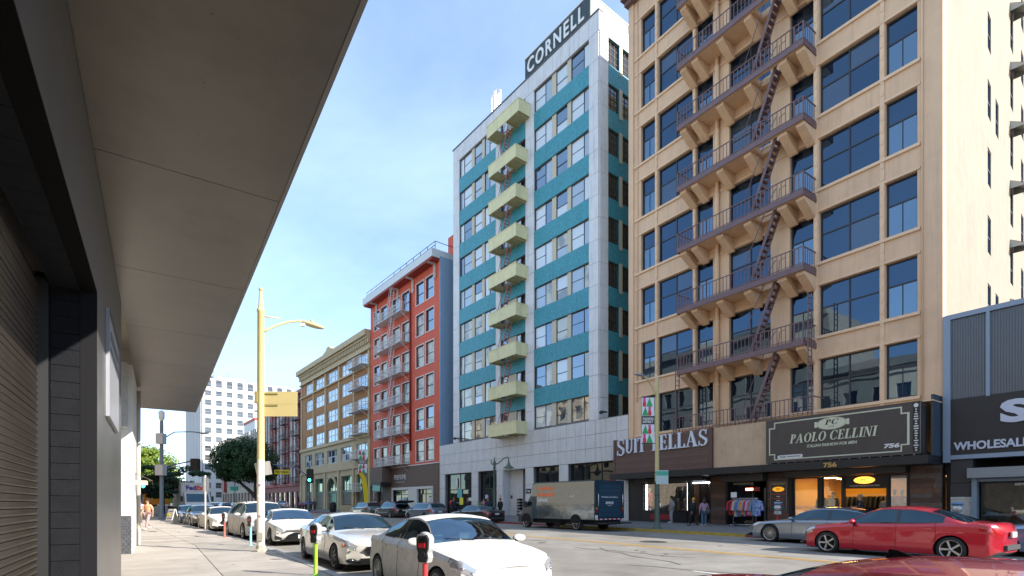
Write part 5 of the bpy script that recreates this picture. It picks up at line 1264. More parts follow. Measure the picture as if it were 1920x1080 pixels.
    for k_, nm in parts.items():
        for sgn in ((-1, 1) if k_ in (1, 5, 6) else (0,)):
            F = [f for f in bm.faces if f.material_index == k_ and (sgn == 0 or f.calc_center_median().y * sgn > 0)]
            if not F: continue
            b2 = MB(); idx = {}
            for f in F:
                q = []
                for v in f.verts:
                    if v.index not in idx: idx[v.index] = len(b2.v); d = -.006 if k_ < 5 else .004; b2.v.append(tuple(v.co + v.normal * d))
                    q.append(idx[v.index])
                b2.f.append(tuple(q)); b2.m.append(0); b2.sm.append(True)
            b2.build(nm, mats_[k_], t)
    bmesh.ops.delete(bm, geom=[f for f in bm.faces if f.material_index in (1, 2, 3)] , context='FACES')
    for f in bm.faces: f.smooth = True; f.material_index = {5: 7, 6: 7}.get(f.material_index, f.material_index)
    for e in bm.edges:
        if len(e.link_faces) == 2 and e.calc_face_angle(0) > math.radians(38): e.smooth = False
    bm.to_mesh(me); bm.free(); o.parent = t
    # wheels
    tm, rm = wheel_mesh(r, .24, spokes, rimdark)
    for xw in wxs:
        for sgn in (-1, 1):
            wo = link('wheel', tm, t, (xw, sgn * (hw - .145), r), (0, 0, 0 if sgn > 0 else math.pi)); link('rim', rm, wo)
    def surf(f, i):  # point on the body skin
        S = section(f); x = L / 2 - f * L; return x, S[i][0], S[i][1]
    # seams
    for f in K['door']:
        for sgn in (-1, 1):
            b = MB(); S = section(f); x = L / 2 - f * L
            pts = [(x + (0 if i < 6 else (i - 6) * .0), sgn * (S[i][0] + .001), S[i][1]) for i in (3, 4, 5, 6, 7, 8)]
            for p_, q_ in zip(pts, pts[1:]): b.bar(p_, q_, .008, .006, up=(0, 1, 0))
            b.build('door_seam', m_well, t)
    # handles, mirrors
    for sgn in (-1, 1):
        for f in (K['door'][1] - .035, K['door'][2] - .03):
            x, y, z_ = surf(f, 6); b = MB(); b.box(x - .10, x + .10, sgn * (y + .012) - .012, sgn * (y + .012) + .012, z_ - .07, z_ - .035); b.build('door_handle', paint, t)
        x, y, z_ = surf(K['side'][0][0] + .008, 8); b = MB(); b.ellipsoid((x - .02, sgn * (y + .17), z_ + .06), (.085, .14, .075), 12, 8); b.mi = 1; b.box(x - .05, x + .03, *sorted((sgn * (y - .02), sgn * (y + .12))), z_ - .0, z_ + .035)
        b.build('mirror', [paint, m_trim], t)
    # grille, intake, plate on the nose
    xn = L / 2
    b = MB(); gh0, gh1 = (.30 * H, .43 * H) if not interior or grille != 'bars' else (.24 * H, .33 * H)
    if grille == 'bars':
        b.box(xn - .05, xn + .012, -.42 * hw, .42 * hw, gh0, gh1)
        g_ = b.build('grille', m_trim, t); b = MB()
        for k in range(5): zz = gh0 + .02 + k * (gh1 - gh0 - .04) / 4; b.box(xn + .012, xn + .022, -.40 * hw, .40 * hw, zz - .008, zz + .008)
        b.build('grille_bar', m_chrome, g_)
    elif grille == 'star':
        b.prism([(-.40 * hw, gh0), (.40 * hw, gh0), (.52 * hw, gh0 + .12), (.46 * hw, gh1), (-.46 * hw, gh1), (-.52 * hw, gh0 + .12)], -xn - .012, -xn + .1)
        g_ = b.build('grille', m_trim, t, (0, 0, 0), (0, 0, math.pi / 2)); b = MB()
        b.box(xn + .013, xn + .03, -.44 * hw, .44 * hw, (gh0 + gh1) / 2 - .02, (gh0 + gh1) / 2 + .02)
        for k in range(14): b.box(xn + .013, xn + .018, -.42 * hw + k * .064 * hw, -.42 * hw + k * .064 * hw + .015, gh0 + .02, gh1 - .02)
        b.build('grille_bar', m_chrome, g_)
        b = MB(); rr = .095; zc = (gh0 + gh1) / 2
        for k in range(20):
            a0, a1 = 2 * math.pi * k / 20, 2 * math.pi * (k + 1) / 20; b.bar((xn + .045, rr * math.cos(a0), zc + rr * math.sin(a0)), (xn + .045, rr * math.cos(a1), zc + rr * math.sin(a1)), .016)
        for k in range(3): a0 = math.pi / 2 + 2 * math.pi * k / 3; b.bar((xn + .045, 0, zc), (xn + .045, rr * math.cos(a0), zc + rr * math.sin(a0)), .016)
        b.build('emblem', m_chrome, g_)
    elif grille == 'wide':
        b.prism([(-.66 * hw, .17 * H), (.66 * hw, .17 * H), (.50 * hw, .30 * H), (.30 * hw, .36 * H), (-.30 * hw, .36 * H), (-.50 * hw, .30 * H)], -xn - .012, -xn + .25)
        g_ = b.build('grille', m_trim, t, (0, 0, 0), (0, 0, math.pi / 2)); b = MB()
        for k in range(6): zz = .19 * H + k * .027 * H; ww = (.62 - k * .055) * hw; b.box(xn + .013, xn + .02, -ww, ww, zz, zz + .010)
        b.build('grille_bar', m_bump, g_)
        b = MB(); b.box(xn - .06, xn + .014, -.60 * hw, .60 * hw, .405 * H, .425 * H); b.ellipsoid((xn + .01, 0, .425 * H), (.02, .08, .055), 12, 8); b.build('nose_trim', m_chrome, t)
        for sgn in (-1, 1):
            b = MB(); y0, y1 = sgn * .70 * hw, sgn * .93 * hw
            b.add([(xn - .11, y0, .16 * H), (xn - .20, y1, .17 * H), (xn - .17, y1, .30 * H), (xn - .10, y0, .22 * H), (xn - .3, y0, .16 * H), (xn - .35, y1, .17 * H)], [(0, 1, 2, 3) if sgn > 0 else (3, 2, 1, 0)]); b.build('fog_vent', m_trim, t)
    if grille in ('bars', 'star'):
        b = MB(); b.box(xn - .06, xn + .008, -.62 * hw, .62 * hw, .15 * H, .235 * H); b.build('lower_intake', m_trim, t)
        for sgn in (-1, 1):
            b = MB(); b.ellipsoid((xn - .12, sgn * .80 * hw, .20 * H), (.07, .14, .055), 10, 6); b.build('fog_vent', m_trim, t)
    if plate:
        b = MB(); b.box(xn + .012, xn + .03, -.19, .19, .20 * H, .295 * H); b.build('front_plate', plate_m or m_plate, t)
        if plate_m: b = MB(); b.box(xn + .0301, xn + .033, -.15, .15, .225 * H, .27 * H); b.build('plate_print', mat('plate_blue', (.1, .3, .7), .5), t)
    b = MB(); zz = .50 * H if kind == 'sedan' else .46 * H; b.box(-xn - .02, -xn + .02, -.19, .19, zz - .07, zz + .07); b.build('rear_plate', m_plate, t)
    b = MB(); b.box(-xn - .004, -xn + .10, -.50 * hw, .50 * hw, .235 * H, .32 * H); b.build('rear_bumper_trim', m_bump, t)
    if detail:
        for sgn in (-1, 1):
            for q, (f, i, rr) in enumerate(((.022, 6, .05), (.05, 6, .055))):
                x, y, z_ = surf(f, i); b = MB(); b.ellipsoid((x + .01, sgn * (y - .02) * .985, z_ + .004 - .02), (rr * .7, rr * .55, rr * .55), 10, 6); b.build('lamp_lens', m_chrome, t)
    if amber:
        x, y, z_ = surf(.10, 5)
        for sgn in (-1, 1): b = MB(); b.ellipsoid((x + .08, sgn * (y - .015), z_ + .02), (.12, .035, .06), 10, 6); b.build('corner_lamp', m_amb, t)
    if logo: pass
    # wipers
    if detail:
        for y0 in (-.05, .55):
            b = MB(); x, _, z_ = surf(K['ws'][0] - .003, 17); b.tube([(x + .01, y0, z_ + .012), (x - .03, y0 - .55, z_ + .05)], .012, 5); b.build('wiper', m_trim, t)
    if interior:
        xs_ = L / 2 - .43 * L
        for sgn in (-1, 1):
            b = MB(); b.box(xs_ - .25, xs_ + .25, sgn * .42 - .25, sgn * .42 + .25, .45, .60); b.bar((xs_ - .25, sgn * .42, .55), (xs_ - .42, sgn * .42, 1.08), .46, .13, up=(1, 0, 0)); b.ellipsoid((xs_ - .45, sgn * .42, 1.20), (.06, .15, .10), 10, 8); b.build('seat', m_int, t)
        b = MB(); b.box(L / 2 - .345 * L, L / 2 - .30 * L, -.8, .8, .55, .93); b.build('dashboard', m_int, t)
        b = MB(); cx_ = L / 2 - .37 * L
        for k in range(18):
            a0, a1 = 2 * math.pi * k / 18, 2 * math.pi * (k + 1) / 18; b.bar((cx_ - .08 * math.sin(a0), .42 + .2 * math.cos(a0), .92 + .17 * math.sin(a0)), (cx_ - .08 * math.sin(a1), .42 + .2 * math.cos(a1), .92 + .17 * math.sin(a1)), .03)
        b.bar((cx_, .22, .92), (cx_, .62, .92), .04); b.build('steering_wheel', m_trim, t)
        b = MB(); b.box(-L * .2, L * .2, -hw + .25, hw - .25, .3, .45); b.box(-L * .25, -L * .12, -hw + .3, hw - .3, .45, 1.0); b.build('cabin_floor', m_well, t)
        b = MB(); b.box(L / 2 - .40 * L, L / 2 - .395 * L, -.12, .12, H * .87, H * .915); b.build('rear_view_mirror', m_trim, t)
    if rail:
        for sgn in (-1, 1): b = MB(); b.tube([(L * .14, sgn * hw * .62, H * .955), (L * .11, sgn * hw * .62, H * 1.025), (-L * .30, sgn * hw * .62, H * 1.02), (-L * .34, sgn * hw * .62, H * .95)], .022, 6); b.build('roof_rail', m_dark, t)
    return t
def paint(name, c, metal=.0, rough=.3): return mat('paint_' + name, c, rough, metal=metal, coat=1., backdark=True)
pw = paint('white', (.80, .80, .80)); pcream = paint('cream_silver', (.60, .57, .50), .25); pblk = paint('black', (.008, .008, .009)); pgry = paint('blue_grey', (.16, .19, .23), .5)
pred = paint('red', (.50, .006, .022), .25); pdred = paint('wine_red', (.36, .012, .022), .35); pnavy = paint('navy', (.02, .05, .10), .5); psil = paint('silver_grey', (.27, .30, .34), .7); pgrn = paint('grey_green', (.13, .18, .17), .4)
pblue = paint('pale_blue', (.28, .36, .48), .5); polive = paint('olive_black', (.03, .032, .028), .3)

def parked(lat, s0, leg, toward, **k):
    """nose position s0 along a leg; lat across from the near kerb; toward=True faces the camera end"""
    D, N, A = (DA, NA, AA) if leg == 'A' else (DB, NB, AB)
    L = k.get('L', 5.4); sc = s0 + L / 2
    X, Y = BN.x + D[0] * sc + N[0] * lat, BN.y + D[1] * sc + N[1] * lat
    return car(X=X, Y=Y, ang=A + (math.pi if toward else 0), **k)
# near kerb, facing the camera. s along the leg: bend at 0
def sA(X, Y): return (X - BN.x) * DA[0] + (Y - BN.y) * DA[1]
GN = 'cars parked nose to the camera along the near kerb'
S0 = sA(0, 0)
parked(1.42, S0 + 7.0, 'A', True, name='compact_sedan', label='white compact sedan at the bottom of the picture behind the red parking meter', cat='car', kind='sedan', paint=pw, L=4.45, W=2.05, H=1.47, group=GN, r=.31, spokes=14, clear=True, interior=True, grille='bars', plate=False)
parked(1.42, S0 + 12.75, 'A', True, name='coupe_sedan', label='cream silver sedan with dark windscreen beside the lime green parking meter', cat='car', kind='sedan', paint=pcream, L=5.45, W=2.1, H=1.43, group=GN, r=.32, spokes=7, grille='star', amber=True, rimdark=True, plate_m=mat('plate_orange', (.75, .5, .12), .5))
parked(1.5, S0 + 22.2, 'A', True, name='sport_sedan', label='white sedan with wide black grille just behind the yellow lamp pole', cat='car', kind='sedan', paint=pw, L=5.7, W=2.2, H=1.45, group=GN, r=.335, spokes=10, grille='wide', clear=True, interior=True, rimdark=True)
parked(1.4, 3.3, 'B', True, name='family_suv', label='white tall sport utility car with roof rails behind the pale blue meter', cat='car', kind='suv', paint=pw, L=5.7, W=2.25, H=1.76, group=GN, r=.37, spokes=10, rail=True)
parked(1.15, 11.4, 'B', True, name='saloon_car', label='white saloon with chrome star grille beside the white sign post', cat='car', kind='sedan', paint=pw, L=5.4, W=2.1, H=1.44, group=GN, r=.33, spokes=10, grille='star', detail=0)
parked(1.0, 17.8, 'B', True, name='dark_hatch', label='dark olive car half hidden behind the white saloon', cat='car', kind='sedan', paint=polive, L=5.0, W=2.05, H=1.5, group=GN, detail=0)
parked(1.0, 23.6, 'B', True, name='blue_sedan', label='dark blue sedan next to the pavement sandwich board', cat='car', kind='sedan', paint=pnavy, L=5.2, W=2.1, H=1.45, group=GN, detail=0)
# wine red car closest to the camera, roof and shark fin showing
parked(1.42, S0 - 1.65, 'A', True, name='wine_car', label='wine red car at the bottom right corner, roof and black shark fin antenna showing', cat='car', kind='sedan', paint=pdred, L=5.4, W=2.1, H=1.28, group=GN)
wc = [o for o in COL.objects if o.name.startswith('wine_car')][0]
b = MB(); b.add([(-.95, -.035, 0), (-.60, -.02, -.0), (-.60, .02, 0), (-.95, .035, 0), (-.93, 0, .095), (-.85, 0, .085)], [(0, 1, 5, 4), (1, 2, 5), (3, 4, 5, 2), (0, 4, 3), (0, 3, 2, 1)]); b.build('shark_fin', m_trim, wc, (-.08, .0, 1.232)); [setattr(c_, 'scale', (.75, .9, .8)) for c_ in wc.children if c_.name.startswith('shark')]
# far kerb, nose away
GF = 'cars parked along the far kerb'
def farcar(px, leg, lat, front=None, **k):
    """px: picture column of the street-side front wheel"""
    D, N, A = (DA, NA, AA) if leg == 'A' else (DB, NB, AB); r_ = (px - 960) / FPX; W = k.get('W', 2.1); L = k.get('L', 5.4); base = 3.3 if leg == 'A' else (NB[0] * BN.x + NB[1] * BN.y)
    c = base + lat - W / 2; Yw = c / (N[0] * r_ + N[1]); Xw = r_ * Yw
    fw = KINDS_[k['kind']]['wheels'][0]; back = L / 2 - fw * L
    X = Xw - D[0] * back + N[0] * W / 2; Y = Yw - D[1] * back + N[1] * W / 2
    return car(X=X, Y=Y, ang=A, **k)
farcar(1442, 'A', 18.95, name='grey_limousine', label='long grey blue sedan parked at the far kerb by the clothes rack', cat='car', kind='sedan', paint=psil, L=6.2, W=2.24, H=1.47, group=GF, r=.36, spokes=20)
farcar(1880, 'A', 18.95, name='pale_blue_sedan', label='pale blue sedan parked at the right picture edge behind the red car', cat='car', kind='sedan', paint=pblue, L=5.7, W=2.2, H=1.5, group=GF, clear=True, detail=0)
farcar(1549, 'A', 15.4, name='red_sedan', label='bright red sedan driving left in front of the shops', cat='car', kind='sedan', paint=pred, L=5.15, W=2.15, H=1.5, r=.335, spokes=5)
farcar(851, 'B', 19.8, name='black_sedan', label='black sedan parked outside the dark shopfront under the green lamp post', cat='car', kind='sedan', paint=pblk, L=5.7, W=2.15, H=1.45, group=GF)
farcar(764, 'B', 19.8, name='grey_crossover', label='slate grey crossover parked outside the perfume shop', cat='car', kind='suv', paint=pgry, L=5.3, W=2.15, H=1.62, group=GF, rimdark=True)
bs = farcar(706, 'B', 19.8, name='black_suv', label='black sport utility car with its tailgate raised at the kerb', cat='car', kind='suv', paint=pblk, L=5.2, W=2.15, H=1.66, group=GF)
b = MB(); b.add([(-2.2, -.85, 1.60), (-2.2, .85, 1.60), (-3.2, .8, 1.78), (-3.2, -.8, 1.78), (-2.2, -.85, 1.52), (-2.2, .85, 1.52), (-3.25, .8, 1.62), (-3.25, -.8, 1.62)], [(3, 2, 1, 0), (4, 5, 6, 7), (0, 1, 5, 4), (1, 2, 6, 5), (2, 3, 7, 6), (3, 0, 4, 7)]); b.build('tailgate', pblk, bs)
farcar(659, 'B', 19.8, name='green_crossover', label='grey green crossover parked near the yellow feather flag', cat='car', kind='suv', paint=pgrn, L=5.2, W=2.1, H=1.6, group=GF, detail=0)
# traffic far down the street
def far_at(px, Y, ang, **k): return car(X=(px - 960) / FPX * Y, Y=Y, ang=ang, detail=0, cut=False, **k)
far_at(531, 112, AB - .35, name='silver_crossover', label='silver crossover turning at the far junction', cat='car', kind='suv', paint=paint('silver', (.5, .52, .54), .6), L=5.4, H=1.6)
far_at(441, 118, AB, name='silver_hatch', label='silver car behind the white sport utility car roof, right of the two red ones', cat='car', kind='sedan', paint=paint('silver', (.5, .52, .54)), H=1.6)
far_at(421, 110, AB, name='dark_red_car', label='dark car with red tail lamps in the far traffic queue', cat='car', kind='suv', paint=polive, H=1.6)
far_at(408, 116, AB, name='far_red_car', label='small red car in the far traffic queue', cat='car', kind='sedan', paint=pred, H=1.6)
far_at(395, 104, AB, name='far_black_car', label='small black car right of the parcel truck', cat='car', kind='sedan', paint=pblk, H=1.6)

# ---------------------------------------------------------------- delivery step van at the far kerb
m_van = mat('van_navy', (.012, .045, .075), .35, coat=.3, metal=.2, backdark=True); m_vside = mat('van_side', (.24, .28, .31), .09, metal=.9, bump=.45, bscale=.9)
D, N = DB, NB; r_ = (1089 - 960) / FPX; base = NB[0] * BN.x + NB[1] * BN.y; cc = base + 19.75 - 2.35; Yw = cc / (N[0] * r_ + N[1]); Xw = r_ * Yw
VX, VY = Xw + D[0] * 2.3 + N[0] * 1.15, Yw + D[1] * 2.3 + N[1] * 1.15
van = thing('delivery_van', 'navy box delivery van with glossy side and white smile mark, parked at the far kerb', 'van', (VX, VY, G(VX, VY)), AB)
# local: x forward, y left (street side). box x -4.3..1.55, cab to 3.7
def vbox(b, x0, x1, z0, z1, w=1.15): b.box(x0, x1, -w, w, z0, z1)
b = MB(); vbox(b, -4.05, 1.75, .62, 2.86); 
pr = [(1.751, .62), (2.35, .62), (2.35, 1.55), (2.30, 2.2), (2.32, 2.55), (2.20, 2.78), (1.95, 2.86), (1.751, 2.86)]
n = len(pr); b.add([(x, -1.12, z) for x, z in pr] + [(x, 1.12, z) for x, z in pr], [tuple(range(n)), tuple(reversed(range(n, 2 * n)))] + [(i, n + i, n + (i + 1) % n, (i + 1) % n) for i in range(n)])
b.build('box_body', m_van, van)
b = MB(); b.box(-4.0, 1.72, 1.151, 1.165, 1.52, 2.80); b.box(-4.0, 1.72, 1.151, 1.165, .66, 1.42); b.box(-4.0, 1.72, 1.151, 1.19, 1.43, 1.51)
b.add([(1.78, 1.125, 2.0), (2.30, 1.125, 2.0), (2.30, 1.125, 2.52), (2.2, 1.125, 2.72), (1.95, 1.125, 2.80), (1.78, 1.125, 2.80)], [(5, 4, 3, 2, 1, 0)]); b.build('side_panel', m_vside, van)
pr = [(2.351, .42), (4.0, .42), (4.05, .7), (3.98, 1.02), (3.35, 1.30), (2.65, 2.05), (2.351, 2.15)]
n = len(pr); b = MB(); b.add([(x, -1.0, z) for x, z in pr] + [(x, 1.0, z) for x, z in pr], [tuple(range(n)), tuple(reversed(range(n, 2 * n)))] + [(i, n + i, n + (i + 1) % n, (i + 1) % n) for i in range(n)])
b.build('cab', mat('van_cab', (.10, .115, .12), .3, coat=.6, metal=.3), van)
b = MB()
b.add([(2.45, 1.006, 1.42), (3.12, 1.006, 1.42), (2.72, 1.006, 1.9), (2.45, 1.006, 1.98)], [(3, 2, 1, 0)]); b.build('door_window', m_cgl, van)
b = MB(); b.add([(3.30, -.92, 1.37), (3.30, .92, 1.37), (2.70, .88, 2.02), (2.70, -.88, 2.02)], [(0, 1, 2, 3)]); b.build('windshield', m_cgl, van)
b = MB(); b.box(2.35, 4.12, -1.03, 1.03, .36, .62); b.box(2.8, 4.06, 1.0, 1.04, .62, .80); b.build('bumper', m_bump, van)
b = MB(); b.box(3.72, 4.0, .72, 1.02, .88, 1.05); b.build('headlight', m_hl, van); b = MB(); b.box(3.72, 4.0, -1.02, -.72, .88, 1.05); b.build('headlight', m_hl, van)
b = MB(); b.box(2.98, 3.14, 1.06, 1.32, 1.32, 1.68); b.box(3.0, 3.1, 1.0, 1.06, 1.4, 1.45); b.build('mirror', m_bump, van)
tm, rm = wheel_mesh(.40, .26, 8, False)
for xw in (3.15, -2.3):
    for sg in (-1, 1):
        wo = link('wheel', tm, van, (xw, sg * (1.02 if xw < 0 else .93), .40), (0, 0, 0 if sg > 0 else math.pi)); link('rim', rm, wo)
        nn = 14; b = MB(); pts = [(xw + .52 * math.cos(math.pi * k / nn), .42 + .52 * math.sin(math.pi * k / nn)) for k in range(nn + 1)]
        b.prism(pts if 1 else pts, 0, .03); b.build('wheel_arch', m_well, van, (0, sg * (1.192 if xw < 0 else 1.045) - .015, 0))
        b = MB()
for sg in (-1, 1):
    for xw in (3.15, -2.3):
        pass
b = MB(); b.box(-4.0, 2.3, -.9, .9, .35, .62); b.box(-.6, .1, .6, 1.0, .28, .62); b.build('chassis', m_well, van)
b = MB(); b.box(-4.9, -4.07, -1.0, 1.0, .42, .48); b.build('step_bumper', m_black, van)
# rear: roll door, rails, lamps, stripe
b = MB(); b.box(-4.09, -4.051, -.82, .88, .78, 2.62); b.build('roll_door', mat('van_door', (.015, .055, .09), .4), van)
for k in range(6): b = MB(); b.box(-4.094, -4.0905, -.8, .86, 1.05 + k * .27, 1.062 + k * .27); b.build('door_joint', m_well, van)
b = MB()
for y in (.97, -.95): b.tube([(-4.07, y, 1.35), (-4.16, y, 1.42), (-4.16, y, 2.05), (-4.07, y, 2.12)], .022, 6)
b.build('grab_rail', m_chrome, van)['kind'] = 'stuff'
for y in (1.03, -1.03):
    b = MB(); b.lathe([(.001, 0), (.07, 0)], (-4.075, y, 1.28), 12, 'x', False); b.build('turn_lamp', m_amb, van)
    b = MB(); b.lathe([(.001, 0), (.06, 0)], (-4.075, y, 1.10), 12, 'x', False); b.build('tail_lamp', m_tl, van)
m_rw = mat('stripe_red', (.5, .02, .03), .4)
for k in range(13):
    b = MB(); b.box(-4.075, -4.052, -1.12 + k * .172, -1.12 + k * .172 + .165, .64, .70); b.build('marker_stripe', m_rw if k % 2 else m_white, van)
b = MB(); b.box(-4.08, -4.052, .95, 1.14, .72, .90); b.build('rear_plate', m_plate, van)
for y in (-.15, 0, .15): b = MB(); b.box(-4.08, -4.0, y - .04, y + .04, 2.861, 2.9); b.build('roof_marker', m_tl, van)
rot = math.pi / 2
def vtext(nm, s, w, h, mm, loc, **kw): # on the street side (+y face), reads from outside
    return text(nm, s, w, h, mm, van, loc, math.pi, **kw)
m_org = mat('print_orange', (.90, .20, .07), .5)
vtext('slogan', 'Everything and', 1.75, .27, m_org, (1.62, 1.168, 2.33), depth=.004, bold=.04)
vtext('slogan', 'the kitchen sink.', 1.80, .27, m_org, (1.62, 1.168, 1.98), depth=.004, bold=.04)
vtext('slogan', 'Delivered.', 1.15, .27, m_white, (1.62, 1.168, 1.66), depth=.004, bold=.03)
def smile(mb, f, R, h, wd, n=14):
    for k in range(n):
        u0, u1 = -1 + 2 * k / n, -1 + 2 * (k + 1) / n; z0, z1 = -h * (1 - u0 * u0), -h * (1 - u1 * u1); w0, w1 = wd * (1 - .55 * abs(u0)), wd * (1 - .55 * abs(u1))
        mb.add([f(u0 * R, z0), f(u0 * R, z0 - w0), f(u1 * R, z1 - w1), f(u1 * R, z1)], [(0, 1, 2, 3), (3, 2, 1, 0)])
    mb.add([f(R * .9, .06), f(R * 1.12, .08), f(R * 1.1, -.12), f(R * 1.03, -.03)], [(0, 1, 2, 3), (3, 2, 1, 0)])
b = MB(); smile(b, lambda u, z: (-1.9 - u, 1.169, 2.18 + z), .48, .19, .11); b.build('smile_mark', m_white, van)
text('rear_text', 'what you order is on its way', 0, 0, m_white, van, (0, 0, 0)) if 0 else None
text('rear_slogan', "Don't sweat, you're kicking it.", 1.30, .10, m_white, van, (-4.092, .68, 1.86), -rot, depth=.003, bold=.03)
text('rear_wordmark', 'amazon', .62, .13, m_white, van, (-4.092, .36, 1.53), -rot, depth=.003, bold=.03)
b = MB(); smile(b, lambda u, z: (-4.096, .06 - u, 1.51 + z), .18, .06, .035); b.build('smile_mark', m_white, van)

van.scale = (.87, 1.1, 1.03)
for c_ in van.children:
    if c_.name.startswith('wheel') and 'arch' not in c_.name: c_.scale = (1 / .87, 1 / 1.1, 1 / 1.03)
# ---------------------------------------------------------------- parcel truck far down the near side
TX, TY = -.590 * 60, 60
trk = thing('parcel_truck', 'white parcel box truck facing the camera beyond the parked cars', 'truck', (TX, TY, G(TX, TY)), AB + math.pi)
b = MB(); b.box(-9, -1.2, -1.4, 1.4, 1.0, 3.75); b.build('box_body', pw, trk)
b = MB(); pr = [(-1.19, .5), (1.2, .5), (1.25, 1.2), (.6, 1.5), (-.2, 2.55), (-1.19, 2.6)]; n = len(pr)
b.add([(x, -1.25, z) for x, z in pr] + [(x, 1.25, z) for x, z in pr], [tuple(range(n)), tuple(reversed(range(n, 2 * n)))] + [(i, n + i, n + (i + 1) % n, (i + 1) % n) for i in range(n)]); b.build('cab', pw, trk)
b = MB(); b.add([(.56, -1.1, 1.58), (.56, 1.1, 1.58), (-.16, 1.05, 2.48), (-.16, -1.05, 2.48)], [(0, 1, 2, 3)]); b.add([(.58, -1.1, 1.58), (.58, 1.1, 1.58), (-.14, 1.05, 2.48), (-.14, -1.05, 2.48)], [(0, 1, 2, 3)]); b.build('windshield', m_cgl, trk)
b = MB(); b.box(1.2, 1.32, -1.2, 1.2, .45, .75); b.box(1.22, 1.27, -.7, .7, .8, 1.15); b.build('bumper', m_bump, trk)
for y in (-1.5, 1.5): b = MB(); b.box(-.1, .05, y - .12, y + .12, 1.6, 2.2); b.build('mirror', m_black, trk)
tm, rm = wheel_mesh(.45, .28, 8, False)
for xw in (.4, -6.5):
    for sg in (-1, 1): wo = link('wheel', tm, trk, (xw, sg * 1.1, .45), (0, 0, 0 if sg > 0 else math.pi)); link('rim', rm, wo)
text('logo_text', 'Fed', .98, .52, mat('print_purple', (.06, .02, .25), .5), trk, (-1.195, -.95, 2.92), rot, depth=.01, bold=.05)
text('logo_text', 'Ex', .75, .52, mat('print_red_orange', (.75, .05, .02), .5), trk, (-1.195, .06, 2.92), rot, depth=.01, bold=.05)
# ================================================================= street furniture
def on(px, lat, leg):
    """plan point on the line lat metres past the near kerb seen at picture column px"""
    N, base = (NA, 3.3) if leg == 'A' else (NB, NB[0] * BN.x + NB[1] * BN.y)
    r_ = (px - 960) / FPX; Y = (base + lat) / (N[0] * r_ + N[1]); return r_ * Y, Y
m_ypole = mat('pole_yellow', (.55, .45, .21), .55, var=.05, scale=4); m_ypole2 = mat('pole_cream', (.66, .62, .50), .6, var=.1, scale=6); m_green_pole = mat('pole_green', (.075, .11, .085), .5)
def lamp_head(b, p, d):
    x, y, z = p; b.ellipsoid((x, y, z), (.42, .16, .09), 12, 6)
# big yellow lamp pole in the near pavement
PXp, PYp = -8.1, 17.2
pole = thing('lamp_post', 'tall pale yellow lamp pole with the backs of two sign plates, near pavement', 'lamp post', (PXp, PYp, .15), 0, None)
b = MB(); b.lathe([(.115, 2.95), (.105, 7.7), (.12, 7.72), (.12, 7.8), (.08, 7.85), (.05, 8.35), (.03, 8.4)], n=12); b.ellipsoid((0, 0, 8.45), (.07, .07, .07), 8, 6); b.build('shaft', m_ypole, pole)
b = MB(); b.lathe([(.12, .12), (.115, 2.95)], n=12); b.build('lower_shaft', m_ypole2, pole)
b = MB(); b.lathe([(.24, 0), (.24, .05), (.16, .09), (.15, .2), (.12, .22)], n=8, smooth=False); b.box(-.02, .12, -.16, -.1, .35, .62); b.build('base', mat('base_metal', (.36, .34, .28), .7, var=.2, scale=8), pole)
b = MB(); dx, dy = NA; b.tube([(0, 0, 7.05)] + [(dx * 1.35 * f, dy * 1.35 * f, 7.05 + .62 * math.sin(f * math.pi / 2)) for f in (.15, .35, .6, .85, 1)], .04, 8); b.tube([(0, 0, 7.6), (dx * .6, dy * .6, 7.62)], .022, 6); b.build('arm', m_ypole, pole)
b = MB(); cx_, cy_ = dx * 1.62, dy * 1.62; b.ellipsoid((0, 0, 0), (.38, .15, .085), 14, 8); b.box(-.35, -.28, -.06, .06, -.02, .06); b.ellipsoid((-.05, 0, .12), (.06, .06, .06), 8, 6); b.build('lamp_head', mat('lamp_housing_tan', (.50, .42, .22), .5), pole, (cx_, cy_, 7.6), (0, .12, math.atan2(dy, dx)))
b = MB(); b.box(-.07, .07, -.05, .05, -.1, 0); b.build('camera_box', m_white, pole, (dx * 1.3, dy * 1.3, 7.6))
# sign plates seen from behind, painted over
for z0, z1, x1 in ((4.76, 5.16, 1.16), (4.36, 4.755, 1.16)):
    b = MB(); b.box(.115, x1, .02, .045, z0, z1); b.build('sign_plate', mat('plate_yellow', (.56, .455, .20), .5, var=.04), pole)
b = MB(); b.box(.11, .55, -.005, .02, 5.07, 5.11); b.box(.11, .55, -.005, .02, 4.70, 4.74); b.box(-.14, -.06, -.14, .4, 4.78, 5.14); b.build('bracket', mat('bracket_olive', (.3, .26, .1), .6), pole)
b = MB(); b.prism([(-.28, 2.85), (.22, 2.93), (.30, 2.5), (-.18, 2.42)], .13, .15); b.build('rear_sign', mat('bare_aluminium', (.50, .48, .46), .4, metal=.4), pole)
for z in (1.1, 1.75, 2.1): b = MB(); b.box(-.04, .05, -.122, -.112, z, z + .07); b.build('sticker', mat('sticker', (.3, .2, .25), .5) if z != 1.75 else m_white, pole)
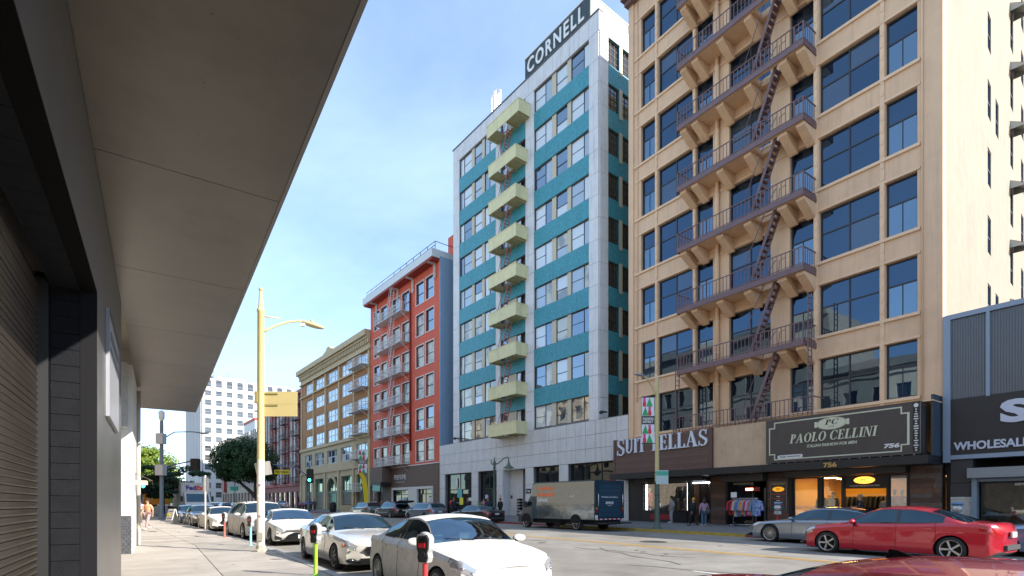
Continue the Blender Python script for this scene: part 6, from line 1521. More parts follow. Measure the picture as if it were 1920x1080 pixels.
# parking meters
def meter(px, py, col, nm, label):
    Y = (CAMZ - .15) * FPX / (py - HOR); X = (px - 960) / FPX * Y
    t = thing('parking_meter', label, 'parking meter', (X, Y, .15 + rise(max(0, st(X, Y)[0]))), math.radians(-22), 'parking meters along the near kerb'); t.scale = (.95, .95, .8)
    b = MB(); b.lathe([(.085, 0), (.05, .03), (.042, .06), (.042, .86), (.05, .88)], n=12); b.build('post', mat('meter_post_' + nm, col, .5, var=.05, scale=6), t)
    b = MB(); pr = [(-.075, .87), (.075, .87), (.10, .96), (.085, 1.05), (.11, 1.12), (.115, 1.30), (.08, 1.37), (-.08, 1.37), (-.115, 1.30), (-.11, 1.12), (-.085, 1.05), (-.10, .96)]
    b.prism(pr, -.07, .07); b.build('meter_body', mat('meter_grey', (.50, .50, .49), .35, metal=.4), t)
    b = MB(); pr2 = [(x * .84, .87 + (z - .87) * .93 + .01) for x, z in pr]; b.prism([(x, z) for x, z in pr2], -.082, -.0705); b.build('meter_face', m_dark, t)
    b = MB(); b.box(-.06, .05, -.092, -.083, 1.14, 1.22); b.build('red_screen', mat('meter_red', (.6, .02, .03), .3), t)
    b = MB(); b.box(-.05, .05, -.094, -.083, 1.24, 1.30); b.build('display', m_trim, t)
    b = MB(); b.lathe([(.001, -.1), (.055, -.1), (.055, -.083)], (0, 0, 1.02), 14, 'y', False); b.build('coin_dial', m_dark, t)
    b = MB(); b.ellipsoid((0, 0, 1.37), (.085, .068, .05), 10, 6); b.build('meter_cap', MATS['meter_grey'], t)
meter(797, 1146, (.60, .05, .05), 'red', 'red parking meter post in front of the white compact sedan at the bottom')
meter(592, 1079, (.30, .62, .03), 'lime', 'lime green parking meter post beside the cream silver sedan')
meter(470, 1023, (.25, .60, .62), 'aqua', 'pale blue parking meter post just left of the yellow pole')
meter(421, 1008.5, (.65, .13, .10), 'coral', 'coral red parking meter post, furthest of the near row')
def meter_far(px, lat, label):
    X, Y = on(px, lat, 'A'); t = thing('parking_meter', label, 'parking meter', (X, Y, G(X, Y)), math.radians(100))
    b = MB(); b.lathe([(.05, 0), (.05, .95)], n=8); b.build('post', m_redp, t); b = MB(); b.box(-.13, .13, -.09, .09, .95, 1.1); b.ellipsoid((0, 0, 1.25), (.17, .14, .16), 10, 8); b.build('meter_body', MATS['meter_grey'], t)
    b = MB(); b.ellipsoid((0, 0, 1.42), (.19, .15, .06), 10, 6); b.build('meter_cap', mat('meter_blue', (.08, .2, .4), .4), t)
m_redp = mat('post_red', (.5, .03, .04), .5)
meter_far(1458, 20.5, 'red parking meter with blue cap in front of the wooden pier poster'); meter_far(1795, 20.5, 'red parking meter with blue cap by the white stone pier on the right')
# white sign post
X, Y = -.575 * 26.9, 26.9
t = thing('sign_post', 'thin white post with a sign seen edge on, left of the coral meter', 'sign post', (X, Y, .17))
b = MB(); b.tube([(0, 0, 0), (0, 0, 2.95)], .035, 8); b.build('post', m_white, t); b = MB(); b.box(-.10, .04, -.03, .25, 2.15, 2.85); b.build('sign_plate', m_steel, t)
# blue-grey street light in the near pavement further on
X, Y = -.657 * 46, 46
t = thing('street_light', 'blue grey street light with white boxes beyond the sandwich board', 'lamp post', (X, Y, .25))
m_bg = mat('pole_blue_grey', (.15, .19, .23), .5)
b = MB(); b.lathe([(.25, 0), (.25, .5), (.16, .6), (.14, 8.2), (.12, 8.6)], n=10); b.tube([(0, 0, 7.0), (.8, .5, 7.7), (2.0, 1.0, 7.8), (2.6, 1.3, 7.75)], .05, 6); b.build('shaft', m_bg, t)
b = MB(); b.ellipsoid((2.9, 1.4, 7.72), (.45, .2, .08), 8, 6); b.build('lamp_head', m_bg, t)
b = MB(); b.lathe([(.12, 8.6), (.22, 8.8), (.24, 9.35), (.10, 9.5)], n=10); b.build('lantern', m_white, t)
b = MB(); b.box(-.3, .3, -.35, .2, 6.6, 7.5); b.build('equipment_box', mat('box_pale', (.5, .5, .52), .5), t); b = MB(); b.box(-.33, .33, -.38, .2, 3.9, 4.8); b.build('equipment_box', MATS['box_pale'], t)
# sandwich board
X, Y = -.637 * 38.5, 38.5
t = thing('sandwich_board', 'white sandwich board with yellow 99 on the near pavement', 'sign board', (X, Y, .2), -.5)
b = MB(); b.bar((0, -.3, 0), (0, -.02, 1.12), .78, .04); b.bar((0, .3, 0), (0, .02, 1.12), .78, .04); b.build('board', m_white, t)
text('price', '99', .42, .26, mat('price_yellow', (.75, .62, .03), .5), t, (-.21, -.26, .55), depth=.02, bold=.05)
for z in (.22, .42, .92): b = MB(); b.box(-.3, .3, -.33 + .25 * z, -.31 + .25 * z, z, z + .06); b.build('print_line', mat('print_blue', (.1, .15, .4), .5), t)
# banner lamp pole on the far pavement
X, Y = on(1232, 20.7, 'A')
t = thing('banner_pole', 'yellow and green lamp pole with the district banner by the suit shop', 'lamp post', (X, Y, G(X, Y)))
b = MB(); b.lathe([(.13, 2.7), (.10, 8.6), (.04, 8.75)], n=10)
pts = [(-NA[0] * q, -NA[1] * q, 7.5 + 1.15 * math.sin(min(1, q / 1.2) * math.pi / 2)) for q in (0, .2, .5, .8, 1.15)]; b.tube(pts, .04, 6); b.build('shaft', m_ypole, t)
b = MB(); b.lathe([(.3, 0), (.3, .06), (.2, .1), (.16, .5), (.14, 2.7)], n=10); b.build('lower_shaft', m_green_pole, t)
b = MB(); b.ellipsoid((0, 0, 0), (.42, .15, .08), 12, 6); b.build('lamp_head', mat('lamp_grey', (.32, .32, .33), .5), t, (-NA[0] * 1.45, -NA[1] * 1.45, 8.68), (0, 0, math.atan2(NA[1], NA[0])))
m_bw, m_bp, m_br, m_bgn = mat('banner_white', (.68, .68, .70), .6), mat('banner_pink', (.65, .04, .30), .6), mat('banner_red', (.60, .03, .04), .6), mat('banner_green', (.03, .34, .12), .6)
def banner(t, w, z0, z1, x0, rz):
    e = bpy.data.objects.new('banner', None); H_ = z1 - z0
    b = MB(); b.box(x0, x0 + w, -.012, .012, z0, z1); bo = b.build('banner', m_bw, t, (0, 0, 0), (0, 0, rz))
    rows = 5; rh = H_ / rows
    for j in range(rows):
        zz = z0 + j * rh
        if j == 2:
            b = MB(); b.box(x0, x0 + w, -.016, .016, zz + .02, zz + rh - .02); b.build('banner_band', m_black, bo)
            for s_, k_ in (('FASHION', .52), ('DISTRICT', .18)): text('banner_text', s_, w * .84, rh * .28, m_white, bo, (x0 + w * .08, -.0165, zz + rh * k_), depth=.002, bold=.03)
            continue
        for k, (m_, sh) in enumerate(((m_bgn, 't'), (m_bp, 'r'), (m_br, 's'))):
            o_ = w * ((.12, .5, .5) if j % 2 else (.45, .08, .08))[k]; b = MB()
            if sh == 't': b.prism([(x0 + o_ - (.1 * w), zz), (x0 + o_ + .42 * w, zz), (x0 + o_ + .16 * w, zz + rh)], -.0175, -.0125)
            elif sh == 'r': b.box(x0 + o_ + .02, x0 + o_ + .22 * w, -.0155, -.0121, zz + rh * .5, zz + rh)
            else: b.box(x0 + o_, x0 + o_ + .26 * w, -.0150, -.0121, zz, zz + rh * .5)
            b.build('banner_shape', m_, bo)
banner(t, .72, 4.95, 7.55, -.88, 0)
b = MB(); b.bar((-.9, 0, 7.6), (0, 0, 7.6), .04); b.bar((-.9, 0, 4.9), (0, 0, 4.9), .04); b.build('banner_arm', m_dark, t)
for z in (1.9, 2.55, 3.2): b = MB(); b.lathe([(.15, z), (.155, z + .04)], n=10); b.build('strap', m_dark, t)
b = MB(); b.box(-.15, .55, -.17, -.15, 2.55, 3.35); b.build('parking_sign', mat('sign_pale', (.45, .56, .55), .5), t, (.05, 0, 0)); b = MB(); b.box(-.14, .54, -.176, -.171, 3.05, 3.3); b.build('parking_sign_band', mat('sign_green', (.06, .38, .26), .5), t, (.05, 0, 0))
# second banner pole far down
X, Y = on(692, 21.0, 'B')
t = thing('banner_pole', 'distant yellow lamp pole with a coloured banner before the beige block', 'lamp post', (X, Y, G(X, Y)))
b = MB(); b.lathe([(.16, 0), (.11, 8.3)], n=8); b.tube([(0, 0, 8.0), (-NB[0] * .8, -NB[1] * .8, 8.7), (-NB[0] * 1.9, -NB[1] * 1.9, 8.9)], .05, 6); b.ellipsoid((-NB[0] * 2.1, -NB[1] * 2.1, 8.9), (.4, .3, .08), 8, 6); b.build('shaft', m_ypole, t)
banner(t, 1.05, 4.9, 7.6, -1.3, 0)
X, Y = on(701, 21.3, 'B'); t = thing('street_sign', 'small green street sign on a thin post by the distant banner pole', 'sign', (X, Y, G(X, Y)))
b = MB(); b.tube([(0, 0, 0), (0, 0, 3.4)], .05, 6); b.build('post', m_steel, t); b = MB(); b.box(-.45, .45, -.08, -.05, 2.7, 3.4); b.build('sign_plate', mat('sign_mint', (.25, .55, .48), .5), t, (0, 0, 0), (0, .1, 0))
# ornate green lamp post
X, Y = on(927, 20.8, 'B')
t = thing('ornate_lamp_post', 'dark green ornate lamp post with hanging bell lantern before the tiled base', 'lamp post', (X, Y, G(X, Y)))
b = MB(); b.lathe([(.28, 0), (.28, .3), (.2, .45), (.15, .8), (.11, 1.2), (.09, 4.25), (.13, 4.3), (.08, 4.4), (.12, 4.55), (.16, 4.7), (.07, 4.85), (.02, 5.2)], n=10); b.build('shaft', m_green_pole, t)
dx, dy = -DB[0], -DB[1]
b = MB(); b.tube([(0, 0, 4.6), (dx * .5, dy * .5, 4.62), (dx * .9, dy * .9, 4.8), (dx * 1.3, dy * 1.3, 5.0), (dx * 1.8, dy * 1.8, 5.05), (dx * 1.9, dy * 1.9, 4.9)], .05, 6); b.tube([(0, 0, 4.6), (-dx * .3, -dy * .3, 4.6), (-dx * .5, -dy * .5, 4.8), (-dx * .35, -dy * .35, 4.95)], .045, 6); b.build('scroll_arm', m_green_pole, t)
b = MB(); b.lathe([(.04, 4.9), (.08, 4.6), (.16, 4.4), (.42, 4.22), (.44, 4.18)], (dx * 1.9, dy * 1.9, 0), 12); b.build('bell_shade', m_green_pole, t); b = MB(); b.lathe([(.26, 4.18), (.24, 4.05), (.12, 3.95), (.001, 3.93)], (dx * 1.9, dy * 1.9, 0), 12); b.build('globe', mat('globe', (.5, .48, .42), .3), t)
# traffic signals
m_sig = mat('signal_black', (.015, .015, .015), .5); m_grn = mat('signal_green', (.1, .9, .5), .4, emit=(.05, 1, .45), es=4)
def signal(px, Y, label, arm=None, zb_=0):
    X = (px - 960) / FPX * Y; t = thing('traffic_signal', label, 'traffic light', (X, Y, G(X, Y)))
    b = MB(); b.tube([(0, 0, 0), (0, 0, 7.2 if arm else 5.6)], .14, 8)
    if arm: b.tube([(0, 0, 5.0), (-arm * .3, 0, 6.5), (-arm, 0, 7.1)], .09, 6)
    b.build('pole', m_bg, t)
    b = MB(); b.box(-.15, .75, -.75, -.3, 4.2, 6.3); b.build('signal_head', m_sig, t)
    b = MB(); b.lathe([(.001, 0), (.22, 0)], (.3, -.76, 4.65), 12, 'y', False); b.build('green_lamp', m_grn, t)
    return t
t = signal(580, 80, 'traffic light showing green at the corner of the beige block', arm=6.0)
b = MB(); b.box(-5.2, -2.9, -.12, -.08, 5.55, 6.2); b.build('crossing_sign', mat('ped_yellow', (.80, .60, .02), .5), t); text('crossing_text', 'PED XING', 2.0, .36, MATS['letter_black'], t, (-5.05, -.122, 5.7), depth=.02, bold=.02)
b = MB(); b.box(-6.4, -5.6, -.5, .2, 5.6, 7.4); b.build('signal_head', m_sig, t); b = MB(); b.lathe([(.001, 0), (.24, 0)], (-6.0, -.51, 6.1), 12, 'y', False); b.build('green_lamp', m_grn, t)
X, Y = -.60 * 52, 52; t = thing('traffic_signal', 'black traffic light seen from behind, hanging left of the white high-rise', 'traffic light', (X, Y, .35))
b = MB(); b.tube([(-3.6, 1, 0), (-3.6, 1, 4.6), (-3.0, 1, 5.1), (.3, 0, 5.6)], .07, 6); b.build('mast_arm', m_bg, t); b = MB(); b.box(-.05, .65, -.2, .3, 4.6, 5.75); b.build('signal_head', m_sig, t)
X, Y = -.689 * 60, 60; t = thing('traffic_signal', 'green traffic light in front of the bright green tree at the far left', 'traffic light', (X, Y, .35))
b = MB(); b.tube([(-.6, .4, 0), (-.6, .4, 4.6)], .1, 6); b.tube([(-.6, .4, 4.4), (.9, 0, 5.0), (4.2, -.4, 5.6)], .06, 6); b.build('mast_arm', m_bg, t); b = MB(); b.box(-.3, .3, -.2, .3, 2.6, 4.1); b.build('signal_head', m_sig, t); b = MB(); b.lathe([(.001, 0), (.2, 0)], (0, -.21, 3.35), 12, 'y', False); b.build('green_lamp', m_grn, t)
for px, Y, z, lab in ((440, 115, 6.3, 'green street name sign over the far traffic queue'),):
    X = (px - 960) / FPX * Y; t = thing('street_name_sign', lab, 'sign', (X, Y, .35)); b = MB(); b.tube([(0, 0, 0), (0, 0, 6.4)], .12, 6); b.build('post', m_bg, t); b = MB(); b.box(-.85, .85, -.16, -.12, 4.2, 5.1); b.build('sign_plate', mat('street_green', (.02, .28, .17), .5), t)
# litter bin, planter, feather flag
X, Y = on(624, 20.9, 'B'); t = thing('litter_bin', 'black litter bin at the far kerb in front of the beige block', 'bin', (X, Y, G(X, Y)))
b = MB(); b.lathe([(.32, 0), (.40, .1), (.42, 1.1), (.38, 1.15)], n=12); b.build('drum', m_black, t); b = MB(); b.lathe([(.44, 1.15), (.44, 1.25), (.2, 1.4), (.001, 1.42)], n=12); b.build('lid', m_dark, t)
for i in range(10): a = 2 * math.pi * i / 10; b = MB(); b.box(-.03, .03, -.02, .02, .1, 1.1); b.build('slat', m_dark, t, (.43 * math.cos(a), .43 * math.sin(a), 0), (0, 0, a + math.pi / 2))
X, Y = on(655, 21.2, 'B'); t = thing('planter', 'square tan planter box beside the grey green crossover', 'planter', (X, Y, G(X, Y))); b = MB(); b.prism([(-.9, 0), (.9, 0), (1.1, 1.0), (-1.1, 1.0)], -.8, .8); b.build('box', mat('planter_tan', (.45, .36, .22), .7), t); b = MB(); b.box(-.85, .85, -.7, .7, .97, 1.02); b.build('soil', m_roomd, t)
X, Y = on(684, 21.6, 'B'); t = thing('feather_flag', 'tall yellow feather flag at the kerb by the beige block', 'flag', (X, Y, G(X, Y)))
b = MB(); pts = [(0, .1), (.65, .1), (.55, 1.6), (.15, 4.4), (-.35, 5.1), (-.95, 5.3), (-.8, 4.9), (-.45, 4.2), (-.2, 2.5)]
b.prism(pts, -.01, .02); b.build('cloth', mat('flag_yellow', (.80, .62, .02), .6), t); b = MB(); b.tube([(0, 0, 0), (-.2, 0, 2.5), (-.45, 0, 4.2), (-.85, 0, 5.2)], .03, 5); b.build('pole', m_dark, t)
# ================================================================= trees
def leaf_mat(nm, c1, c2):
    m = bpy.data.materials.new(nm); m.use_nodes = True; n = m.node_tree.nodes; l = m.node_tree.links; b = n['Principled BSDF']
    g = n.new('ShaderNodeNewGeometry'); t = n.new('ShaderNodeTexNoise'); t.inputs['Scale'].default_value = .9; t.inputs['Detail'].default_value = 6; l.new(g.outputs['Position'], t.inputs['Vector'])
    mr = n.new('ShaderNodeMapRange'); mr.inputs[1].default_value = .35; mr.inputs[2].default_value = .65; l.new(t.outputs[0], mr.inputs[0]); mm = n.new('ShaderNodeMixRGB'); mm.inputs[1].default_value = (*c1, 1); mm.inputs[2].default_value = (*c2, 1)
    l.new(mr.outputs[0], mm.inputs[0]); l.new(mm.outputs[0], b.inputs['Base Color']); b.inputs['Roughness'].default_value = .6
    tr = n.new('ShaderNodeBsdfTranslucent'); l.new(mm.outputs[0], tr.inputs[0]); ms = n.new('ShaderNodeMixShader'); ms.inputs[0].default_value = .3
    l.new(b.outputs[0], ms.inputs[1]); l.new(tr.outputs[0], ms.inputs[2]); l.new(ms.outputs[0], n['Material Output'].inputs[0]); return m
def crown(name, lobes, nleaf, size, m, t, seed=1):
    r = random.Random(seed); vs = []; fs = []
    for i in range(nleaf):
        c, R = r.choice(lobes); 
        while 1:
            p = Vector((r.uniform(-1, 1), r.uniform(-1, 1), r.uniform(-1, 1)))
            if .45 < p.length < 1: break
        q = Vector((c[0] + p.x * R[0], c[1] + p.y * R[1], c[2] + p.z * R[2]))
        if noise.noise(q * .9) < -.22: continue
        nrm = (p + Vector((r.uniform(-.7, .7), r.uniform(-.7, .7), r.uniform(-.3, .9)))).normalized(); u = nrm.orthogonal().normalized(); a = r.uniform(0, 6.28); v = nrm.cross(u); u, v = u * math.cos(a) + v * math.sin(a), v * math.cos(a) - u * math.sin(a)
        s = size * r.uniform(.6, 1.3); o = len(vs); vs += [q - u * s, q - v * s * .5 + nrm * s * .15, q + u * s, q + v * s * .5 + nrm * s * .15]; fs.append((o, o + 1, o + 2, o + 3))
    me = bpy.data.meshes.new(name); me.from_pydata([tuple(v) for v in vs], [], fs); me.materials.append(m); me.update(); return link(name, me, t)
m_bark = mat('bark', (.07, .05, .035), .9, var=.3, scale=8)
X, Y = -.487 * 101, 101; t = thing('street_tree', 'round dense dark green street tree at the far corner', 'tree', (X, Y, .8))
b = MB(); b.tube([(1.6, 0, -.5), (1.2, 0, 1.5), (-.6, .2, 3.4), (-2.8, .3, 5.2)], [.5, .42, .34, .2], 8); b.tube([(.6, 0, 2.2), (.4, .3, 4.6), (.6, .2, 7)], [.34, .25, .12], 7); b.build('trunk', m_bark, t)
rr = random.Random(5); lb_ = [((rr.uniform(-4.2, 2.0), rr.uniform(-2.5, 2.5), rr.uniform(6.6, 11.0)), (rr.uniform(1.7, 2.6),) * 2 + (rr.uniform(1.4, 2.0),)) for _ in range(22)] + [((-1.5, 0, 9.2), (6.6, 4, 4.5))] * 22 + [((-4.6, 0, 7.0), (2.0, 2, 1.9))] * 3 + [((2.9, 0, 7.0), (2.0, 2, 1.9))] * 3
crown('crown', lb_, 34000, .24, leaf_mat('leaf_dark', (.016, .045, .012), (.045, .095, .02)), t, 2)
X, Y = -.672 * 95, 95; t = thing('street_tree', 'bright yellow green tree beyond the blue grey street light', 'tree', (X, Y, .3)); t.scale = (1.22, 1.22, 1.18)
b = MB(); b.tube([(0, 0, 0), (.2, 0, 2.6), (.5, 0, 5)], [.4, .3, .15], 7); b.tube([(.2, 0, 2.6), (-1.8, 0, 5.4)], [.25, .1], 6); b.build('trunk', m_bark, t)
rr = random.Random(9); lb_ = [((rr.uniform(-3.4, 2.6), rr.uniform(-2.5, 2.5), rr.uniform(4.0, 8.8)), (rr.uniform(1.4, 2.2),) * 2 + (rr.uniform(1.1, 1.8),)) for _ in range(26)] + [((-.8, 0, 6.5), (4.3, 3, 3.9))] * 6
crown('crown', lb_, 15000, .22, leaf_mat('leaf_bright', (.12, .20, .02), (.26, .34, .03)), t, 3)
X, Y = -.655 * 62, 62; t = thing('feathery_tree', 'loose blue green tree with drooping sprays beside the street light', 'tree', (X, Y, .3))
b = MB(); b.tube([(0, 0, 0), (0, 0, 3.2), (.4, 0, 5)], [.25, .18, .08], 7)
for i in range(9): a = i * .7; b.tube([(0, 0, 2.6 + i * .2), (1.2 * math.cos(a), .8 * math.sin(a), 3.8 + .2 * i), (2.8 * math.cos(a) + .8, 1.4 * math.sin(a), 3.9 + .12 * i)], [.07, .05, .02], 5)
b.build('trunk', m_bark, t)
rr = random.Random(4); lb_ = [((rr.uniform(-2.2, 4.2), rr.uniform(-1.5, 1.5), rr.uniform(2.2, 5.6)), (rr.uniform(.8, 1.5), .8, rr.uniform(.2, .5))) for _ in range(26)]
crown('crown', lb_, 7500, .18, leaf_mat('leaf_blue', (.02, .06, .035), (.05, .10, .05)), t, 4)
# far-left pavement clutter : awnings, kiosk, boards
for px, Y, w_, z0, z1, c, nm, lab in ((266, 75, 2.2, 1.6, 2.8, (.60, .30, .18), 'market_awning', 'salmon market awning at the left end of the pavement'), (277, 78, 2.4, 1.7, 2.9, (.62, .38, .30), 'market_awning', 'pale pink market awning beside the salmon one'),
                         (292, 70, 2.3, .6, 3.2, (.75, .28, .03), 'market_stall', 'orange and white market stall behind the walking man'), (322, 72, 4.0, .8, 3.2, (.20, .40, .10), 'market_stall', 'green market stall behind the sandwich board')):
    X = (px - 960) / FPX * Y; t = thing(nm, lab, 'stall', (X, Y, .5)); b = MB(); b.prism([(-w_ / 2, z0 + .5), (w_ / 2, z0 + .5), (w_ * .42, z1), (-w_ * .42, z1)], -.8, 1.2); b.build('canopy', mat(nm + str(px), c, .6, var=.2, scale=2), t)
    b = MB(); [b.bar((sx * w_ * .45, sy, 0), (sx * w_ * .45, sy, z0 + .5), .07) for sx in (-1, 1) for sy in (-.7, 1.1)]; b.build('posts', m_dark, t)['kind'] = 'stuff'
    b = MB(); b.box(-w_ * .42, w_ * .42, -.6, 1.0, .0, .9); b.build('counter', m_white if px == 292 else m_brn, t)
X, Y = -.655 * 66, 66; t = thing('ad_board', 'small advertising boards above the green stall', 'sign', (X, Y, 3.0)); b = MB(); b.box(-.9, .9, 0, .2, 0, 1.2); b.build('panel', m_wr, t); b = MB(); b.ellipsoid((-.3, -.02, .6), (.35, .02, .3), 10, 6); b.build('print', mat('print_multi', (.4, .12, .08), .6, two=(.05, .1, .4), twoscale=4), t); b = MB(); b.box(1.2, 2.6, 0, .2, -.6, .8); b.build('panel', mat('panel_blue', (.1, .14, .3), .5, two=(.6, .3, .08), twoscale=2), t); b = MB(); b.bar((0, .1, -3), (0, .1, 0), .1); b.build('post', m_dark, t)
# ================================================================= people, dummies, garments
def skin(name, verts, edges, radii, m, parent, sub=1, root=0, sy=1.):
    me = bpy.data.meshes.new(name); me.from_pydata(verts, edges, []); o = bpy.data.objects.new(name, me); COL.objects.link(o)
    md = o.modifiers.new('s', 'SKIN'); md.use_smooth_shade = True
    for i, v in enumerate(me.skin_vertices[0].data): v.radius = radii[i] if isinstance(radii[i], tuple) else (radii[i], radii[i]); v.use_root = (i == root)
    s = o.modifiers.new('u', 'SUBSURF'); s.levels = sub
    dg = bpy.context.evaluated_depsgraph_get(); m2 = bpy.data.meshes.new_from_object(o.evaluated_get(dg)); m2.materials.clear(); m2.materials.append(m)
    bpy.data.objects.remove(o)
    for p in m2.polygons: p.use_smooth = True; p.material_index = 0
    return link(name, m2, parent)
PK = {}
def person(label, X, Y, face, top, legs, hair, skinc=(.42, .24, .16), H=1.72, stride=.0, arm='down', shoes=(.02, .02, .02), hat=None, coat=False, z=None, cat='person', name='person', group=None, bare=False, longhair=False, shorts=False, turn=0.):
    t = thing(name, label, cat, (X, Y, G(X, Y) if z is None else z), face, group); s = H / 1.75; t.scale = (s * 1.08, s * 1.1, s)
    st_ = stride
    J = dict(pel=(0, 0, .95), ch=(0, 0, 1.24), nk=(.0, 0, 1.47), n2=(.01, 0, 1.53), hd=(.02, 0, 1.62), ht=(.02, 0, 1.70))
    for sg, k in ((1, 'l'), (-1, 'r')):
        f = st_ * sg
        J['sh' + k] = (0, sg * .175, 1.41)
        if arm == 'pocket': J['el' + k] = (-.08, sg * .29, 1.14); J['wr' + k] = (.06, sg * .19, .94); J['ha' + k] = (.08, sg * .16, .88)
        elif arm == 'front': J['el' + k] = (.02, sg * .25, 1.13); J['wr' + k] = (.24, sg * .16, 1.10); J['ha' + k] = (.31, sg * .13, 1.12)
        elif arm == 'up' and sg > 0: J['el' + k] = (.12, sg * .24, 1.20); J['wr' + k] = (.22, sg * .12, 1.42); J['ha' + k] = (.20, sg * .08, 1.52)
        else: J['el' + k] = (-f * .35, sg * .24, 1.13); J['wr' + k] = (-f * .6 + .05, sg * .24, .88); J['ha' + k] = (-f * .65 + .07, sg * .235, .79)
        J['hp' + k] = (0, sg * .09, .90); J['kn' + k] = (f * .35 + .03, sg * .095, .50); J['an' + k] = (f * .85 - (.08 if f < 0 else 0), sg * .095, .09 + (.07 if f < -.1 else 0)); J['to' + k] = (J['an' + k][0] + .15, sg * .11, .035)
    def mk(nm, chain, m, infl=0., sub=1):
        names = []; E = []; R = []
        for a, b_, ra, rb_ in chain:
            for q, rr in ((a, ra), (b_, rb_)):
                if q not in names: names.append(q); R.append(tuple(x + infl for x in rr) if isinstance(rr, tuple) else rr + infl)
            E.append((names.index(a), names.index(b_)))
        return skin(nm, [J[q] for q in names], E, R, m, t, sub)
    ms = mat('skin_%.2f_%.2f' % skinc[:2], skinc, .55); mt = mat('cloth_%.2f_%.2f_%.2f' % top, top, .8, var=.1, scale=12); ml = mat('cloth_%.2f_%.2f_%.2f' % legs, legs, .8, var=.1, scale=12)
    body = [('pel', 'ch', (.12, .15), (.12, .155)), ('ch', 'nk', (.12, .155), (.07, .08)), ('nk', 'n2', (.055, .055), (.052, .052)), ('n2', 'hd', (.055, .055), (.092, .078)), ('hd', 'ht', (.092, .078), (.07, .06))]
    for k in 'lr':
        body += [('ch', 'sh' + k, 0, .062), ('sh' + k, 'el' + k, .062, .044), ('el' + k, 'wr' + k, .044, .03), ('wr' + k, 'ha' + k, .03, .033), ('pel', 'hp' + k, 0, .095), ('hp' + k, 'kn' + k, .095, .062), ('kn' + k, 'an' + k, .062, .04), ('an' + k, 'to' + k, .04, .035)]
    mk('body', body, ms)
    sh = [('pel', 'ch', (.135, .165), (.135, .17)), ('ch', 'nk', (.135, .17), (.075, .085))]
    if coat: J['hem'] = (0, 0, .72); sh = [('hem', 'pel', (.13, .19), (.145, .175))] + sh
    for k in 'lr': sh += [('ch', 'sh' + k, 0, .08), ('sh' + k, 'el' + k, .08, .06)] + ([] if bare else [('el' + k, 'wr' + k, .06, .045)])
    mk('jacket' if coat else 'shirt', sh, mt)
    tr = [('pel', 'hpl', (.125, .155), .105), ('pel', 'hpr', 0, .105)]
    for k in 'lr': tr += [('hp' + k, 'kn' + k, .105, .078)] + ([] if shorts else [('kn' + k, 'an' + k, .078, .062)])
    mk('trousers', tr, ml)
    msn = mat('shoe_%.2f' % shoes[0], shoes, .6)
    for k in 'lr': b = MB(); a = J['an' + k]; b.ellipsoid((a[0] + .07, a[1], a[2] - .045), (.15, .055, .05), 10, 6); b.build('shoe', msn, t)
    mh = mat('hair_%.2f_%.2f' % hair[:2], hair, .8)
    b = MB(); b.ellipsoid((-.005, 0, 1.665), (.105, .092, .095), 12, 8)
    if longhair: b.ellipsoid((-.07, 0, 1.55), (.06, .09, .17), 10, 8)
    b.build('hair' if not hat else 'hat', mh if not hat else mat('hat_%.2f' % hat[0], hat, .8), t, (-.012, 0, .012 if hat else 0))
    b = MB(); b.ellipsoid((.118, 0, 1.625), (.018, .013, .02), 6, 4); b.build('nose', ms, t)
    for sg in (-1, 1):
        b = MB(); b.ellipsoid((.103, sg * .032, 1.655), (.01, .014, .008), 6, 4); b.build('eye', m_black, t)
        hx, hy, hz = J['ha' + ('l' if sg > 0 else 'r')]
        b = MB()
        for q in range(4): b.tube([(hx - .02 + q * .016, hy, hz), (hx - .016 + q * .018, hy, hz - .05), (hx - .008 + q * .018, hy - sg * .012, hz - .085 + abs(q - 1.5) * .008)], [.009, .0085, .007], 5)
        b.tube([(hx + .02, hy, hz + .03), (hx + .05, hy, hz), (hx + .055, hy, hz - .03)], [.011, .010, .008], 5); b.build('fingers', ms, t)
    b = MB(); b.box(.104, .112, -.022, .022, 1.583, 1.590); b.build('mouth', mat('lips', (.25, .08, .07), .6), t)
    return t
# walking man in the near pavement and the one behind him
toCam = -math.pi / 2
X, Y = -.683 * 30.3, 30.3
person('man in salmon shirt and mauve trousers walking towards us on the near pavement', X, Y, toCam - .2, (.72, .34, .20), (.36, .26, .26), (.03, .02, .015), stride=.22, bare=True, shoes=(.5, .5, .5), H=1.72)
X, Y = -.697 * 40, 40
person('person in pale blue top and brown trousers behind the salmon shirted man', X, Y, toCam, (.45, .50, .62), (.16, .11, .07), (.03, .02, .02), H=1.66)
def farp(px, lat, leg, *a, **k):
    X, Y = on(px, lat, leg); return person(a[0], X, Y, *a[1:], **k)
L_, R_ = AA, AA + math.pi
farp(1259, 24.9, 'A', 'man in light grey suit standing before the suit shop window', L_ + .9, (.33, .34, .38), (.34, .35, .39), (.02, .015, .01), arm='pocket', shoes=(.6, .6, .6), coat=False, H=1.78)
farp(1300, 23.6, 'A', 'walker in long black coat and mustard beanie outside the suit shop', L_, (.012, .012, .014), (.012, .012, .014), (.02, .02, .02), coat=True, stride=.22, hat=(.62, .33, .03), H=1.68)
farp(1320, 23.8, 'A', 'woman in pink and purple patterned sweater and jeans, seen from behind', L_ - .5, (.38, .22, .34), (.06, .12, .20), (.05, .02, .02), shoes=(.5, .5, .5), longhair=True, H=1.64)
X, Y = on(1328, 23.9, 'A'); t = thing('handbag', 'dark bag hanging at the side of the woman in the patterned sweater', 'bag', (X, Y, G(X, Y) + .75)); b = MB(); b.ellipsoid((0, 0, .1), (.16, .12, .2), 10, 8); b.build('pouch', mat('bag_grey', (.04, .05, .06), .6), t); b = MB(); b.tube([(-.1, 0, .2), (0, 0, .55), (.1, 0, .2)], .012, 5); b.build('strap', m_black, t)
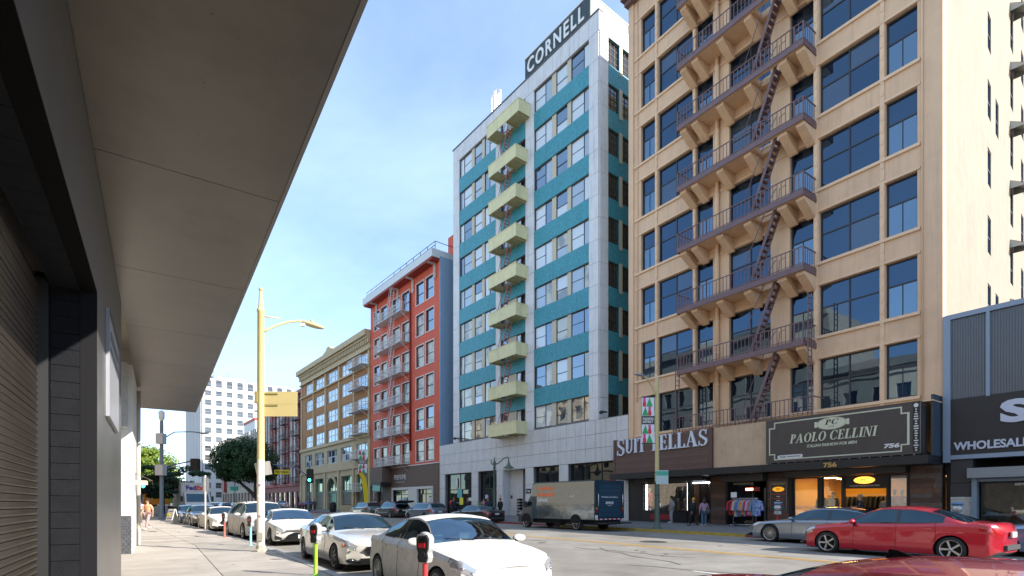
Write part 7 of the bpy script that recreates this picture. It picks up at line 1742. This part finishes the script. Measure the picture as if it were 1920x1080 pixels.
G1 = 'people outside the teal tower shopfront'
farp(851, 24.0, 'B', 'man with a red backpack and red cap outside the tiled base', AB, (.02, .02, .03), (.02, .02, .03), (.03, .02, .02), hat=(.5, .03, .04), coat=True, H=1.8, group=G1)
X, Y = on(847, 24.0, 'B'); t = thing('backpack', 'red backpack worn by the man in the red cap', 'backpack', (X, Y, G(X, Y) + 1.0)); b = MB(); b.ellipsoid((0, 0, .25), (.24, .2, .30), 10, 8); b.build('pack', mat('pack_red', (.55, .02, .05), .7), t)
farp(877, 24.2, 'B', 'person with grey cap and black jacket beside the second pier', AB + 2, (.015, .015, .015), (.03, .03, .03), (.3, .3, .3), hat=(.30, .28, .32), coat=True, H=1.68, group=G1)
farp(899, 24.2, 'B', 'small figure in green top between the black jackets', AB - .6, (.03, .20, .12), (.03, .03, .03), (.03, .2, .12), H=1.5, group=G1)
farp(907, 24.6, 'B', 'person in pink top in the tower shop doorway', toCam, (.50, .22, .22), (.05, .05, .06), (.04, .02, .02), H=1.7, group=G1)
farp(915, 24.1, 'B', 'person in navy coat and pale red cap near the ornate lamp post', AB + 2.5, (.015, .03, .06), (.02, .02, .03), (.3, .1, .1), hat=(.5, .22, .2), coat=True, H=1.78, group=G1)
farp(938, 24.4, 'B', 'person in dark coat half hidden behind the green lamp post', AB, (.02, .02, .02), (.02, .02, .02), (.03, .02, .02), coat=True, H=1.7, group=G1)
G2 = 'people near the far corner'
for px, lat, c, h, lab in ((563, 21.8, (.35, .35, .55), 1.6, 'person in lilac at the far corner'), (568, 22.0, (.62, .03, .25), 1.45, 'short person in bright pink at the far corner'), (573, 22.0, (.35, .38, .60), 1.75, 'person in pale blue shirt between the pink and royal blue ones'), (583, 22.2, (.03, .10, .60), 1.8, 'tall person in royal blue shirt at the far corner'), (590, 23.0, (.03, .03, .03), 1.75, 'person in black right of the royal blue shirt')):
    X, Y = on(px, lat, 'B'); Y2 = min(Y, 84); X = X * Y2 / Y; person(lab, X, Y2, toCam + 1, c, (.03, .03, .04), (.03, .02, .02), H=h, group=G2)
G3 = 'people on the far pavement by the red building'
for px, c, lab in ((702, (.45, .42, .42), 'person in pale top behind the grey green crossover'), (716, (.16, .10, .08), 'person in brown behind the black tailgate car'), (727, (.5, .5, .5), 'person in white shirt by the red building entrance')):
    farp(px, 23.5, 'B', lab, toCam, c, (.05, .05, .06), (.04, .03, .03), H=1.7, group=G3)
# shopkeeper, tailor's dummies
def inshop(px, dep, **k):
    """point behind the shop front glass at picture column px, dep metres in"""
    r_ = (px - 960) / FPX; x0, y0 = TR[0] + TN[0] * dep, TR[1] + TN[1] * dep; u = (x0 - y0 * r_) / (-TD[0] + TD[1] * r_); return x0 + TD[0] * u, y0 + TD[1] * u
X, Y = inshop(1612, -.5); person('shopkeeper in black bending forward in the open shop doorway', X, Y, TROT - 2.2, (.012, .012, .013), (.012, .012, .013), (.25, .24, .22), arm='front', H=1.70, z=.46)
GM = 'tailor dummies in the shop windows'
for px, dep, c1, c2, hh, z_, lab in ((1219, .7, (.34, .015, .04), (.34, .015, .04), 1.62, 1.22, 'dummy in crimson suit in the left shop window'), (1212, 1.0, (.55, .53, .5), (.5, .5, .48), 1.45, 1.22, 'dummy in ivory dress beside the crimson suit'), (1247, .75, (.02, .05, .04), (.02, .04, .04), 1.7, 1.22, 'dummy in bottle green coat in the left shop window'), (1265, .75, (.05, .055, .04), (.04, .045, .035), 1.7, 1.22, 'dummy in olive grey coat behind the man in grey suit'),
                            (1279, .9, (.02, .02, .02), (.02, .02, .02), 1.7, 1.22, 'dummy in black suit near the right light tube'), (1313, 1.6, (.18, .10, .04), (.1, .06, .03), 1.7, .46, 'dummy in tan coat in the shop entrance'),
                            (1541, .6, (.30, .24, .14), (.06, .03, .02), 1.72, .6, 'dummy in cream jacket with red scarf in the open shop'), (1562, .7, (.10, .05, .03), (.05, .03, .02), 1.72, .6, 'dummy in brown jacket in the open shop'),
                            (1662, .7, (.28, .30, .32), (.1, .1, .1), 1.6, .5, 'dummy in pale grey jacket right of the shop door'), (1677, .8, (.26, .05, .035), (.05, .02, .02), 1.78, .6, 'dummy in rust jacket right of the shop door'), (1691, .7, (.50, .015, .03), (.06, .02, .02), 1.78, .6, 'dummy in scarlet jacket at the right end of the open shop')):
    X, Y = inshop(px, dep); person(lab, X, Y, TROT - math.pi / 2, c1, c2, (.55, .42, .3), skinc=(.5, .38, .28), H=hh * .98 if z_ > 1 else hh, z=z_, cat='mannequin', name='mannequin', group=GM, coat=True)
X, Y = inshop(1589, 1.6)
rk = thing('suit_rail', 'dark suits hanging on a rail inside the open shop', 'clothes rail', (X, Y, .46), TROT)
b = MB(); b.bar((-.2, 0, 1.7), (1.9, 0, 1.7), .03); b.bar((-.2, 0, 0), (-.2, 0, 1.7), .03); b.bar((1.9, 0, 0), (1.9, 0, 1.7), .03); b.build('rail', m_steel, rk)
def garment(label, X, Y, z, rz, m, w=.42, h=.85, group=None, parent=None, loc=None, name='shirt'):
    b = MB(); d = .05; pr = [(-w * .36, -h), (w * .36, -h), (w * .40, -.16), (w * .54, -.62), (w * .72, -.58), (w * .56, -.10), (w * .2, .0), (0, -.05), (-w * .2, .0), (-w * .56, -.10), (-w * .72, -.58), (-w * .54, -.62), (-w * .40, -.16)]
    b.prism(pr, -d, d)
    if parent: return b.build(name, m, parent, loc, (0, 0, rz))
    t = thing('hanging_' + name, label, 'clothing', (X, Y, z), rz, group); b.build(name, m, t)
    b = MB(); b.tube([(-w * .3, 0, -.05), (0, 0, .03), (w * .3, 0, -.05)], .01, 5); b.tube([(0, 0, .03), (0, 0, .09)], .008, 5); b.build('hanger', m_steel, t); return t
for i in range(9): garment('dark jacket number', 0, 0, 0, 1.2, mat('suit_dark', (.02, .02, .022), .8), parent=rk, loc=(-.05 + i * .22, 0, 1.62), name='jacket')
# street clothes rack
RXa, RYa = inshop(1372, -1.25); RXb, RYb = inshop(1421, -1.25); zr = G(RXa, RYa) - .02
rot_ = math.atan2(RYb - RYa, RXb - RXa); RL_ = math.hypot(RXb - RXa, RYb - RYa)
rk = thing('clothes_rack', 'chrome wheeled clothes rack outside the dark shop doorway', 'clothes rack', (RXa, RYa, zr), rot_)
b = MB()
for xx in (.1, RL_ - .1): b.tube([(xx, 0, .12), (xx, 0, 1.62)], .02, 6); b.tube([(xx, -.3, .1), (xx, .3, .1)], .02, 6)
b.tube([(0, 0, 1.62), (RL_, 0, 1.62)], .02, 6); b.tube([(.1, 0, .14), (RL_ - .1, 0, .14)], .02, 6); b.build('frame', m_chrome, rk)
for xx in (.1, RL_ - .1):
    for yy in (-.3, .3): b = MB(); b.lathe([(.001, -.02), (.05, -.02), (.05, .02), (.001, .02)], (xx, yy, .05), 10, 'y'); b.build('castor', m_dark, rk)
cols_g = [((.55, .02, .04), 'red'), ((.03, .03, .03), 'black'), ((.6, .03, .04), 'bright red'), ((.55, .5, .42), 'cream'), ((.2, .25, .3), 'slate'), ((.1, .15, .45), 'royal blue'), ((.25, .3, .3), 'sage grey'), ((.75, .28, .02), 'orange'), ((.3, .32, .36), 'grey'), ((.45, .02, .10), 'crimson'), ((.4, .4, .6), 'lilac'), ((.6, .15, .1), 'coral'), ((.15, .25, .35), 'denim blue'), ((.35, .42, .65), 'blue floral')]
ng = len(cols_g)
for i, (c, nm) in enumerate(cols_g):
    f = (i + .5) / ng; xx = -.02 + (RL_ + .02) * f; X = RXa + math.cos(rot_) * xx; Y = RYa + math.sin(rot_) * xx
    mm = mat('shirt_' + nm.replace(' ', '_'), c, .85, var=.25, scale=14) if nm != 'blue floral' else mat('shirt_floral', c, .85, two=(.08, .10, .35), twoscale=9)
    garment('%s shirt on the street rack%s' % (nm, ', at its left end' if i == 0 else (', at its right end, facing the street' if i == ng - 1 else ', %s the %s one' % ('right of', cols_g[i - 1][1]))), X, Y, zr + 1.53, rot_ + (1.05 if i < ng - 1 else .15), mm, w=.52, h=.82 + rnd.uniform(-.05, .12), group='shirts on the street rack')
X, Y = inshop(1376, -1.3); t = thing('price_card', 'white price card standing on the left end of the clothes rack', 'sign', (X, Y, zr + 1.66), rot_); b = MB(); b.box(-.18, .18, -.01, .01, .02, .32); b.build('card', m_white, t); b = MB(); b.bar((0, 0, -.03), (0, 0, .02), .02); b.build('clip', m_steel, t)
